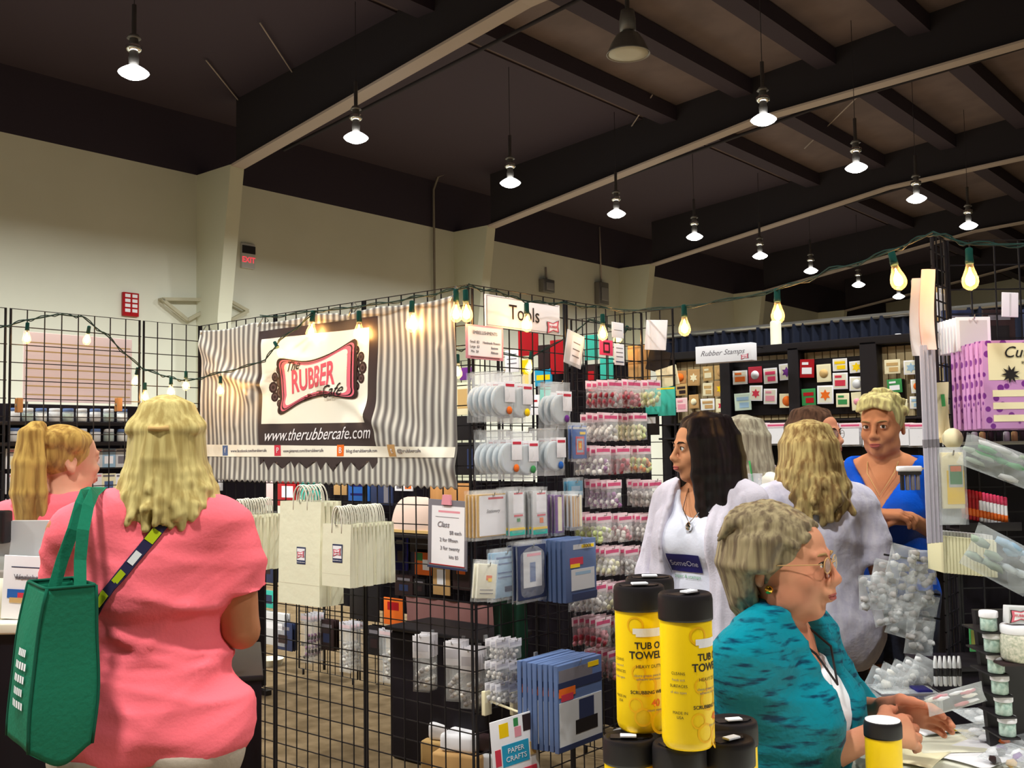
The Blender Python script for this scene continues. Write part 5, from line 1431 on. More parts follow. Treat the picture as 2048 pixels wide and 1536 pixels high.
# things inside the booth seen through the upper grid: they hang on a second rack
YI = 4.42
grid_panel((-5.62, YI, 0), (-5.02, YI, 0), .05, 2.02, 'inner rack grid panel at its left end', group='inner rack grid panels')
grid_panel((-5.01, YI, 0), (-4.41, YI, 0), .05, 2.02, 'inner rack grid panel left of centre', group='inner rack grid panels')
grid_panel((-4.40, YI, 0), (-3.80, YI, 0), .05, 2.02, 'inner rack grid panel right of centre', group='inner rack grid panels')
grid_panel((-3.79, YI, 0), (-3.19, YI, 0), .05, 2.02, 'inner rack grid panel at its right end', group='inner rack grid panels')
def inner(px0, py0, px1, py1, base, lab, prints=(), texts=(), y=YI - .03, t=.008, name='hanging_card', cat='card', n=1, tilt=0, film_on=False, grp=None, gap=.02):
    a, b = ony(px0, py0, y), ony(px1, py1, y); c = ony((px0 + px1) / 2, py0, y)
    w, h = abs(b.x - a.x), abs(ony((px0 + px1) / 2, py1, y).z - c.z)
    o = flat_card(name, lab, cat, w, h, t, base, prints, texts)
    if film_on: pillow(w + .01, -h, .01, t + .012, 3).build('clear_bag', M_['film'], o)
    if n == 1: place(o, c, 0, tilt)
    else: stack(o, n, c, 0, gap, lab, grp or lab, hook=False, jit=.002, tilt=tilt)
    return o
inner(1036, 655, 1076, 712, M_['red'], 'dark red hanging panel, larger of two inside the booth')
inner(1100, 680, 1128, 748, M_['red'], 'narrow dark red hanging panel behind the lone tin packet')
inner(1076, 690, 1100, 740, M_['darkbrown'], 'dark photo card between the two red panels')
inner(1010, 700, 1038, 745, M_['paper'], 'white price list beside the red panel', [(0, .2, .7, .04, M_['greyink']), (0, .4, .7, .04, M_['greyink']), (0, .6, .7, .04, M_['greyink'])])
inner(1040, 712, 1062, 792, M_['cream'], 'tall yellow packet inside the booth', [(0, .5, .6, .8, M_['yellow'])])
inner(1070, 738, 1104, 772, MATS['turq'], 'blue packet with yellow flash inside the booth', [(0, .5, .8, .3, M_['yellow'])])
inner(1058, 790, 1080, 830, M_['paper'], 'white boxed card inside the booth above the tins', [(0, .3, .6, .1, M_['red'])])
inner(1080, 775, 1102, 832, M_['teal'], 'teal folder inside the booth behind the tins')
inner(920, 735, 944, 760, M_['purple'], 'purple packet beside the banner edge')
inner(904, 765, 950, 830, M_['cream'], 'cream craft paper packet beside the banner edge', [(0, .5, .5, .6, M_['tan'])])
inner(905, 832, 955, 880, M_['black'], 'front black packet beside the banner edge, upper', n=4, grp='black packets beside the banner')
inner(908, 885, 957, 950, M_['black'], 'front black packet beside the banner edge, lower', [(.2, .5, .3, .6, M_['slatedark'])], n=4, grp='black packets beside the banner')
inner(1170, 670, 1196, 720, M_['teal'], 'teal card behind the second grid panel', y=YI - .03); inner(1200, 716, 1226, 760, M_['teal'], 'turquoise card under the pink-red card')
inner(1172, 730, 1192, 812, M_['darkbrown'], 'dark brown packet with red print behind the grid', [(0, .4, .7, .5, M_['red']), (0, .8, .7, .2, M_['kraft'])])
inner(1290, 775, 1350, 832, M_['teal'], 'large turquoise sheet at the end of the grid wall', [(.2, .05, .6, .05, M_['yellow'])], y=4.105)
inner(1288, 828, 1318, 870, M_['black'], 'black punch in packet at the end of the grid wall', [(0, .3, .6, .3, M_['lightgrey'])], y=4.105)
inner(1292, 640, 1336, 700, M_['paper'], 'crumpled white sheet clipped on the crossing grid panel', y=4.105, t=.004, tilt=.1)
inner(1255, 690, 1300, 770, M_['kraft'], 'kraft brown sheet behind the crossing grid panel', y=4.14)
inner(1300, 700, 1345, 745, M_['black'], 'black round-cornered pouch on the crossing grid panel', y=4.135, tilt=.3)
inner(1310, 735, 1352, 775, M_['cream'], 'cream card on the crossing grid panel', y=4.135, tilt=-.2)
# lower part of the booth seen through the banner grid
inner(472, 958, 500, 1000, M_['paper'], 'white packet under the banner, left', [(0, .3, .8, .1, M_['green'])])
inner(505, 962, 548, 1010, M_['pinkpaper'], 'pale pink packet under the banner')
inner(553, 955, 598, 1012, M_['red'], 'red packet with white printing under the banner', [(0, .5, .5, .4, M_['paper'])])
inner(602, 958, 640, 1000, M_['teal'], 'teal packet behind the paper bags'); inner(668, 960, 694, 990, M_['kraft'], 'kraft roll label under the banner')
inner(697, 958, 740, 1002, M_['blue'], 'blue patterned packet under the banner', [(0, .3, .8, .1, M_['navy']), (0, .7, .8, .1, M_['navy'])])
inner(742, 962, 786, 1010, M_['slatedark'], 'dark packet under the banner', [(.2, .5, .2, .8, M_['sage'] if 'sage' in M_ else M_['greyink'])])
inner(790, 960, 826, 982, M_['paper'], 'small white card with orange and grey dots', [(-.25, .5, .3, .6, M_['greyink']), (.25, .5, .35, .6, M_['orange'])])
inner(860, 966, 940, 1030, M_['wood'], 'orange-brown wooden board behind the price chart')
inner(775, 1065, 815, 1140, M_['navy'], 'dark navy packet low behind the grid'); inner(820, 1062, 862, 1105, M_['darkbrown'], 'dark olive packet low behind the grid')
inner(768, 1196, 806, 1250, M_['orange'], 'orange-red packet low behind the grid', [(0, .3, .6, .3, M_['red'])])
inner(515, 1180, 548, 1215, M_['teal'], 'dark teal packet near the coral-shirted woman', [(0, .5, .8, .5, M_['slatedark'])])
inner(700, 1170, 758, 1240, M_['black'], 'black box packet under the small paper bags')
for k_, (a_, b_, c_, d_, m_, l_) in enumerate(((520, 1022, 545, 1085, 'darkbrown', 'dark brown packet left of the large paper bags'), (522, 1095, 548, 1165, 'slatedark', 'navy-grey packet left of the large paper bags'), (790, 1150, 826, 1192, 'darkbrown', 'dark packet beside the small paper bags, lower'),
    (828, 1158, 850, 1190, 'black', 'small black packet below the figure cards'), (548, 1245, 585, 1300, 'slatedark', 'dark grey packet low behind the grid near the bowl'), (640, 1240, 668, 1300, 'darkbrown', 'dark packet between the low white packets'), (735, 1252, 762, 1310, 'black', 'black packet between the low white packets'), (790, 1070, 812, 1140, 'black', 'tall black packet right of the small paper bags'))):
    inner(a_, b_, c_, d_, M_[m_], l_, [(0, .2, .7, .12, M_['greyink']), (0, .6, .5, .3, M_['darkbrown' if m_ != 'darkbrown' else 'slatedark'])], n=3, grp='dark packets on the inner rack')
inner(520, 1225, 570, 1290, M_['lightgrey'], 'grey patterned packet near the counter', [(0, .4, .8, .2, M_['paper'])], n=3)
inner(830, 1098, 862, 1150, M_['orange'], 'orange and green figure card behind the price chart', [(-.2, .3, .4, .3, M_['green']), (.2, .6, .4, .4, M_['paper'])])
inner(866, 1130, 900, 1190, M_['kraft'], 'brown figure card under the price chart', [(0, .4, .5, .5, M_['paper'])]); inner(905, 1110, 940, 1180, M_['darkbrown'], 'dark figure card right of the price chart', [(0, .4, .5, .3, M_['orange'])])
# round beige bag
q = ony(835, 1062, 4.25); bag = thing('round_bag', 'rounded beige fabric bag on the inner shelf behind the grid', 'bag', q)
MB().grid(lambda u, v: Vector((.20 * math.cos(PI * u) * (math.cos(v * PI / 2) ** .5 if v < 1 else 0) , .09 * math.sin(2 * PI * u) * .0 - .09 * math.sin(PI * u) * math.cos(v * PI / 2), .20 * math.sin(v * PI / 2))), 20, 10).build('body', mat('beigecloth', srgb(205, 180, 168), .85), bag)
MB().box((-.20, -.09, -.004), (.20, .02, .012)).build('base', M_['tan'], bag)
sh = thing('inner_shelf', 'dark shelf carrying the beige bag behind the grid', 'shelf', (q.x, 4.25, q.z - .03))
MB().bbox((-.45, -.12, 0), (.42, .14, .02), .004).build('board', M_['black'], sh)
for x_ in (-.4, .38): MB().tube([(x_, .13, 0), (x_, .16, 0), (x_, .16, .03)], .006, 6).build('bracket', M_['blackmetal'], sh)
# hanging pinkish cloth and dark green garment
def cloth(name, lab, px0, py0, px1, py1, y, m, amp=.02, nf=5, cat='cloth'):
    a, b = ony(px0, py0, y), ony(px1, py0, y); z1 = a.z; z0 = ony(px0, py1, y).z; w = b.x - a.x
    r = thing(name, lab, cat, ((a.x + b.x) / 2, y, z1))
    MB().grid(lambda u, v: Vector((w * (u - .5), amp * math.sin(u * nf * 2 * PI + .6 * math.sin(v * 4)) * (.4 + .6 * v), (z0 - z1) * v)), nf * 8, 8).build('fabric', m, r)
    MB().tube([(-w / 2 - .02, 0, .004), (w / 2 + .02, 0, .004)], .006, 6).build('rail', M_['blackmetal'], r); return r
cloth('hanging_cloth', 'dusty pink cloth hanging low inside the booth', 812, 1192, 985, 1285, 4.30, mat('dustypink', srgb(150, 108, 108), .85), .02, 4)
cloth('green_garment', 'dark green fabric hanging at the foot of the right grid wall', 985, 1190, 1052, 1350, 3.55, mat('darkgreen', srgb(14, 48, 36), .85), .025, 2)
# white packet rows low in the booth
defm('hdwhite', srgb(205, 203, 212), .6)
lowrow = [(612, 1228, 98, 'plum dark'), (690, 1245, 100, 'grey white'), (770, 1258, 108, 'white grey')]
for j, (px, py, hh, cc) in enumerate(lowrow):
    a, b = cc.split(); c_ = ony(px, py, 4.30); h = abs(ony(px, py + hh, 4.30).z - c_.z)
    o = header_packet(.11, h, .05, M_['hdwhite'], hd, [C[a], C[b]], 900 + j, n=8)
    stack(o, 5, c_, .0, .026, 'front %s packet in the low row of the inner rack, %s from left' % (cc.replace(' ', ' and '), ORD[j]), 'low packets on the inner rack', jit=.003, hook=.05)
for j, (px, py, hh) in enumerate(((842, 1272, 112), (905, 1285, 118), (938, 1300, 118))):
    c_ = ony(px, py, 3.35); h = abs(ony(px, py + hh, 3.35).z - c_.z)
    o = header_packet(.085, h, .10, M_['paper'], M_['hdwhite'], [C['white'], C['grey']], 930 + j, n=8)
    stack(o, 5, c_, .35, .024, 'front white packet on the low stand behind the corner, %s from left' % ORD[j], 'white packets behind the booth corner', jit=.003, hook=.03)
st = thing('low_stand', 'black cloth-covered stand behind the booth corner', 'stand', (ony(890, 1420, 3.55).x, 3.62, 0))
MB().bbox((-.34, -.10, .0), (.30, .18, .62), .02).build('frame', M_['blackcloth'], st); MB().bbox((-.36, -.12, .62), (.32, .20, .64), .006).build('top_board', M_['black'], st)
for (px, py, lab, a, b) in ((905, 1475, 'brown and white bundle on the floor behind the grid', 'tan', 'paper'), (985, 1500, 'grey bundle on the floor by the leaflet', 'lightgrey', 'darkbrown'), (930, 1500, 'small kraft box on the floor behind the grid', 'kraft', 'paper')):
    q = onz(px, py + 60, 0.0); r = thing('floor_bundle', lab, 'bundle', (q.x, q.y, 0), .3)
    MB().bbox((-.12, -.1, 0), (.12, .1, .14), .015).build('box', M_[a], r); MB().bbox((-.09, -.08, .14), (.08, .07, .22), .02).build('parcel', M_[b], r)
for j in range(6):
    q = wall(1004 + (j % 2) * 26, 1278 + (j // 2) * 44, .10)
    o = header_packet(.075, .075, .03, M_['paper'], M_['hdwhite'], [C['white'], C['grey']], 960 + j, n=5); stack(o, 3, q, RZ, .026, 'white packet in %s low row by the corner, %s' % (ORD[j // 2], ('left', 'right')[j % 2]), 'white packets low on the corner panel', jit=.002)
# rail with the white bowl
a = ony(470, 1330, 4.55); b = ony(760, 1345, 4.55)
rl = thing('low_shelf', 'low black shelf across the back of the booth', 'shelf', (a.x, 4.55, 0))
MB().bbox((0, -.12, a.z - .04), (b.x - a.x, .16, a.z), .006).build('board', M_['black'], rl)
for xx in (.03, b.x - a.x - .03):
    MB().tube([(xx, 0, 0), (xx, 0, a.z - .04)], .012, 6).build('leg', M_['blackmetal'], rl)
q = ony(537, 1334, 4.50); bw = thing('bowl', 'white oval bowl on the low black shelf beside the coral-shirted woman', 'bowl', (q.x, 4.52, a.z + .001))
MB().lathe([(.035, 0), (.045, .002), (.075, .06), (.09, .105), (.092, .108), (.086, .105), (.068, .055), (.03, .012)], 24).build('bowl_body', M_['offwhite'], bw)

# ---------------------------------------------------------------- paper bags on the banner grid
def paper_bag(w, h, d, lab, logo=True):
    r = thing('paper_bag', lab, 'paper bag')
    m = MB(); t = d
    prof = lambda u: 0
    vs = []
    for z, dd in ((0, t * .25), (-h * .5, t * .5), (-h * .80, t * .55), (-h, t * .55)):
        vs += [(-w/2, -dd, z), (w/2, -dd, z), (w/2 - .001, 0, z), (w/2, dd, z), (-w/2, dd, z), (-w/2 + .001, 0, z)]
    f = []
    for L in range(3):
        for k in range(6): f.append((L*6+k, L*6+(k+1)%6, L*6+6+(k+1)%6, L*6+6+k))
    f.append([18, 19, 20, 21, 22, 23]); m.add(vs, f); m.build('bag_body', M_['bagpaper'], r)
    MB().box((-w/2 + .002, -t * .56, -h * .802), (w/2 - .002, -t * .50, -h * .797)).build('base_crease', mat('crease', srgb(196, 190, 168), .8), r)
    for q in (-1, 1):
        pts = [(w * .17 * math.cos(a), q * t * .26, .0 + .068 * math.sin(a)) for a in np.linspace(0, PI, 12)]
        MB().tube([(w * .17, q * t * .22, -.035)] + pts + [(-w * .17, q * t * .22, -.035)], .0032, 6).build('handle', mat('corded', srgb(214, 212, 200), .7), r)
    if logo:
        y = -t * .5 - .001; zc = -h * .46 if h < .3 else -h * .52; xc = w * .06
        b = MB(); b.box((xc - .028, y - .001, zc - .036), (xc + .028, y + .004, zc + .034)).build('logo_label', M_['slatedark'], r)
        MB().box((xc - .025, y - .0016, zc - .020), (xc + .025, y, zc + .028)).build('logo_panel', M_['paper'], r)
        small_plaque(r, xc, zc + .003, .042, y - .002)
        text('www.therubbercafe.com', .0052, M_['paper'], r, (xc, y - .002, zc - .028))
    return r
def bagloc(px, py, s): return ony(px, py, YB - s)
o = paper_bag(.27, .425, .034, '')
stack(o, 4, bagloc(604, 1003, .15), 0, .030, 'front large white paper bag with small logo label', 'large white paper bags', hook=.05, jit=.003, lab_rest='large white paper bag hanging behind the front large one')
o = paper_bag(.165, .240, .022, '')
stack(o, 12, bagloc(676, 1048, .26), 0, .019, 'front small white paper bag with logo label', 'small white paper bags', hook=.04, jit=.003, lab_rest='small white paper bag stacked behind the front small one')
o = paper_bag(.165, .240, .022, '', False)
stack(o, 9, bagloc(478, 1030, .20), 0, .019, 'front plain white paper bag beside the coral-shirted woman', 'plain white paper bags', hook=.04, jit=.003, lab_rest='plain white paper bag behind the one nearest the coral-shirted woman')
# price chart
o = flat_card('price_chart', 'clear-framed price chart with pink binder clip on the banner grid', 'sign', .205, .262, .006, M_['greyink'],
    [(.02, .52, .84, .86, M_['paper']), (.05, .17, .55, .03, M_['softpink']), (0, .25, .6, .008, M_['greyink']), (0, .945, .9, .012, M_['red']), (0, .985, 1, .03, M_['slatedark'])],
    [('Class', .030, -.10, .36, M_['greyink'], .3), ('$8 each', .020, .22, .47, M_['greyink']), ('2 for fifteen', .020, .05, .58, M_['greyink']), ('3 for twenty', .020, .08, .70, M_['greyink']), ('kits $5', .018, .18, .82, M_['greyink'])])
MB().prism([(-.018, .02), (.018, .02), (.024, -.018), (-.024, -.018)], -.012).build('binder_clip', M_['softpink'], o)
place(o, bagloc(896, 1000, .03), 0, .03)

e = at(527, 1296, 2.78); lt = thing('side_table', 'low table with black floor-length cloth beyond the coral-shirted woman', 'table', (e.x, e.y, 0), math.radians(40.1 + 14.5))
MB().bbox((-.26, -.01, .885), (0, .5, .90), .005).build('table_top', M_['black'], lt)
MB().grid(lambda u, v: Vector((-.25 + .245 * u, -.004 + .006 * math.sin(u * 50) * (1 - v), .01 + .875 * v)), 50, 3).build('front_cloth', M_['blackcloth'], lt)
MB().grid(lambda u, v: Vector((-.005, .49 * u, .01 + .875 * v)), 20, 3).build('side_cloth', M_['blackcloth'], lt)
for xx in (-.23, -.03):
    for yy in (.03, .46): MB().tube([(xx, yy, 0), (xx, yy, .885)], .012, 6).build('leg', M_['greypeg'], lt)

# ---------------------------------------------------------------- left: display behind the grid
XD = -5.45
def lft(px, py, off=0): return onx(px, py, XD + off)
p0, p1 = lft(10, 700), lft(430, 700)
db = thing('display_board', 'black display board behind the left grid wall', 'display board', (XD - .06, p0.y - .6, 0), 0)
L_ = p1.y - p0.y + 1.0
MB().bbox((0, 0, .02), (.04, L_, 1.775), .006).build('board', M_['blackcloth'], db)
for yy in (.1, L_ - .1): MB().box((-.15, yy - .02, 0), (.2, yy + .02, .03)).build('foot', M_['black'], db)
a, b = lft(42, 672), lft(258, 695); zt, zb_ = lft(150, 672).z, lft(150, 806).z
ps = thing('pink_sheet', 'large pale pink sheet with faint tan lines behind the left grid', 'paper sheet', (XD + .03, (a.y + b.y) / 2, zt), RZ)
W_ = b.y - a.y
MB().bbox((-W_/2, -.003, zb_ - zt), (W_/2, .003, 0), .001).build('sheet', mat('palepink', srgb(240, 214, 212), .7), ps)
for k in range(7):
    z_ = (zb_ - zt) * (.14 + k * .125); MB().box((-W_/2 + .01, -.0045, z_ - .006), (W_/2 - .01, -.003, z_)).build('ruled_line', M_['tan'], ps)
for sx in (-W_/2 + .03, W_/2 - .05):
    MB().tube([(sx, .02, zb_ - zt - .3), (sx, .02, 0)], .008, 6).build('support_post', M_['greypeg'], ps)
rowsL = [(818, 'jar'), (858, 'jar'), (905, 'mix'), (955, 'mix'), (1005, 'mix'), (1055, 'mix')]
colL = ['lightgrey', 'paper', 'pinkpaper', 'paper', 'greyink', 'lightblue', 'paper', 'slate', 'cream', 'paper', 'lightgrey', 'pinkpaper']
for j, (py, kd) in enumerate(rowsL):
    for i, px in enumerate(range(28, 440, 27)):
        if kd == 'jar':
            if px > 250: continue
            q = lft(px, py + 26, .08); r = thing('jar', 'grey-lidded jar, %s from left on the %s shelf behind the left grid' % (ORD[i % 12], ('upper', 'lower')[j]), 'jar', q, 0, 'jars behind the left grid')
            MB().lathe([(.024, 0), (.029, .004), (.029, .052), (.024, .058)], 14).build('glass_body', M_['film2'] if i % 3 else M_['lightgrey'], r)
            MB().lathe([(.027, .055), (.028, .057), (.028, .070), (.026, .072)], 14).build('lid', M_['lightgrey'] if i % 2 else M_['slate'], r)
            MB().lathe([(.024, .004), (.026, .006), (.026, .045), (.02, .047)], 12).build('contents', [C['grey'], C['sage'], C['white']][i % 3], r)
        else:
            q = lft(px, py - 8, .05); cc = colL[(i * 5 + j * 3) % 12]
            o = flat_card('paper_packet', '%s packet, %s column of the %s row behind the left grid' % (cc.replace('paper', ' white').replace('pink white', 'pink').strip(), ORD[i] if i < 12 else ('thirteenth', 'fourteenth', 'fifteenth', 'last')[i - 12], ORD[j - 2]), 'packet', .085, .105, .010, M_[cc],
                          [(0, .12, .8, .1, M_['softpink'] if i % 3 == 0 else M_['greyink']), (0, .6, .6, .4, M_[colL[(i + 4 * j) % 12]])], group='packets behind the left grid')
            place(o, q, RZ)
    if kd == 'jar':
        q = lft(30, py + 27); sf = thing('wall_shelf', 'narrow black shelf with jars behind the left grid, %s' % ('upper', 'lower')[j], 'shelf', (XD - .02, q.y - .25, lft(140, py + 26, .08).z), 0)
        MB().bbox((0, 0, -.02), (.13, lft(262, py).y - q.y + .3, 0), .003).build('board', M_['black'], sf)
for (px, lab) in ((38, 'left'), (237, 'right')):
    q = onx(px, 796, XL + .012); r = thing('wooden_clip', 'wooden clip on the left grid wall, %s one' % lab, 'clip', q, RZ)
    MB().bbox((-.012, -.014, -.062), (.012, -.004, 0), .002).build('front_jaw', M_['wood'], r); MB().bbox((-.012, .004, -.062), (.012, .014, 0), .002).build('back_jaw', M_['wood'], r)
    MB().tube([(-.013, 0, -.03), (.013, 0, -.03)], .006, 6).build('spring', M_['steel'], r)

# ---------------------------------------------------------------- sales counter, machine
CY_ = math.radians(40.1)
def cam(u, d, z): 
    """point from camera-frame lateral offset u and distance d on the floor plan"""
    return Vector((u * math.cos(CY_) - d * math.sin(CY_), u * math.sin(CY_) + d * math.cos(CY_), z))
e = at(372, 1250, 2.72)
ct = thing('sales_counter', 'white-topped sales counter with black floor-length cloth at the left', 'counter', (e.x, e.y, 0), CY_)
Lc = 1.35
MB().bbox((-Lc, -.02, 1.03), (0, .27, 1.06), .006).build('counter_top', M_['offwhite'], ct)
MB().grid(lambda u, v: Vector((-Lc + .01 + (Lc - .02) * u, -.005 + .008 * math.sin(u * 60) * (1 - v), .01 + 1.02 * v)), 90, 4).build('front_cloth', M_['blackcloth'], ct)
MB().grid(lambda u, v: Vector((-.008 + .006 * math.sin(u * 30) * (1 - v), .25 * u, .01 + 1.02 * v)), 30, 4).build('side_cloth', M_['blackcloth'], ct)
for xx in (-Lc + .05, -.05):
    for yy in (.03, .22): MB().tube([(xx, yy, 0), (xx, yy, 1.03)], .014, 6).build('leg', M_['greypeg'], ct)
q = at(62, 1225, 2.84); mc = thing('die_cutting_machine', 'silver-grey desktop cutting machine on the sales counter', 'machine', (q.x, q.y, 1.06), CY_ - .12)
MB().bbox((-.17, -.06, .0), (.15, .12, .165), .02).build('body', M_['silver'] if 'silver' in M_ else mat('silver', srgb(176, 174, 170), .35, .3), mc)
MB().prism([(-.17, .16), (.15, .16), (.15, .175), (.10, .26), (-.12, .26), (-.17, .18)], .03, 0, Matrix.Translation((0, -.02, 0))).build('lid', mat('silver_light', srgb(205, 208, 212), .3, .2), mc)
MB().bbox((-.15, -.075, .09), (.13, -.055, .13), .006).build('feed_slot', mat('silver_dark', srgb(150, 142, 136), .4), mc)
MB().bbox((-.11, -.055, .20), (-.05, -.01, .29), .008).build('control_unit', M_['black'], mc)
o = flat_card('menu_holder', 'white photo leaflet standing in front of the silver machine', 'leaflet', .15, .17, .004, M_['paper'], [(0, .18, .7, .015, M_['slatedark']), (0, .35, .5, .04, M_['greyink']), (-.15, .6, .5, .14, M_['blue']), (.0, .64, .4, .12, M_['logored']), (-.2, .70, .3, .08, M_['tan'])], [('Workshops', .018, 0, .33, M_['greyink'])])
q = at(62, 1140, 2.76); place(o, (q.x, q.y, 1.06 + .17), CY_ - .1, .05)
q = at(8, 1185, 2.80); rr_ = thing('white_roll', 'white paper roll at the left end of the sales counter', 'roll', (q.x, q.y, 1.06), 0)
MB().lathe([(.01, 0), (.035, 0), (.035, .11), (.01, .11)], 18).build('roll', M_['offwhite'], rr_)
# ================================================================ far stamp shelving
YS = 6.0
def sh_(px, py, off=0.0): return ony(px, py, YS - off)
def fr(px0, py0, px1, py1, y0, y1, name, m, parent):
    """box in the shelf plane covering these pixels"""
    a, b = ony(px0, py0, YS), ony(px1, py1, YS); o_ = parent.location
    return MB().bbox((a.x - o_.x, y0, min(a.z, b.z)), (b.x - o_.x, y1, max(a.z, b.z)), .004).build(name, m, parent)
xa, xb = sh_(1338, 700).x, sh_(1900, 700).x
zt = sh_(1600, 696).z; zm = sh_(1600, 722).z; zb = sh_(1600, 838).z; zc = sh_(1600, 832).z
cab = thing('stamp_shelving', 'black display shelving with tan slatted back at the rear of the aisle', 'shelving', (xa, YS, 0))
Wc = xb - xa
MB().bbox((0, .05, 0), (Wc, .09, zt), .004).build('back_panel', M_['black'], cab)
MB().bbox((-.02, -.06, zt - .02), (Wc, .09, zt + .03), .006).build('top_rail', M_['black'], cab)
for px in (1340, 1458, 1595, 1745, 1850):
    x_ = sh_(px, 760).x - xa; wd = .035 if px != 1745 else .05
    MB().bbox((x_ - wd, -.06, 0), (x_ + wd, .05, zt), .004).build('upright', M_['black'], cab)
slat = MB().box((0, 0, 0), (.044, .015, 1)).mesh('slat'); slat.materials.append(mat('slat_tan', srgb(206, 186, 146), .7))
i = 0; x = .02
while x < Wc - .05:
    for (z0, z1) in ((zb + .0, zt - .03), (zc - .10, zb - .01)):
        o = link('slat', slat, cab); o.location = (x, .034, z0); o.scale = (1, 1, z1 - z0)
    x += .050
for (px0, px1, py0, py1) in ((1458, 1594, 726, 828), (1596, 1735, 720, 826), (1375, 1392, 772, 800), (1795, 1808, 758, 800)):
    a, b = sh_(px0, py0), sh_(px1, py1); MB().bbox((a.x - xa, .0, b.z), (b.x - xa, .03, a.z), .003).build('card_board', M_['black'], cab)
for z in (zb - .01, zc - .12, zc - .48, zc - .85):
    MB().bbox((0, -.16, z - .012), (Wc, .05, z), .003).build('shelf_board', M_['black'], cab)
cards = [(170,640,260,740,'wood','orange'),(178,735,262,822,'tan','darkbrown'),(265,630,355,755,'kraft','cream'),(370,610,445,720,'tan','cream'),(450,600,550,708,'tan','kraft'),(370,727,445,825,'cream','tan'),(450,712,550,830,'kraft','yellow'),(180,832,265,940,'pinkpaper','softpink'),(272,810,345,915,'kraft','cream'),(355,838,458,925,'paper','kraft'),(462,838,550,940,'cream','logored'),
 (580,640,690,745,'paper','orange'),(690,612,793,735,'logored','paper'),(796,622,900,740,'paper','hotpink'),(905,590,1020,715,'paper','purple'),(1055,560,1165,700,'red','paper'),(1170,595,1280,730,'cream','tan'),(1285,555,1395,650,'paper','yellow'),(1402,572,1510,662,'paper','yellow'),(1285,655,1400,780,'paper','logored'),(1405,682,1520,790,'paper','lightgrey'),
 (590,800,715,930,'sagecard','lightblue'),(700,745,798,862,'paper','logored'),(800,768,900,885,'paper','softpink'),(910,802,1030,910,'cream','orange'),(1065,768,1172,895,'green','red'),(1176,745,1300,885,'paper','orange'),(1310,800,1410,905,'cream','green'),(1415,792,1500,930,'cream','softpink'),
 (1650,562,1770,670,'cream','tan'),(1785,567,1900,675,'paper','lightblue'),(1667,700,1780,805,'green','paper'),(1835,700,1935,805,'paper','orange'),(1830,822,1935,915,'paper','lightblue'),(1760,842,1820,912,'cream','sagecard')]
defm('sagecard', srgb(190, 205, 190), .6)
cn = dict(wood='orange-brown', tan='tan', kraft='kraft brown', cream='cream', pinkpaper='pale pink', paper='white', logored='rose red', red='red top', sagecard='pale sage', green='green')
for k, (x0, y0, x1, y1, a, b) in enumerate(cards):
    P0, P1 = (1300 + x0 / 3.531, 560 + y0 / 3.531), (1300 + x1 / 3.531, 560 + y1 / 3.531)
    q0, q1 = sh_(P0[0], P0[1], .05), sh_(P1[0], P1[1], .05); c = sh_((P0[0] + P1[0]) / 2, P0[1], .05); w = abs(q1.x - q0.x) * .96; h = abs(c.z - sh_((P0[0] + P1[0]) / 2, P1[1], .05).z) * .93
    r_ = random.Random(k); bay = 'left bay' if x0 < 560 else 'middle bay' if x0 < 1040 else 'third bay' if x0 < 1600 else 'right bay'
    row = 'top' if y0 < 650 else 'middle' if y0 < 760 else 'bottom'
    nb = sum(1 for q in cards[:k] if (q[0] < 560) == (x0 < 560) and (560 <= q[0] < 1040) == (560 <= x0 < 1040) and (1040 <= q[0] < 1600) == (1040 <= x0 < 1600))
    o = flat_card('greeting_card', '%s card with %s motif, %s in the %s of the stamp shelving' % (cn[a], cn.get(b, b), ORD[nb], bay), 'card', w, h, .004, M_[a], [(0, .5, .82, .84, M_['offwhite' if a == 'paper' else a])], curl=0, group='sample cards on the stamp shelving')
    m = MB(); kind = k % 4; M0 = Matrix.Translation((0, -.0045, -h * .52)) @ Matrix.Rotation(PI / 2, 4, 'X')
    if kind == 0: m.lathe([(.001, 0), (w * .30, 0), (w * .30, .0015), (.001, .0015)], 16, 0, M0)
    elif kind == 1: m.box((-w * .36, -.005, -h * .42), (w * .36, -.002, -h * .22)); m.box((-w * .2, -.005, -h * .85), (w * .36, -.002, -h * .55))
    elif kind == 2: m.prism([(w * .34 * math.cos(t) * (1 if q % 2 else .55), -h * .52 + w * .34 * math.sin(t) * (1 if q % 2 else .55)) for q, t in enumerate(np.linspace(0, 2 * PI, 12, endpoint=False))], -.0015, 0, Matrix.Translation((0, -.003, 0)))
    else: m.box((-w * .34, -.005, -h * .80), (w * .34, -.002, -h * .45)); m.box((-w * .34, -.005, -h * .30), (w * .1, -.002, -h * .16))
    m.build('motif', M_[b], o)
    place(o, c, 0, r_.uniform(-.05, .05))
    MB().box((-.01, 0, -.02), (.01, .05, -.005)).build('magnet', M_['black'], o)
o = flat_card('shelf_sign', 'white Rubber Stamps sign standing out above the stamp shelving', 'sign', .50, .15, .09, M_['paper'], [], [('Rubber Stamps', .064, -.02, .45, M_['greyink'], .4)], bev=.004)
small_plaque(o, .19, -.115, .06, -.047)
P0, P1 = sh_(1396, 690, .25), sh_(1508, 690, .25); k_ = (P1.x - P0.x) / .50; o.scale = (k_, k_, abs(sh_(1450, 692, .25).z - sh_(1450, 727, .25).z) / .15); place(o, (P0 + P1) / 2, 0)
MB().tube([(-.2, .04, -.02), (-.2, .3, -.02)], .005, 5).build('sign_arm', M_['blackmetal'], o); MB().tube([(.2, .04, -.02), (.2, .3, -.02)], .005, 5).build('sign_arm', M_['blackmetal'], o)
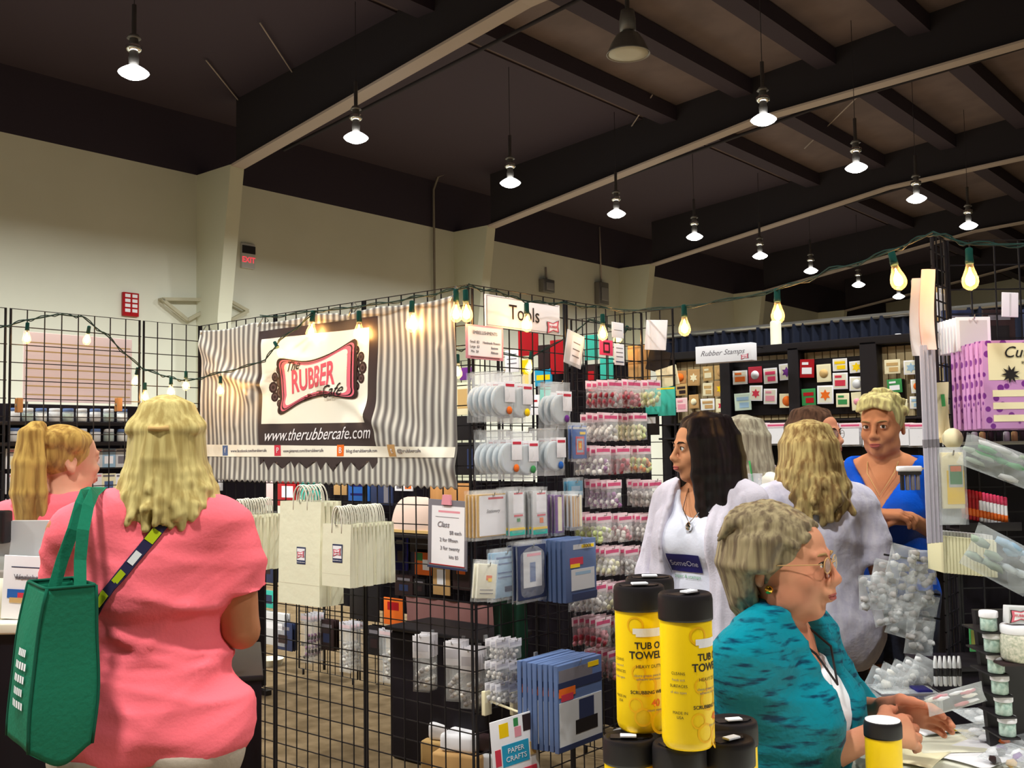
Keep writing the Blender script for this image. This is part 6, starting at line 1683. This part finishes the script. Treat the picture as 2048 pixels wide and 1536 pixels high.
# white packets under the cards
for k, px in enumerate((1475, 1515, 1552, 1600, 1650, 1700, 1745, 1800, 1838)):
    o = header_packet(.13, .135, .028, hd, pk, [C['white'], C['grey']], 300 + k, 'clear stamp packet with pink header, %s from left under the sample cards' % ORD[k], n=6, name='stamp_packet')
    b_ = MB().box((-.055, -.0125, -.125), (.055, -.010, -.032)).build('stamp_sheet', M_['paper'], o)
    o['group'] = 'stamp packets under the sample cards'; place(o, sh_(px, 846, .20), 0)
    for j in range(2):
        c = copy_tree(o); c.location = Vector(o.location) + Vector((0, .035 * (j + 1), 0)); c['label'] = '%s stamp packet behind the %s one from left under the sample cards' % (ORD[j + 1], ORD[k])
for k, px in enumerate(range(1490, 1860, 42)):
    o = header_packet(.13, .15, .03, hd, pk, [C['dark'], C['grey']], 330 + k, 'dark stamp packet on the low shelf of the stamp shelving, %s from left' % ORD[k], n=6, name='stamp_packet'); o['group'] = 'dark stamp packets low on the stamp shelving'
    place(o, sh_(px, 930, .12), 0)
# pipe and drape
YD = 7.2
xa, xb = ony(1325, 672, YD).x, ony(2150, 600, YD).x; zd = ony(1500, 657, YD).z
dr = thing('drape', 'blue-black pleated drape on a pipe behind the stamp shelving', 'drape', (xa, YD, 0))
MB().grid(lambda u, v: Vector(((xb - xa) * u, .018 * math.sin(u * 260 + math.sin(v * 3)) + .012 * math.sin(u * 61), .01 + (zd - .01) * v)), 330, 6).build('fabric', mat('drape_fabric', srgb(32, 36, 50), .85, bump=(20, .2)), dr)
MB().tube([(-.05, 0, zd), (xb - xa + .05, 0, zd)], .022, 8).build('pipe', M_['steel'], dr)
for xx in (0, (xb - xa) / 2, xb - xa): MB().tube([(xx, .06, 0), (xx, .06, zd)], .022, 8).build('upright', M_['steel'], dr)
q = ony(1551, 645, 6.35); pl = thing('upright_pole', 'white upright pole rising behind the stamp shelving', 'pole', (q.x, 6.35, 0))
MB().lathe([(.12, 0), (.12, .012), (.036, .02), (.036, q.z), (.030, q.z + .01)], 16).build('tube', M_['offwhite'], pl)
q = ony(1715, 683, 6.4); pl = thing('drape_clip', 'small white knob on the drape above the stamp shelving', 'clip', (q.x, YD - .06, ony(1715, 683, YD - .06).z))
MB().lathe([(.01, -.03), (.035, -.02), (.04, .01), (.02, .03)], 12).build('knob', M_['paper'], pl)
# dark cloth behind the inner rack
for (x0, x1, z1, lab) in ((-5.62, -4.44, 1.44, 'black backing cloth behind the paper bags, on the inner rack'), (-4.42, -3.72, 1.30, 'black backing cloth behind the inner rack, lower one'), (-3.70, -2.95, 1.95, 'tall black backing cloth behind the pink-header packets')):
    r = thing('backing_cloth', lab, 'backing cloth', (x0, 4.62, 0))
    MB().grid(lambda u, v: Vector(((x1 - x0) * u, .012 * math.sin(u * 45), (.46 if x0 < -5 else .005) + (z1 - (.46 if x0 < -5 else 0)) * v)), 50, 3).build('fabric', M_['blackcloth'], r)
    MB().tube([(0, .0, z1), (x1 - x0, 0, z1)], .010, 6).build('rail', M_['blackmetal'], r)
    for xx in (0, x1 - x0): MB().tube([(xx, .02, 0), (xx, .02, z1)], .010, 6).build('upright', M_['blackmetal'], r)

# ================================================================ right-hand rack
RC = CY_
p0 = onz(1862, 466, 2.13); p1 = onz(1890, 482, 2.13)
grid_panel((p0.x, p0.y, 0), (p1.x, p1.y, 0), .05, 2.13, 'narrow wire grid return at the left edge of the right rack', sp=.05, group='right rack grid panels')
rt = Matrix.Rotation(RC, 3, 'Z') @ Vector((1, 0, 0)); fw_ = Matrix.Rotation(RC, 3, 'Z') @ Vector((0, 1, 0))
e1 = p1 + rt * .61; g1 = grid_panel((p1.x, p1.y, 0), (e1.x, e1.y, 0), .05, 2.13, 'front wire grid panel of the right rack', group='right rack grid panels')
e2 = e1 + rt * .61; grid_panel((e1.x, e1.y, 0), (e2.x, e2.y, 0), .05, 2.13, 'wire grid panel of the right rack beyond the photo edge', group='right rack grid panels')
# far side panels of the rack
bc = thing('backing_cloth', 'black backing cloth behind the right rack', 'backing cloth', (p1 + fw_ * .10 + rt * .02).to_tuple()[:2] + (0,), RC)
MB().grid(lambda u, v: Vector((1.2 * u, .01 * math.sin(u * 80), .005 + 1.55 * v)), 50, 3).build('fabric', M_['blackcloth'], bc)
MB().tube([(0, .01, 1.56), (1.2, .01, 1.56)], .008, 6).build('rail', M_['blackmetal'], bc)
for xx in (0, 1.2): MB().tube([(xx, .02, 0), (xx, .02, 1.56)], .008, 6).build('upright', M_['blackmetal'], bc)
for i in range(8):
    c = p1 + fw_ * .07 + rt * (.06 + (i % 4) * .13); z = 1.92 - (i // 4) * .17
    o = flat_card('dark_packet', 'dark packet high behind the right rack, %s of the %s row' % (ORD[i % 4], ('top', 'second')[i // 4]), 'packet', .10, .13, .012, M_['darkbrown' if i % 2 else 'slatedark'], [(0, .2, .7, .12, M_['greyink']), (0, .6, .6, .4, M_['black'])], group='dark packets high on the right rack'); place(o, (c.x, c.y, z), RC)
D0 = 3.2
def rk(px, py, d): return at(px, py, d)
# purple pads
purple_m = mat('purple_dots', srgb(176, 112, 180), .55)
def dots():
    m = MATS['purple_dots']; nt = m.node_tree; b = nt.nodes['Principled BSDF']; tc = nt.nodes.new('ShaderNodeTexCoord'); v = nt.nodes.new('ShaderNodeTexVoronoi'); v.inputs['Scale'].default_value = 38
    cr = nt.nodes.new('ShaderNodeValToRGB'); cr.color_ramp.elements[0].position = .33; cr.color_ramp.elements[0].color = (*srgb(118, 48, 140), 1); cr.color_ramp.elements[1].position = .38; cr.color_ramp.elements[1].color = (*srgb(196, 142, 198), 1)
    nt.links.new(tc.outputs['Object'], v.inputs['Vector']); nt.links.new(v.outputs['Distance'], cr.inputs[0]); nt.links.new(cr.outputs[0], b.inputs['Base Color'])
dots()
o = flat_card('foam_pad', 'front purple dotted foam mounting pad with white Cut-n-Dry label', 'craft pad', .30, .245, .020, purple_m,
    [(0, .24, .90, .42, M_['cream']), (0, .60, .84, .075, M_['cream']), (0, .74, .84, .075, M_['cream']), (0, .88, .84, .075, M_['cream'])], [('Cut-n-Dry', .044, -.0, .14, M_['ink'], .3), ('stamp mounting foam', .014, .06, .25, M_['ink'])])
MB().prism([(-.075 + (.026 if q % 2 else .012) * math.cos(t), -.095 + (.026 if q % 2 else .012) * math.sin(t)) for q, t in enumerate(np.linspace(0, 2 * PI, 18, endpoint=False))], -.001, 0, Matrix.Translation((0, -.0125, 0))).build('dark_flower_print', M_['ink'], o)
q = rk(1960, 682, 2.85); q = q + rt * .15
stack(o, 7, q, RC, .030, 'front purple dotted foam mounting pad with white label', 'purple foam pads', jit=.002, lab_rest='purple foam pad behind the front one')
o = flat_card('white_card_pack', 'front white edged card above the purple pads', 'card', .10, .10, .006, M_['paper'], [(0, .5, .8, .8, M_['lightgrey'])]); stack(o, 7, rk(1945, 634, 2.98), RC, .022, 'front white card above the purple pads', 'white cards above the purple pads', lab_rest='white card behind the front one above the purple pads')
o = flat_card('white_tag', 'white double tag hanging near the top right corner', 'tag', .05, .075, .004, M_['paper'], [(0, .5, .1, .9, M_['lightgrey'])]); place(o, rk(2020, 585, 3.1), RC, .05)
# long clear sleeves and grey strips on the left of the rack
def sleeve_card(px0, py0, px1, py1, d, base, lab, prints=(), curl=.03, t=.004, cat='sleeve', n=1, gap=.02, film_on=True):
    a = rk(px0, py0, d); b = rk(px1, py0, d); h = rk(px0, py0, d).z - rk(px0, py1, d).z; w = (b - a).length
    o = flat_card('long_sleeve', lab, cat, w, h, t, base, prints, curl=curl)
    c = (a + b) / 2; place(o, c, RC)
    return o
sleeve_card(1821, 558, 1861, 712, 2.9, M_['lightgrey'], 'large translucent grey sheet curling at the left edge of the right rack', [(0, .05, 1, .07, M_['greyink'])], .02)
sleeve_card(1840, 540, 1868, 700, 2.86, M_['pinkpaper'], 'pale long sleeve catching warm bulb light on the right rack', (), .02)
for i, px in enumerate((1842, 1850, 1858, 1866)):
    a = rk(px, 690, 2.84 + .012 * i); L_ = a.z - rk(px, 1085, 2.84).z
    o = thing('grey_strip', 'long grey plastic strip hanging at the rack edge, %s from left' % ORD[i], 'strip', a, RC, 'long grey strips')
    MB().bbox((-.0045, -.004, -L_), (.0045, .004, 0), .0015).build('strip', mat('stripgrey', srgb(176, 172, 186), .35), o)
    MB().box((-.005, -.005, -L_ * .52), (.005, .005, -L_ * .48)).build('joint_band', M_['greyink'], o)
o = flat_card('label_strip', 'cream leaf-print label strip bending beside the purple pads', 'strip', .035, .17, .004, M_['cream'], [(0, .3, .3, .2, M_['green'])], curl=.02); place(o, rk(1882, 765, 2.9), RC, -.06)
MB().lathe([(.001, 0), (.028, 0), (.03, .008), (.001, .01)], 14, 0, Matrix.Translation((.012, -.004, -.16)) @ Matrix.Rotation(PI / 2, 4, 'X')).build('round_end', M_['cream'], o)
# strings of packets behind the return panel
for i in range(5):
    for j in range(6):
        q = rk(1870 + i * 5.5, 500, 3.32 + .02 * i)
        o = flat_card('clear_strip_card', 'narrow pale card behind the rack return, %s column, %s from top' % (ORD[i], ORD[j]), 'card', .012, .11, .006, M_['lightgrey' if (i + j) % 2 else 'tan'], [(0, .5, .6, .7, M_['paper'])], group='narrow cards behind the rack return'); place(o, (q.x, q.y, 2.0 - j * .15), RC)
# grey stamp press with four feet
q = rk(1818, 932, 2.98); o = thing('comb_tool', 'white-topped tool with four dark prongs held on the rack edge', 'tool', q, RC)
MB().bbox((-.035, -.012, -.016), (.035, .012, 0), .005).build('top_bar', M_['paper'], o); MB().bbox((-.030, -.010, -.026), (.032, .010, -.016), .002).build('band', M_['black'], o)
for i in range(4): MB().bbox((-.026 + i * .015, -.007, -.070), (-.017 + i * .015, .007, -.024), .002).build('prong', M_['greyink' if i else 'black'], o)
MB().tube([(.03, 0, -.008), (.06, .01, -.008)], .003, 5).build('peg', M_['steel'], o)
# yellow-green felt pack
o = flat_card('felt_pack', 'clear pack with yellow sheet and green photo label on the right rack', 'packet', .060, .155, .010, M_['cream'], [(.1, .62, .8, .60, M_['yellow']), (.12, .42, .66, .40, M_['lightgrey']), (.12, .40, .56, .34, M_['green']), (.12, .29, .5, .10, M_['orange'])])
pillow(.082, -.20, .015, .03, 5).build('clear_bag', M_['film2'], o); stack(o, 4, rk(1903, 905, 2.85), RC, .02, 'clear pack with yellow sheet and green photo label on the right rack', 'yellow sheet packs', lab_rest='yellow sheet pack behind the front one')
# rack shelf
q = rk(1903, 884, 3.05); s_ = thing('rack_shelf', 'light grey shelf ledge across the right rack', 'shelf', q, RC)
MB().bbox((0, -.03, -.010), (.75, .165, 0), .002).build('board', mat('shelfgrey', srgb(150, 150, 140), .5), s_); MB().tube([(.02, .16, -.01), (.02, .16, -.09)], .004, 5).build('bracket', M_['steel'], s_)
for i in range(11):
    a = q + rt * (.03 + i * .024) + fw_ * .02; o = thing('bottle', 'tiny bottle on the rack ledge, %s from left' % ORD[i], 'bottle', a, RC, 'tiny bottles on the rack ledge')
    MB().lathe([(.008, 0), (.009, .002), (.009, .026), (.004, .030)], 10).build('glass', [M_['darkbrown'], M_['tan'], M_['lightgrey'], M_['black']][(i * 3) % 4], o); MB().lathe([(.005, .029), (.005, .038), (.003, .039)], 10).build('cap', M_['black'], o)
# markers
for i in range(13):
    a = rk(1924 + i * 7.2, 978 + i * 1.5, 3.0); red = i < 5
    o = thing('marker', '%s marker with orange tip standing in the rack tray, %s from left' % ('red' if red else 'white', ORD[i] if i < 12 else 'last'), 'marker', a, RC, 'markers in the rack tray')
    MB().lathe([(.004, -.085), (.0048, -.08), (.0048, -.012), (.003, 0)], 10).build('barrel', M_['red'] if red else M_['paper'], o)
    MB().lathe([(.0052, -.072), (.0052, -.052), (.0045, -.05), (.0045, -.072)], 10).build('band', M_['orange'], o); MB().lathe([(.0052, -.022), (.0052, 0), (.003, .003)], 10).build('cap', M_['hotpink'] if i > 5 else M_['red'], o)
q = rk(1920, 1062, 3.0); s_ = thing('rack_tray', 'black tray holding the markers on the right rack', 'tray', q, RC)
MB().bbox((-.01, -.02, 0), (.17, .05, .006), .002).build('base', M_['black'], s_); MB().bbox((-.01, -.024, 0), (.17, -.020, .025), .001).build('front_lip', M_['black'], s_); MB().bbox((-.01, .046, 0), (.17, .2, .03), .001).build('back', M_['black'], s_)
# cream rods/pads
for i in range(16):
    a = rk(1882 + i * 6.7, 1062 + i * .6, 2.88); o = thing('cream_pad', 'cream foam pad in the row on the right rack, %s' % (('%s from left' % ORD[i]) if i < 12 else '%s from right' % ORD[15 - i]), 'foam pad', a, RC, 'cream foam pads')
    MB().bbox((-.0042, -.02, -.115), (.0042, .09, -.012), .001).build('pad', mat('creampad', srgb(214, 208, 172), .8), o); MB().box((-.004, .0, -.012), (.004, .06, 0)).build('hanger_tab', M_['lightgrey'], o)
# clear bags of glitter and flowers
def crinkle_bag(px, py, d, w, h, t, lab, cont, seed, tilt=0, film_m='film', n=12, cat='bag', grp=None):
    o = thing('clear_bag', lab, cat, rk(px, py, d), RC, grp); rr = random.Random(seed); o.rotation_euler = (0, tilt, RC)
    c = MB()
    for i in range(n): blob(c, (rr.uniform(-.38, .38) * w, rr.uniform(-.2, .2) * t, -h * rr.uniform(.12, .92)), (w * .16, t * .22, h * .11), seed * 13 + i, i % len(cont))
    c.build('contents', cont, o); pillow(w, -h, 0, t, seed, 12).build('film', M_[film_m], o); return o
crinkle_bag(2010, 893, 2.8, .22, .09, .05, 'glittering green bag on the right rack, upper', [C['sage'], M_['green'], M_['lightgrey']], 1, .38, 'film2')
crinkle_bag(2022, 1078, 2.7, .19, .12, .05, 'glittering pale teal bag on the right rack, lower', [M_['lightblue'], C['sage'], M_['tin']], 2, .5, 'film2')
k = 0
for (px, py) in ((1745, 1150), (1778, 1122), (1812, 1092), (1845, 1100), (1762, 1180), (1800, 1155), (1835, 1150), (1852, 1190), (1815, 1205), (1842, 1240)):
    crinkle_bag(px, py, 2.95 + .02 * (k % 4), .085, .10, .045, 'clear bag of grey-white flowers in the cluster at the rack edge, %s' % ORD[k], [C['grey'], M_['lightgrey'], C['grey']], 20 + k, .3 * math.sin(k), 'film2', 12, grp='clear flower bags at the rack edge'); k += 1
h_ = thing('hook_rail', 'black hook rail carrying the clear flower bags', 'rail', rk(1880, 1190, 3.0), RC)
for zz in (0, .09, -.07): MB().tube([(0, 0, zz), (-.16, .0, zz + .03)], .003, 5).build('hook', M_['blackmetal'], h_)
# jars down the right edge
for i in range(6):
    q = rk(1978 + i * 7.5, 1262 + i * 42, 2.45); o = thing('jar', 'white-lidded jar of pale green glitter, %s from top in the right-hand stack' % ORD[i], 'jar', q, RC, 'stacked glitter jars')
    MB().lathe([(.016, 0), (.019, .003), (.019, .032), (.017, .034)], 16).build('glass_body', mat('jarglass', srgb(150, 178, 168), .25, var=(120, srgb(190, 210, 200))), o); MB().lathe([(.021, .033), (.0215, .035), (.0215, .046), (.020, .048)], 16).build('lid', M_['paper'], o)
jr = thing('jar_rack', 'dark slanted rack board behind the glitter jars', 'rack', rk(1990, 1500, 2.52), RC)
MB().prism([(-.01, 0), (.16, 0), (.16, .34), (-.035, .34)], .02).build('board', M_['black'], jr)
for i in range(6):
    q = Vector(rk(1978 + i * 7.5, 1262 + i * 42, 2.45)); b_ = MB(); M_i = jr.location; v = Matrix.Rotation(-RC, 3, 'Z') @ (q - M_i)
    MB().box((v.x - .022, v.y - .02, v.z - .004), (v.x + .022, .01, v.z)).build('ledge', M_['black'], jr)
q = rk(2035, 1212, 2.42); o = flat_card('logo_box', 'small white box lid with pink cafe logo above the big glitter jar', 'box', .055, .040, .03, M_['lightgrey']); small_plaque(o, 0, -.02, .045, -.0165); place(o, q, RC, .06)
q = rk(2036, 1322, 2.42); o = thing('jar', 'large white-lidded jar of multicoloured glitter at the right edge', 'jar', q, RC); MB().lathe([(.030, 0), (.038, .01), (.038, .06), (.034, .066)], 20).build('glass_body', mat('glitter', srgb(175, 180, 160), .2, var=(160, srgb(225, 220, 205))), o); MB().lathe([(.036, .065), (.037, .067), (.037, .083), (.034, .086)], 20).build('lid', M_['paper'], o)
MB().box((-.05, -.03, -.006), (.05, .06, 0)).build('ledge', M_['darkbrown'], o)
o = flat_card('dark_pack', 'olive-green strip pack on the black lower rack', 'packet', .022, .065, .006, M_['green'], [(0, .5, .7, .8, mat('olive', srgb(120, 120, 55), .6))]); place(o, rk(1946, 1255, 2.8), RC)
# pens, bin with bags, held packet
for i in range(6):
    q = rk(1870 + i * 9.5, 1312, 2.6 + .01 * (i % 2)); o = thing('pen_tube', 'grey and white glue tube on the black rack, %s from left' % ORD[i], 'tube', q, RC, 'glue tubes on the black rack')
    MB().lathe([(.004, -.075), (.0055, -.07), (.0055, -.02), (.003, 0)], 10).build('barrel', M_['lightgrey'], o); MB().lathe([(.0058, -.05), (.0058, -.035), (.0056, -.03)], 10).build('band', M_['black'], o)
lr = thing('lower_rack', 'black cloth-covered stand below the right rack', 'stand', rk(1870, 1400, 2.86).to_tuple()[:2] + (0,), RC)
MB().bbox((0, 0, 0), (.7, .18, .86), .01).build('frame', M_['blackcloth'], lr); MB().bbox((-.01, -.01, .86), (.71, .19, .875), .003).build('top_board', M_['black'], lr)
bn_ = thing('plastic_bin', 'clear plastic bin heaped with crumpled clear bags behind the hands', 'bin', rk(1812, 1420, 2.58), RC)
MB().bbox((-.075, -.05, 0), (.075, .05, .05), .006).build('bin_body', M_['film2'], bn_); MB().tube([(-.078, -.052, .05), (.078, -.052, .05), (.078, .052, .05), (-.078, .052, .05)], .003, 6, closed=True).build('rim', M_['greyink'], bn_)
MB().bbox((.02, -.03, .03), (.06, .03, .055), .006).build('blue_lid', M_['navy'], bn_)
for i in range(5): crinkle_bag(1772 + i * 22, 1318 + (4 - i) * 6, 2.60 + .012 * i, .075, .075, .03, 'crumpled clear bag heaped in the plastic bin, %s from left' % ORD[i], [M_['lightgrey'], C['white']], 60 + i, .5, 'film2', 7, grp='bags in the plastic bin')
o = crinkle_bag(1905, 1378, 2.28, .135, .045, .02, 'narrow clear packet with pink contents held out by the seated woman', [C['rose'], C['white'], M_['paper']], 77, -.25, 'film2', 9)

# ================================================================ tables, canisters
def tcam(u, d): return cam(u, d, 0)
c0 = cam(.80, 1.25, 0); tb_ = thing('craft_table', 'white-topped craft table in front of the seated woman', 'table', (c0.x, c0.y, 0), RC)
MB().bbox((0, 0, .725), (1.25, 1.48, .75), .006).build('table_top', mat('tablewhite', srgb(222, 222, 208), .5), tb_)
for xx in (.06, 1.19):
    for yy in (.06, 1.40): MB().tube([(xx, yy, 0), (xx, yy, .725)], .014, 8).build('leg', M_['greypeg'], tb_)
c0 = cam(-.15, 1.25, 0); ta_ = thing('display_table', 'table carrying the yellow canisters in the foreground', 'table', (c0.x, c0.y, 0), RC)
MB().bbox((0, 0, .725), (.93, .66, .75), .006).build('table_top', MATS['tablewhite'], ta_)
for xx in (.06, .87):
    for yy in (.06, .60): MB().tube([(xx, yy, 0), (xx, yy, .725)], .014, 8).build('leg', M_['greypeg'], ta_)
ylw = mat('canister_yellow', srgb(248, 208, 14), .38); ylb = mat('canister_bubbles', srgb(242, 184, 20), .4)
def wrap(me, R_, ang0, z0, off=.0006):
    bm = bmesh.new(); bm.from_mesh(me); bmesh.ops.triangulate(bm, faces=bm.faces[:])
    for _ in range(2):
        ed = [e for e in bm.edges if abs(e.verts[0].co.x - e.verts[1].co.x) > R_ * .12]
        if ed: bmesh.ops.subdivide_edges(bm, edges=ed, cuts=1); bmesh.ops.triangulate(bm, faces=bm.faces[:])
    bm.to_mesh(me); bm.free()
    for v in me.vertices:
        a = ang0 + v.co.x / R_; v.co = (math.sin(a) * (R_ + off), -math.cos(a) * (R_ + off), z0 + v.co.y)
    return me
def canister(lab, R_=.0405, H=.235, lidw=False, full=True):
    r = thing('wipes_canister', lab, 'canister', group='yellow wipes canisters')
    zl = H * .845
    MB().lathe([(.004, 0), (R_ * .86, .001), (R_ * .95, .006), (R_, .014), (R_, zl - .004), (R_ * .98, zl), (R_ * .9, zl)], 40).build('body', ylw, r)
    MB().lathe([(R_ * .9, zl - .004), (R_ * 1.045, zl - .004), (R_ * 1.05, zl), (R_ * 1.05, H - .010), (R_ * 1.02, H - .003), (R_ * .95, H), (R_ * .88, H - .0035), (.004, H - .004)], 40).build('lid', M_['black'] if not lidw else M_['black'], r)
    if lidw: MB().lathe([(.002, H - .003), (R_ * .95, H - .003), (R_ * .96, H + .0015), (R_ * .6, H + .004), (.002, H + .003)], 30).build('lid_film', M_['paper'], r)
    else:
        MB().prism([(-.030, -.012), (.022, -.012), (.034, 0), (.022, .012), (-.030, .012)], .003, 0, Matrix.Translation((0, 0, H - .001)) @ Matrix.Rotation(-PI / 2, 4, 'X')).build('flip_cap', M_['black'], r)
        MB().bbox((-.014, -.016, H + .0005), (.012, -.001, H + .004), .0008).build('price_sticker', M_['paper'], r)
    if full:
        def T_(s_, sz, ang, z, m, nm='lettering', bold=0, shear=0):
            me = textmesh(s_, sz, shear, spacing=1.0, bold=bold * sz, extrude=0); wrap(me, R_, ang, z); o = link(nm, me, r); me.materials.clear(); me.materials.append(m)
        T_("TUB O'", .0150, .10, H * .60, M_['ink'], bold=.022); T_('TOWELS', .0165, .08, H * .535, M_['ink'], bold=.022)
        T_('HEAVY DUTY', .0075, .10, H * .46, M_['ink']); T_('cleans grease paint ink', .0055, .08, H * .40, M_['greyink']); T_('adhesive and more', .0055, .08, H * .375, M_['greyink'])
        T_('SCRUBBING WIPES', .0075, .08, H * .285, M_['ink'], bold=.02); T_('40', .016, .35, H * .21, M_['orange'], bold=.02); T_('count wipes', .0055, .30, H * .165, M_['greyink'])
        T_('CLEANS', .0062, -1.25, H * .50, M_['ink']); T_('hands and', .005, -1.25, H * .46, M_['greyink']); T_('SURFACES', .0062, -1.25, H * .42, M_['ink']); T_('all skin types', .005, -1.25, H * .38, M_['greyink'])
        T_('MADE IN', .006, -1.2, H * .25, M_['ink']); T_('USA', .006, -1.2, H * .22, M_['ink'])
        b = MB()
        for (a, z, w, h) in ((.12, .70, 1.35, .018), (.12, .675, 1.1, .012)):
            n = 10; L = [(math.sin(a + w * (i / n - .5)) * (R_ + .0005), -math.cos(a + w * (i / n - .5)) * (R_ + .0005)) for i in range(n + 1)]
            b.add([(x, y, H * z - h / 4) for x, y in L] + [(x, y, H * z + h / 4) for x, y in L], [(i, i + 1, i + n + 2, i + n + 1) for i in range(n)])
        b.build('white_band', M_['paper'], r)
        for (a, z, rr) in ((-.45, .74, .014), (.0, .33, .017), (-.5, .2, .012), (-.2, .12, .015), (.6, .08, .02), (-.35, .42, .012)):
            for s0 in (1.0,):
                P_ = []; bb = MB()
                for t in np.linspace(0, 2 * PI, 24, endpoint=False):
                    for q in (rr, rr * .78):
                        aa = a + math.cos(t) * q / R_; P_.append((math.sin(aa) * (R_ + .0004), -math.cos(aa) * (R_ + .0004), H * z + math.sin(t) * q))
                bb.add(P_, [(2*i, (2*i+2) % 48, (2*i+3) % 48, 2*i+1) for i in range(24)]); bb.build('bubble_print', ylb, r)
    return r
def put_can(o, px, py_top, d, H, rot):
    q = at(px, py_top, d); place(o, (q.x, q.y, q.z - H), RC + rot); return o
Hc = .235
lows = [(1258, 1480, 1.66, 'lower yellow wipes canister, left of the three in front', -.1), (1358, 1484, 1.62, 'lower yellow wipes canister, middle of the three in front', .3), (1456, 1478, 1.64, 'lower yellow wipes canister, right of the three in front', .6), (1465, 1452, 1.75, 'lower yellow wipes canister behind the right one', .2), (1340, 1455, 1.76, 'lower yellow wipes canister at the back of the basket', 0)]
zlow = at(1358, 1484, 1.62).z - Hc
for px, py, d, lab, rot in lows:
    o = canister(lab, full=d < 1.7); q = at(px, py, d); place(o, (q.x, q.y, zlow), RC + rot)
for px, d, lab, rot in ((1278, 1.70, 'upper yellow wipes canister on the left, standing on the lower ones', .15), (1370, 1.60, 'upper yellow wipes canister in front on the right, towels lettering at its edge', .75), (1300, 1.80, 'upper yellow wipes canister half hidden at the back', 0)):
    o = canister(lab); q = at(px, 1200, d); place(o, (q.x, q.y, zlow + Hc + .004), RC + rot)
bk = thing('wire_basket', 'dark wire basket with curved handles holding the yellow canisters', 'basket', (at(1362, 1500, 1.69).x, at(1362, 1500, 1.69).y, .75), RC)
zb_ = zlow - .75
MB().bbox((-.15, -.10, zb_ - .012), (.15, .10, zb_ - .001), .004).build('base', M_['black'], bk)
MB().bbox((-.13, -.08, 0), (.13, .08, zb_ - .012), .006).build('riser_block', M_['blackcloth'], bk)
for q in (-1, 1):
    MB().tube([(q * .15, -.09, zb_)] + [(q * (.15 - .02 * math.sin(t)), -.09 + .18 * t / PI, zb_ + .05 + .09 * math.sin(t)) for t in np.linspace(0, PI, 10)] + [(q * .15, .09, zb_)], .0040, 6).build('handle', M_['black'], bk)
    MB().tube([(-.15, q * .10, zb_ + .05), (.15, q * .10, zb_ + .05)], .003, 6).build('side_wire', M_['greypeg'], bk)
# the single canister on the craft table
o = canister('yellow canister with pale film on its black lid on the craft table', R_=.036, H=.19, lidw=True, full=False)
q = at(1765, 1440, 2.10); place(o, (q.x, q.y, .751), RC)
o.scale = (1, 1, (q.z - .751) / .19)
# clutter on the craft table
def on_table(px, py, z=.7515): return onz(px, py, z)
for i, (px, py, w, h, m, lab) in enumerate(((1905, 1490, .20, .15, 'offwhite', 'large pale paper sheet on the craft table'), (1870, 1462, .12, .07, 'paper', 'small white paper slip near the hands'), (1960, 1508, .22, .16, 'paper', 'white sheet at the near right of the craft table'), (1830, 1515, .16, .12, 'cream', 'cream paper sheet beside the single canister'))):
    q = on_table(px, py); o = thing('paper_sheet', lab, 'paper', (q.x, q.y, .7512 + i * .0008), RC + .3 * i); MB().grid(lambda u, v: Vector((w * (u - .5), h * (v - .5), .002 + .003 * math.sin(u * 3 + v * 4) )), 8, 8).build('sheet', M_[m], o)
    o.children[0].modifiers.new('s', 'SOLIDIFY').thickness = .0008
for i, (px, py, w, t_, lab, cont) in enumerate(((1960, 1462, .17, .03, 'clear bag with a black ring lying on the craft table', ['lightgrey', 'paper']), (2010, 1475, .16, .035, 'crumpled clear bag at the right edge of the craft table', ['lightgrey', 'orange']), (1975, 1515, .15, .04, 'clear bag of purple and gold trinkets on the craft table', ['purple', 'tan', 'paper', 'darkbrown']), (2030, 1520, .14, .03, 'clear bag of rosy trinkets at the corner of the craft table', ['softpink', 'lightgrey']), (1925, 1445, .15, .03, 'flat clear bag behind the paper sheets', ['lightgrey']))):
    q = on_table(px, py); o = thing('clear_bag', lab, 'bag', (q.x, q.y, .768), RC, 'clear bags on the craft table'); o.rotation_euler = (-PI / 2 + .02, 0, RC + .4 * i)
    c = MB(); rr = random.Random(i)
    for k in range(8): blob(c, (rr.uniform(-.4, .4) * w, rr.uniform(-.1, .1) * t_, -w * .7 * rr.uniform(.1, .9)), (w * .13, t_ * .25, w * .10), i * 9 + k, k % len(cont))
    c.build('contents', [M_[x] for x in cont], o); pillow(w, -w * .72, 0, t_, i, 12).build('film', M_['film2'], o)
q = on_table(1998, 1472); o = thing('black_ring', 'black plastic ring inside the clear bag on the craft table', 'ring', (q.x, q.y, .79), 0); MB().tube([(.022 * math.cos(t), .022 * math.sin(t), 0) for t in np.linspace(0, 2 * PI, 20, endpoint=False)], .0035, 6, closed=True).build('ring_body', M_['black'], o)
q = on_table(1930, 1466); o = thing('pencil', 'yellow pencil on the craft table beyond the hands', 'pencil', (q.x, q.y, .757), RC - .3)
MB().tube([(-.05, 0, 0), (.04, 0, 0)], .0035, 6, smooth=False).build('barrel', M_['yellow'], o); MB().tube([(.04, 0, 0), (.052, 0, 0)], [.0035, .0005], 6).build('tip', M_['tan'], o)
